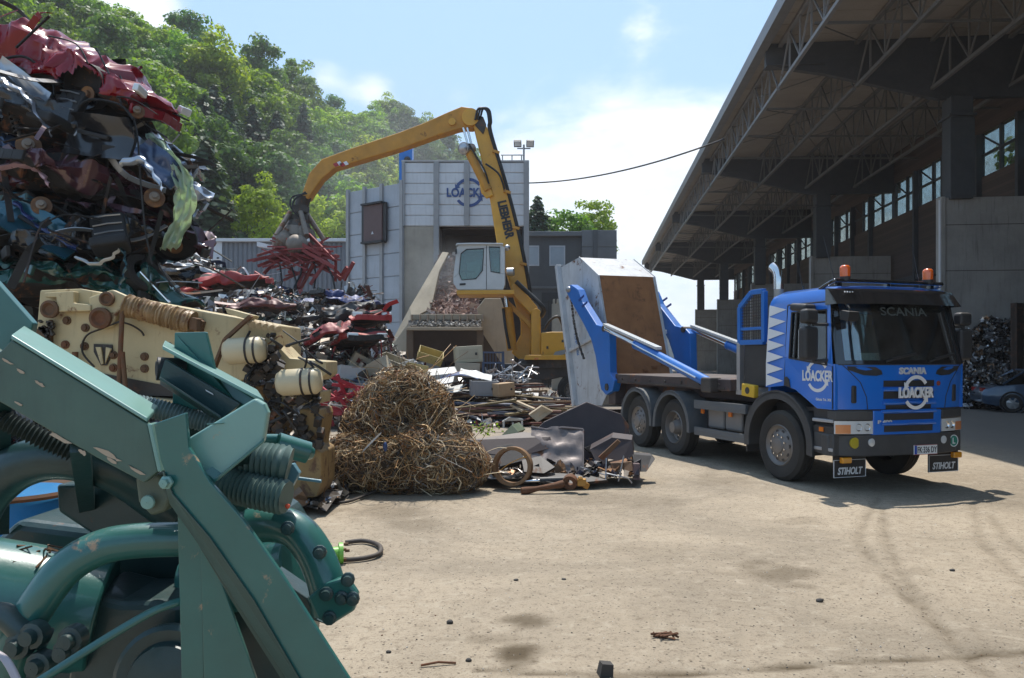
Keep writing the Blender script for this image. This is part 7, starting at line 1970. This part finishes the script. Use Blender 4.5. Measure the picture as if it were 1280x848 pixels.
# ================================================================== FLAT SHEETS, RING AND LEVER BESIDE IT
shp = mat('brown_plate', (.042, .027, .027), .55, .1, var=.3, vs=2.5, rust=.15, rs=3, bump=.1, dust=.06)
shm = mat('shiny_sheet', (.15, .125, .12), .5, .35, var=.35, vs=4, rust=.15, rs=4, bump=.3, bs=14, dust=.1)
drk = mat('dark_plate', (.025, .021, .021), .55, .1, var=.4, rust=.3, dust=.12)


def sheet_thing(name, label, pts, th, m_, cat='metal sheet', bend=.03):
    b = MB(); b.prism(pts, th); o = b.build(name, m_, bevel=.004); c = sum((Vector(p) for p in pts), Vector()) / len(pts)
    for v in o.data.vertices: v.co -= c
    o.location = c; return tag(o, label, cat)


sheet_thing('bent_plate', 'large dark brown steel plate with cut corners leaning between wire heap and rear wheels', [at(672, 536, 12.12), at(680, 528, 12.14), at(733, 503, 12.28), at(776, 518, 12.24), at(786, 532, 12.2), at(787, 550, 12.1), at(775, 575, 11.95), at(730, 585, 11.9), at(690, 575, 11.95)], (0, .035, .008), shp)
b = MB(); A_, B_, C_, D_ = at(664, 534, 11.62), at(729, 537, 11.58), at(729, 592, 11.15), at(664, 590, 11.15); r = random.Random(5)
b.slab(lambda u, v: A_.lerp(B_, u).lerp(D_.lerp(C_, u), v) + V(0, -.03 * noise.noise(V(u * 4, v * 4, 1)), .045 * noise.noise(V(u * 3.1, v * 3.7, 4)) + .02 * noise.noise(V(u * 9, v * 9, 2))), 18, 18, (0, .008, -.006))
b.tube([A_, A_.lerp(B_, .3) + V(0, 0, -.03), A_.lerp(B_, .6) + V(0, 0, .015), B_], .02, 6); b.tube([B_, C_], .015, 6)
tag(b.build('shiny_sheet', shm, smooth=40), 'shiny crinkled metal sheet lying against the dark plates', 'metal sheet')
for nm, lab, pts, th, m_ in (('folded_plate', 'dark folded plate lying left of the shiny sheet, above the ring', [at(588, 550, 11.45), at(655, 540, 11.6), at(688, 546, 11.5), at(690, 560, 11.4), at(645, 572, 11.25), at(600, 566, 11.3)], (0, .05, -.01), shp),
                             ('folded_plate', 'narrow black plate stacked behind the rusty ring', [at(590, 562, 11.35), at(640, 555, 11.4), at(658, 575, 11.2), at(600, 590, 11.1)], (0, .03, -.05), drk),
                             ('curved_plate', 'dark violet plate lying in front of the shiny sheet', [at(652, 575, 11.0), at(676, 570, 11.1), at(694, 584, 10.9), at(680, 592, 10.8), at(655, 590, 10.8)], (0, .04, -.03), drk),
                             ('flat_bar', 'long flat dark bar lying under the shiny sheet', [at(660, 589, 10.95), at(735, 594, 10.9), at(760, 600, 10.8), at(700, 606, 10.6), at(664, 598, 10.7)], (0, .04, -.05), drk)):
    sheet_thing(nm, lab, pts, th, m_)
rg = thing('iron_ring', 'wide rusty iron ring standing upright beside the wire heap', 'ring', at(641, 583, 10.75), 0, None, (R(84), R(6), R(-12)))
b = MB(); b.lathe([(.225, -.10), (.275, -.10), (.275, .10), (.225, .10)], (0, 0, 0), (0, 0, 1), 40, True); b.build('band', mat('ring_rust', (.22, .125, .06), .7, .2, var=.3, rust=.35, rcol=(.18, .085, .03)), rg, 40, bevel=.006)
b = MB(); b.tube(smooth_path([(-.16, -.1, .19), (-.05, .02, .12), (.1, .12, .1), (.2, .16, .12)], 6), .006, 5); b.build('wire', MATS['digger_ochre'], rg, 60)
sa = thing('shock_absorber', 'black shock absorber tube lying by the ring', 'damper', at(690, 601, 10.7))
b = MB(); b.cyl((-.17, 0, 0), (.2, .02, .01), .048, n=18); b.cyl((.2, .02, .01), (.24, .02, .01), .035, n=14); b.build('tube', blk, sa, 40)
b = MB(); b.cyl((-.4, -.02, -.005), (-.17, 0, 0), .022, n=12); b.build('rod', chrome, sa, 40)
lv = thing('rusty_lever', 'heavy rusty cast lever with an eye, lying in front of the sheets', 'lever', at(690, 606, 10.45)); lv.location.z = .05
b = MB(); b.tube(smooth_path([(-.42, -.1, -.01), (-.28, -.07, .0), (-.12, -.06, .03), (.05, -.02, .05), (.16, .02, .07)], 5), [.045, .05, .05, .05, .048, .045, .04, .035, .034, .034, .034, .036, .038, .04, .042, .045, .048, .05, .05, .05, .05], 10); b.build('shank', rust_iron, lv, 60)
b = MB(); b.lathe([(.045, -.05), (.10, -.05), (.105, 0), (.10, .05), (.045, .05)], (.25, .04, .09), (.25, 1, .25), 22, True); b.build('eye', rust_iron, lv, 40)
b = MB(); r = random.Random(9); b.box((0, 0, 0), (.12, .1, .1)); b.box((.05, .02, -.04), (.08, .1, .08), (.3, .4, .5)); b.box((-.02, -.03, .05), (.06, .05, .05), (.8, .1, .3)); o = b.build('brass_lump', mat('brass', (.35, .19, .05), .45, .6, var=.3), bevel=.01); o.location = at(727, 603, 10.4); tag(o, 'small yellow brown cast lump right of the lever eye', 'scrap')
gb_ = MB(); gb_.prism([at(624, 547, 12.3), at(640, 531, 12.4), at(648, 540, 12.3), at(634, 556, 12.2)], (.12, .25, .02)); tag(gb_.build('green_box', mat('dull_green', (.06, .09, .045), .6, var=.2, rust=.1, dust=.3), bevel=.006), 'small dull green metal box behind the folded plate', 'box')
for (nm, lab, pts, th, m_) in (('bucket_piece', 'dark rusty wedge shaped bucket piece at the right end of the sheets', [at(737, 562, 11.45), at(765, 547, 11.5), at(790, 550, 11.5), at(792, 568, 11.4), at(770, 592, 11.25), at(752, 592, 11.25)], (.05, .25, .05), shp),
                               ('steel_tip', 'pointed dark steel tip pointing right at the end of the scrap row', [at(790, 568, 11.4), at(815, 570, 11.4), at(819, 574, 11.35), at(808, 590, 11.2), at(795, 590, 11.2)], (0, .15, .02), drk),
                               ('thin_strut', 'thin bent strut lying across the wedge shaped piece', [at(748, 572, 11.2), at(772, 550, 11.2), at(776, 553, 11.2), at(754, 576, 11.2)], (0, .03, .01), brownst),
                               ('dark_beam', 'long dark angle beam propped from wedge piece up to the big plate', [at(730, 560, 11.8), at(784, 538, 12.2), at(788, 543, 12.2), at(738, 566, 11.8)], (0, .05, -.02), drk),
                               ('brick_spring', 'pack of dark leaf springs at the right of the scrap row', [at(764, 580, 11.1), at(790, 577, 11.15), at(792, 596, 11.0), at(766, 597, 11.0)], (0, .3, 0), brownst),
                               ('red_block', 'small dark red block standing at the right end of the leaf springs', [at(792, 580, 11.0), at(800, 580, 11.0), at(800, 600, 10.9), at(792, 600, 10.9)], (0, .1, 0), MATS['maroon_paint'])):
    sheet_thing(nm, lab, pts, th, m_, 'scrap metal')
b = MB(); b.tube([at(758, 573, 10.95), at(757, 600, 10.85)], .009, 6); b.tube([at(780, 570, 10.9), at(773, 602, 10.8)], .012, 6); b.tube([at(758, 592, 10.85), at(785, 598, 10.8), at(790, 604, 10.8)], .012, 6)
tag(b.build('bent_rods', alu, smooth=60), 'thin pale bent rods in front of the leaf springs', 'rods')
heap_stuff('small_scrap', 'small dark scrap pieces between and under the flat sheets', 'scrap', lambda u, v: at(595 + 205 * u, 596 - 22 * v, 10.9 + .9 * v) + V(0, 0, 0), 420, (.05, .28), [(.06, .05, .05), (.12, .07, .04), (.3, .28, .27), (.03, .03, .05), (.2, .17, .14), (.25, .12, .05)], 17, scrapm, nu=10, nv=4, kinds=(2, 1, 1, 2), jit=.03)
gp = MB(); r = random.Random(2)
for k in range(60):
    p = at(590 + r.gauss(12, 9), 532 + r.gauss(4, 4), 11.9); leaf(gp, p, V(r.gauss(0, 1), -1, r.gauss(.6, 1)).normalized(), .02, r)
gp.tube([at(588, 540, 11.9), at(600, 536, 11.9), at(612, 545, 11.9)], .006, 5)
tag(gp.build('weed_sprig', LEAF['light']), 'small green leafy sprig behind the wire heap', 'plant')

# ================================================================== BOARDS, CABINETS AND BOXES
wdm = mat('board', (.17, .10, .055), .8, var=.35, vs=3, bump=.15, bs=25, objvar=.7, dust=.15)
bcol = {'wood': wdm, 'blue': mat('board_blue', (.035, .055, .11), .6, var=.2, dust=.4), 'red': mat('board_red', (.14, .03, .025), .6, var=.2, dust=.4), 'pale': mat('board_pale', (.42, .33, .22), .7, var=.2, dust=.2), 'grey': mat('beam_grey', (.16, .16, .18), .6, .2, var=.2, dust=.4), 'white': mat('board_white', (.5, .49, .46), .6, var=.2, dust=.3)}
base_me = {}
for k, (l, w_, t_) in enumerate(((2.4, .22, .035), (1.7, .34, .025), (2.9, .14, .05), (1.2, .5, .03))):
    q = MB().box((0, 0, 0), (l, w_, t_)); base_me[k] = [q.mesh('board', m_) for m_ in bcol.values()]
r = random.Random(31); names = list(bcol)
for i in range(150):
    px = r.uniform(562, 694); lv_ = r.random(); Y = 20.4 + 2.6 * r.random(); z = .05 + 1.15 * lv_ * (1 - ((px - 622) / 100) ** 2) * (.35 + .65 * (Y - 20.4) / 2.6)
    mi_ = r.choices(range(6), (11, 2, 3, 2, 1, 1))[0]; k = r.randrange(4); me = base_me[k][mi_]
    o = bpy.data.objects.new('board', me); COL.objects.link(o); o.location = (at(px, 446, Y).x, Y, max(.03, z)); o.rotation_euler = (r.gauss(0, .07), r.gauss(0, .07), r.gauss(.1, .35))
    tag(o, ('brown wooden', 'dark blue painted', 'dark red painted', 'pale yellowish wooden', 'grey', 'whitish')[mi_] + ' ' + ('medium length plank', 'wide panel board', 'long narrow batten', 'short broad board')[k] + ' in the flat pile behind the sheets', 'board', 'boards of the flat pile')
for nm, lab, a, c, m_, w_ in (('grey_beam', 'long grey beam sloping down at the left front of the board pile', (566, 511), (610, 528), bcol['grey'], .16), ('pale_plank', 'bright yellow wooden plank on top of the board pile', (640, 500), (668, 512), bcol['pale'], .2), ('pale_plank', 'second bright plank lying lower at the right of the board pile', (640, 506), (655, 514), bcol['pale'], .2)):
    tag(MB().beam(at(a[0], a[1], 20.5), at(c[0], c[1], 20.3), w_, .06).build(nm, m_, bevel=.008), lab, 'beam' if 'grey' in nm else 'plank')
tag(MB().prism([at(677, 508, 20.2), at(691, 515, 20.4), at(672, 528, 20.0), at(661, 519, 20.0)], (0, .05, .04)).build('chipboard_offcut', bcol['pale'], bevel=.005), 'pale square chipboard offcut leaning at the right of the board pile', 'board')
pb_ = thing('white_pallet', 'small whitish broken crate in front of the board pile', 'crate', at(641, 530, 20.0))
b = MB(); b.prism([V(-.28, 0, .06), V(-.1, 0, .16), V(.25, .1, .12), V(.28, .1, .08)], (0, .35, 0)); b.build('top_boards', bcol['white'], pb_)
b = MB(); b.box((-.24, .1, -.02), (.05, .3, .16)); b.box((.24, .2, -.02), (.05, .3, .16)); b.box((0, .15, -.02), (.05, .3, .1)); b.build('slat', bcol['white'], pb_)
cab_b = mat('cabinet_beige', (.42, .37, .27), .5, var=.15, dust=.3, rust=.08, objvar=.25); cab_w = mat('cabinet_white', (.55, .55, .53), .45, var=.1, dust=.25); cab_g = mat('crate_grey', (.24, .245, .26), .55, var=.1, dust=.2); card = mat('cardboard', (.38, .26, .15), .8, var=.15); ylw = mat('casing_yellow', (.42, .33, .12), .6, var=.2, rust=.15, dust=.3)


def casing(name, label, px, py, Y, size, rot, m_, cat, open_=False, group=None):
    t = thing(name, label, cat, at(px, py, Y), 0, group, rot); x, y, z = size; b = MB(); h = .025
    b.bb(-x / 2, x / 2, -y / 2, y / 2, -z / 2, -z / 2 + h); b.bb(-x / 2, -x / 2 + h, -y / 2, y / 2, -z / 2 + h, z / 2); b.bb(x / 2 - h, x / 2, -y / 2, y / 2, -z / 2 + h, z / 2); b.bb(-x / 2 + h, x / 2 - h, y / 2 - h, y / 2, -z / 2 + h, z / 2); b.bb(-x / 2 + h, x / 2 - h, -y / 2, -y / 2 + h, -z / 2 + h, z / 2)
    b.build('casing', m_, t, bevel=.012)
    if not open_: MB().bb(-x / 2 + h, x / 2 - h, -y / 2 + h, y / 2 - h, z / 2 - h * 1.2, z / 2 - .004).build('lid', m_, t)
    b = MB(); b.bb(-x * .35, x * .35, -y / 2 - .008, -y / 2 - .002, -z * .3, z * .32); p = b.build('front_panel', m_, t, bevel=.004)
    MB().bb(x * .22, x * .3, -y / 2 - .03, -y / 2 - .0085, -z * .08, z * .08).build('latch', blk, p)
    return t


for a in (('cabinet', 'pale beige cabinet lying open on its side above the wire heap', 456, 459, 22.0, (.9, .6, .55), (.1, .5, .3), cab_b, 'cabinet', True), ('cabinet', 'beige cabinet tipped to the right, second from the tallest of its group', 474, 466, 21.6, (.7, .5, .7), (.2, -.45, -.4), cab_b, 'cabinet', False),
          ('cabinet', 'off white cabinet half buried left of the beige ones', 437, 470, 21.4, (.7, .5, .5), (-.1, .15, .5), cab_w, 'cabinet', False), ('cabinet', 'beige box casing leaning behind the other cabinets', 492, 456, 23.0, (.9, .6, .4), (.2, .35, -.2), cab_b, 'cabinet', True),
          ('cabinet', 'pale cabinet standing by the hopper leg', 505, 463, 23.2, (.7, .5, .5), (0, -.25, .2), cab_w, 'cabinet', True), ('casing', 'yellowish bent casing piece under the hopper mouth', 538, 445, 24.5, (.8, .5, .3), (.5, .3, .2), ylw, 'casing', True),
          ('casing', 'squat beige gray motor box, lower of two stacked', 584, 463, 23.6, (.75, .6, .45), (0, .03, .1), cab_b, 'casing', False), ('casing', 'square beige motor box with a rounded top, upper of two stacked', 585, 443, 23.7, (.85, .6, .5), (0, -.06, .15), cab_b, 'casing', False),
          ('crate', 'grey plastic crate standing on the board pile', 605, 485, 21.6, (.78, .6, .42), (.05, .02, .15), cab_g, 'crate', True), ('carton', 'brown cardboard carton beside the grey crate', 629, 487, 21.3, (.5, .45, .36), (0, -.08, .5), card, 'carton', False),
          ('cabinet', 'grey white box low at right of the red frames', 452, 487, 20.8, (.7, .5, .4), (.1, .1, .2), cab_g, 'cabinet', True), ('casing', 'small yellow casing left of the hopper legs', 520, 466, 22.6, (.55, .5, .5), (0, .2, .4), ylw, 'casing', False),
          ('cabinet', 'flat pale appliance panel box low behind the wire heap', 552, 470, 22.8, (.9, .6, .3), (.3, -.1, .2), cab_w, 'cabinet', False)):
    casing(*a)
rk = thing('blue_rack', 'small dark blue metal rack standing on the scrap under the hopper', 'rack', at(617, 462, 23.5), .2)
b = MB()
for x in (-.33, .33): b.beam((x, 0, -.55), (x * .95, .1, .55), .06, .05)
for z in (-.5, -.15, .2, .52): b.beam((-.33, .05, z), (.33, .05, z), .05, .05)
b.build('rack_frame', mat('rack_blue', (.06, .09, .16), .5, var=.15, dust=.3), rk)
b = MB()
for i in range(7): b.beam((-.28 + i * .093, .06, -.5), (-.28 + i * .093, .09, .5), .018, .018)
b.build('rack_bars', MATS['rack_blue'], rk)
rf = MB(); r = random.Random(12)
for k in range(16): p = at(r.uniform(408, 455), r.uniform(480, 520), 19.6); d = V(r.gauss(0, 1), r.gauss(0, .4), r.gauss(0, .5)).normalized() * r.uniform(.3, .8); rf.beam(p - d, p + d, .06, .08)
tag(rf.build('red_frame_scrap', mat('red_scrap', (.32, .015, .035), .45, .1, var=.2, rust=.1, dust=.15)), 'bent crimson steel frames left of the wire heap', 'scrap frame')
bs_ = MB(); c = at(575, 474, 22.6); bs_.slab(lambda u, v: c + V(-.55 + 1.1 * u, -.3 + .5 * v, .12 * math.sin(u * 3.2) + .1 * v + .04 * noise.noise(V(u * 4, v * 3, 1))), 10, 5, (0, 0, .01)); tag(bs_.build('blue_sheet', mat('sheet_blue', (.02, .05, .16), .45, var=.15)), 'bent dark blue sheet lying on the scrap left of the two motor boxes', 'metal sheet')
for k, (px, py, sx, lab) in enumerate(((545, 482, 1.0, 'white flat panel lying lowest left of the board pile'), (480, 492, .8, 'whitish panel sticking up behind the wire heap'), (560, 492, .8, 'pale grey sheet lying between wire heap and board pile'), (595, 472, .9, 'grey white sheet tilted behind the grey crate'), (530, 490, .7, 'small white sheet just right of the wire heap top'))):
    b = MB(); c = at(px, py, 21.8); b.slab(lambda u, v: c + V((-.5 + u) * sx, (-.3 + .6 * v), .2 * (u - .5) * (-1) ** k + .15 * v + .05 * noise.noise(V(u * 3, v * 3, k))), 8, 5, (0, 0, .012)); tag(b.build('loose_sheet', cab_w), lab, 'sheet')
b = MB(); r = random.Random(14)
for k in range(40): p = at(r.gauss(632, 16), r.gauss(470, 5), 23.0); d = V(r.gauss(0, 1), r.gauss(0, 1), r.gauss(0, .6)) * .22; b.tube([p - d, p + V(r.gauss(0, .1), 0, r.gauss(0, .1)), p + d], .02, 5)
tag(b.build('wire_baskets', alu), 'tangle of bright wire baskets beside the blue rack', 'wire scrap')
heap_stuff('litter', 'small litter of scrap, foil and splinters around the board pile', 'litter', lambda u, v: V(-4.8 + 6.4 * u - 2.2 * (1 - v) * u, 19.4 + 5.0 * v, .05 + .35 * v * v), 900, (.05, .36), pal + [(.5, .4, .25), (.3, .05, .05), (.6, .6, .6)], 18, scrapm, base=False, kinds=(3, 2, 1, 3), jit=.08)
# ================================================================== THE AIR
bpy.context.view_layer.update()
mh, hnt, hb = nodes('haze_air'); hnt.nodes.remove(hb)
vp = hnt.nodes.new('ShaderNodeVolumePrincipled'); vp.inputs['Color'].default_value = (.93, .95, 1, 1); vp.inputs['Density'].default_value = .00042; vp.inputs['Anisotropy'].default_value = .2
hnt.links.new(vp.outputs[0], hnt.nodes['Material Output'].inputs['Volume'])
o = MB().bb(-1000, 1000, -400, 1600, -3, 120).build('haze', mh); o['kind'] = 'stuff'; o['label'] = 'thin summer haze over the yard and the wooded hill'
# dust thrown up by the chute and the grab: soft edged clouds of air-borne dust, below the wooded hill
for nm, lab, c, rad, den in (('dust_cloud', 'thin grey dust drifting between the steel building and the wooded hill', at(490, 200, 60), (13, 8, 11), .028), ('chute_dust', 'pale dust hanging over the concrete chute', at(552, 352, 37), (2.6, 2.2, 2.6), .16)):
    m, n, hb = nodes(nm); n.nodes.remove(hb); tcn = n.nodes.new('ShaderNodeTexCoord')
    ln = n.nodes.new('ShaderNodeVectorMath'); ln.operation = 'LENGTH'; n.links.new(tcn.outputs['Object'], ln.inputs[0])
    fo = ramp_n(n, ln.outputs['Value'], 1.0, .15); nz = ramp_n(n, noise_n(n, tcn.outputs['Object'], 1.8, 3, .6), .3, .75)
    vq = n.nodes.new('ShaderNodeVolumePrincipled'); vq.inputs['Color'].default_value = (.93, .91, .88, 1)
    n.links.new(math_n(n, 'MULTIPLY', math_n(n, 'MULTIPLY', fo, math_n(n, 'ADD', nz, .25)), den), vq.inputs['Density']); n.links.new(vq.outputs[0], n.nodes['Material Output'].inputs['Volume'])
    d = MB().ball((0, 0, 0), 1.0, 12).build(nm, m); d.location = c; d.scale = rad; tag(d, lab, 'dust', kind='stuff')
SC.cycles.volume_bounces = 0; SC.cycles.volume_step_rate = 4
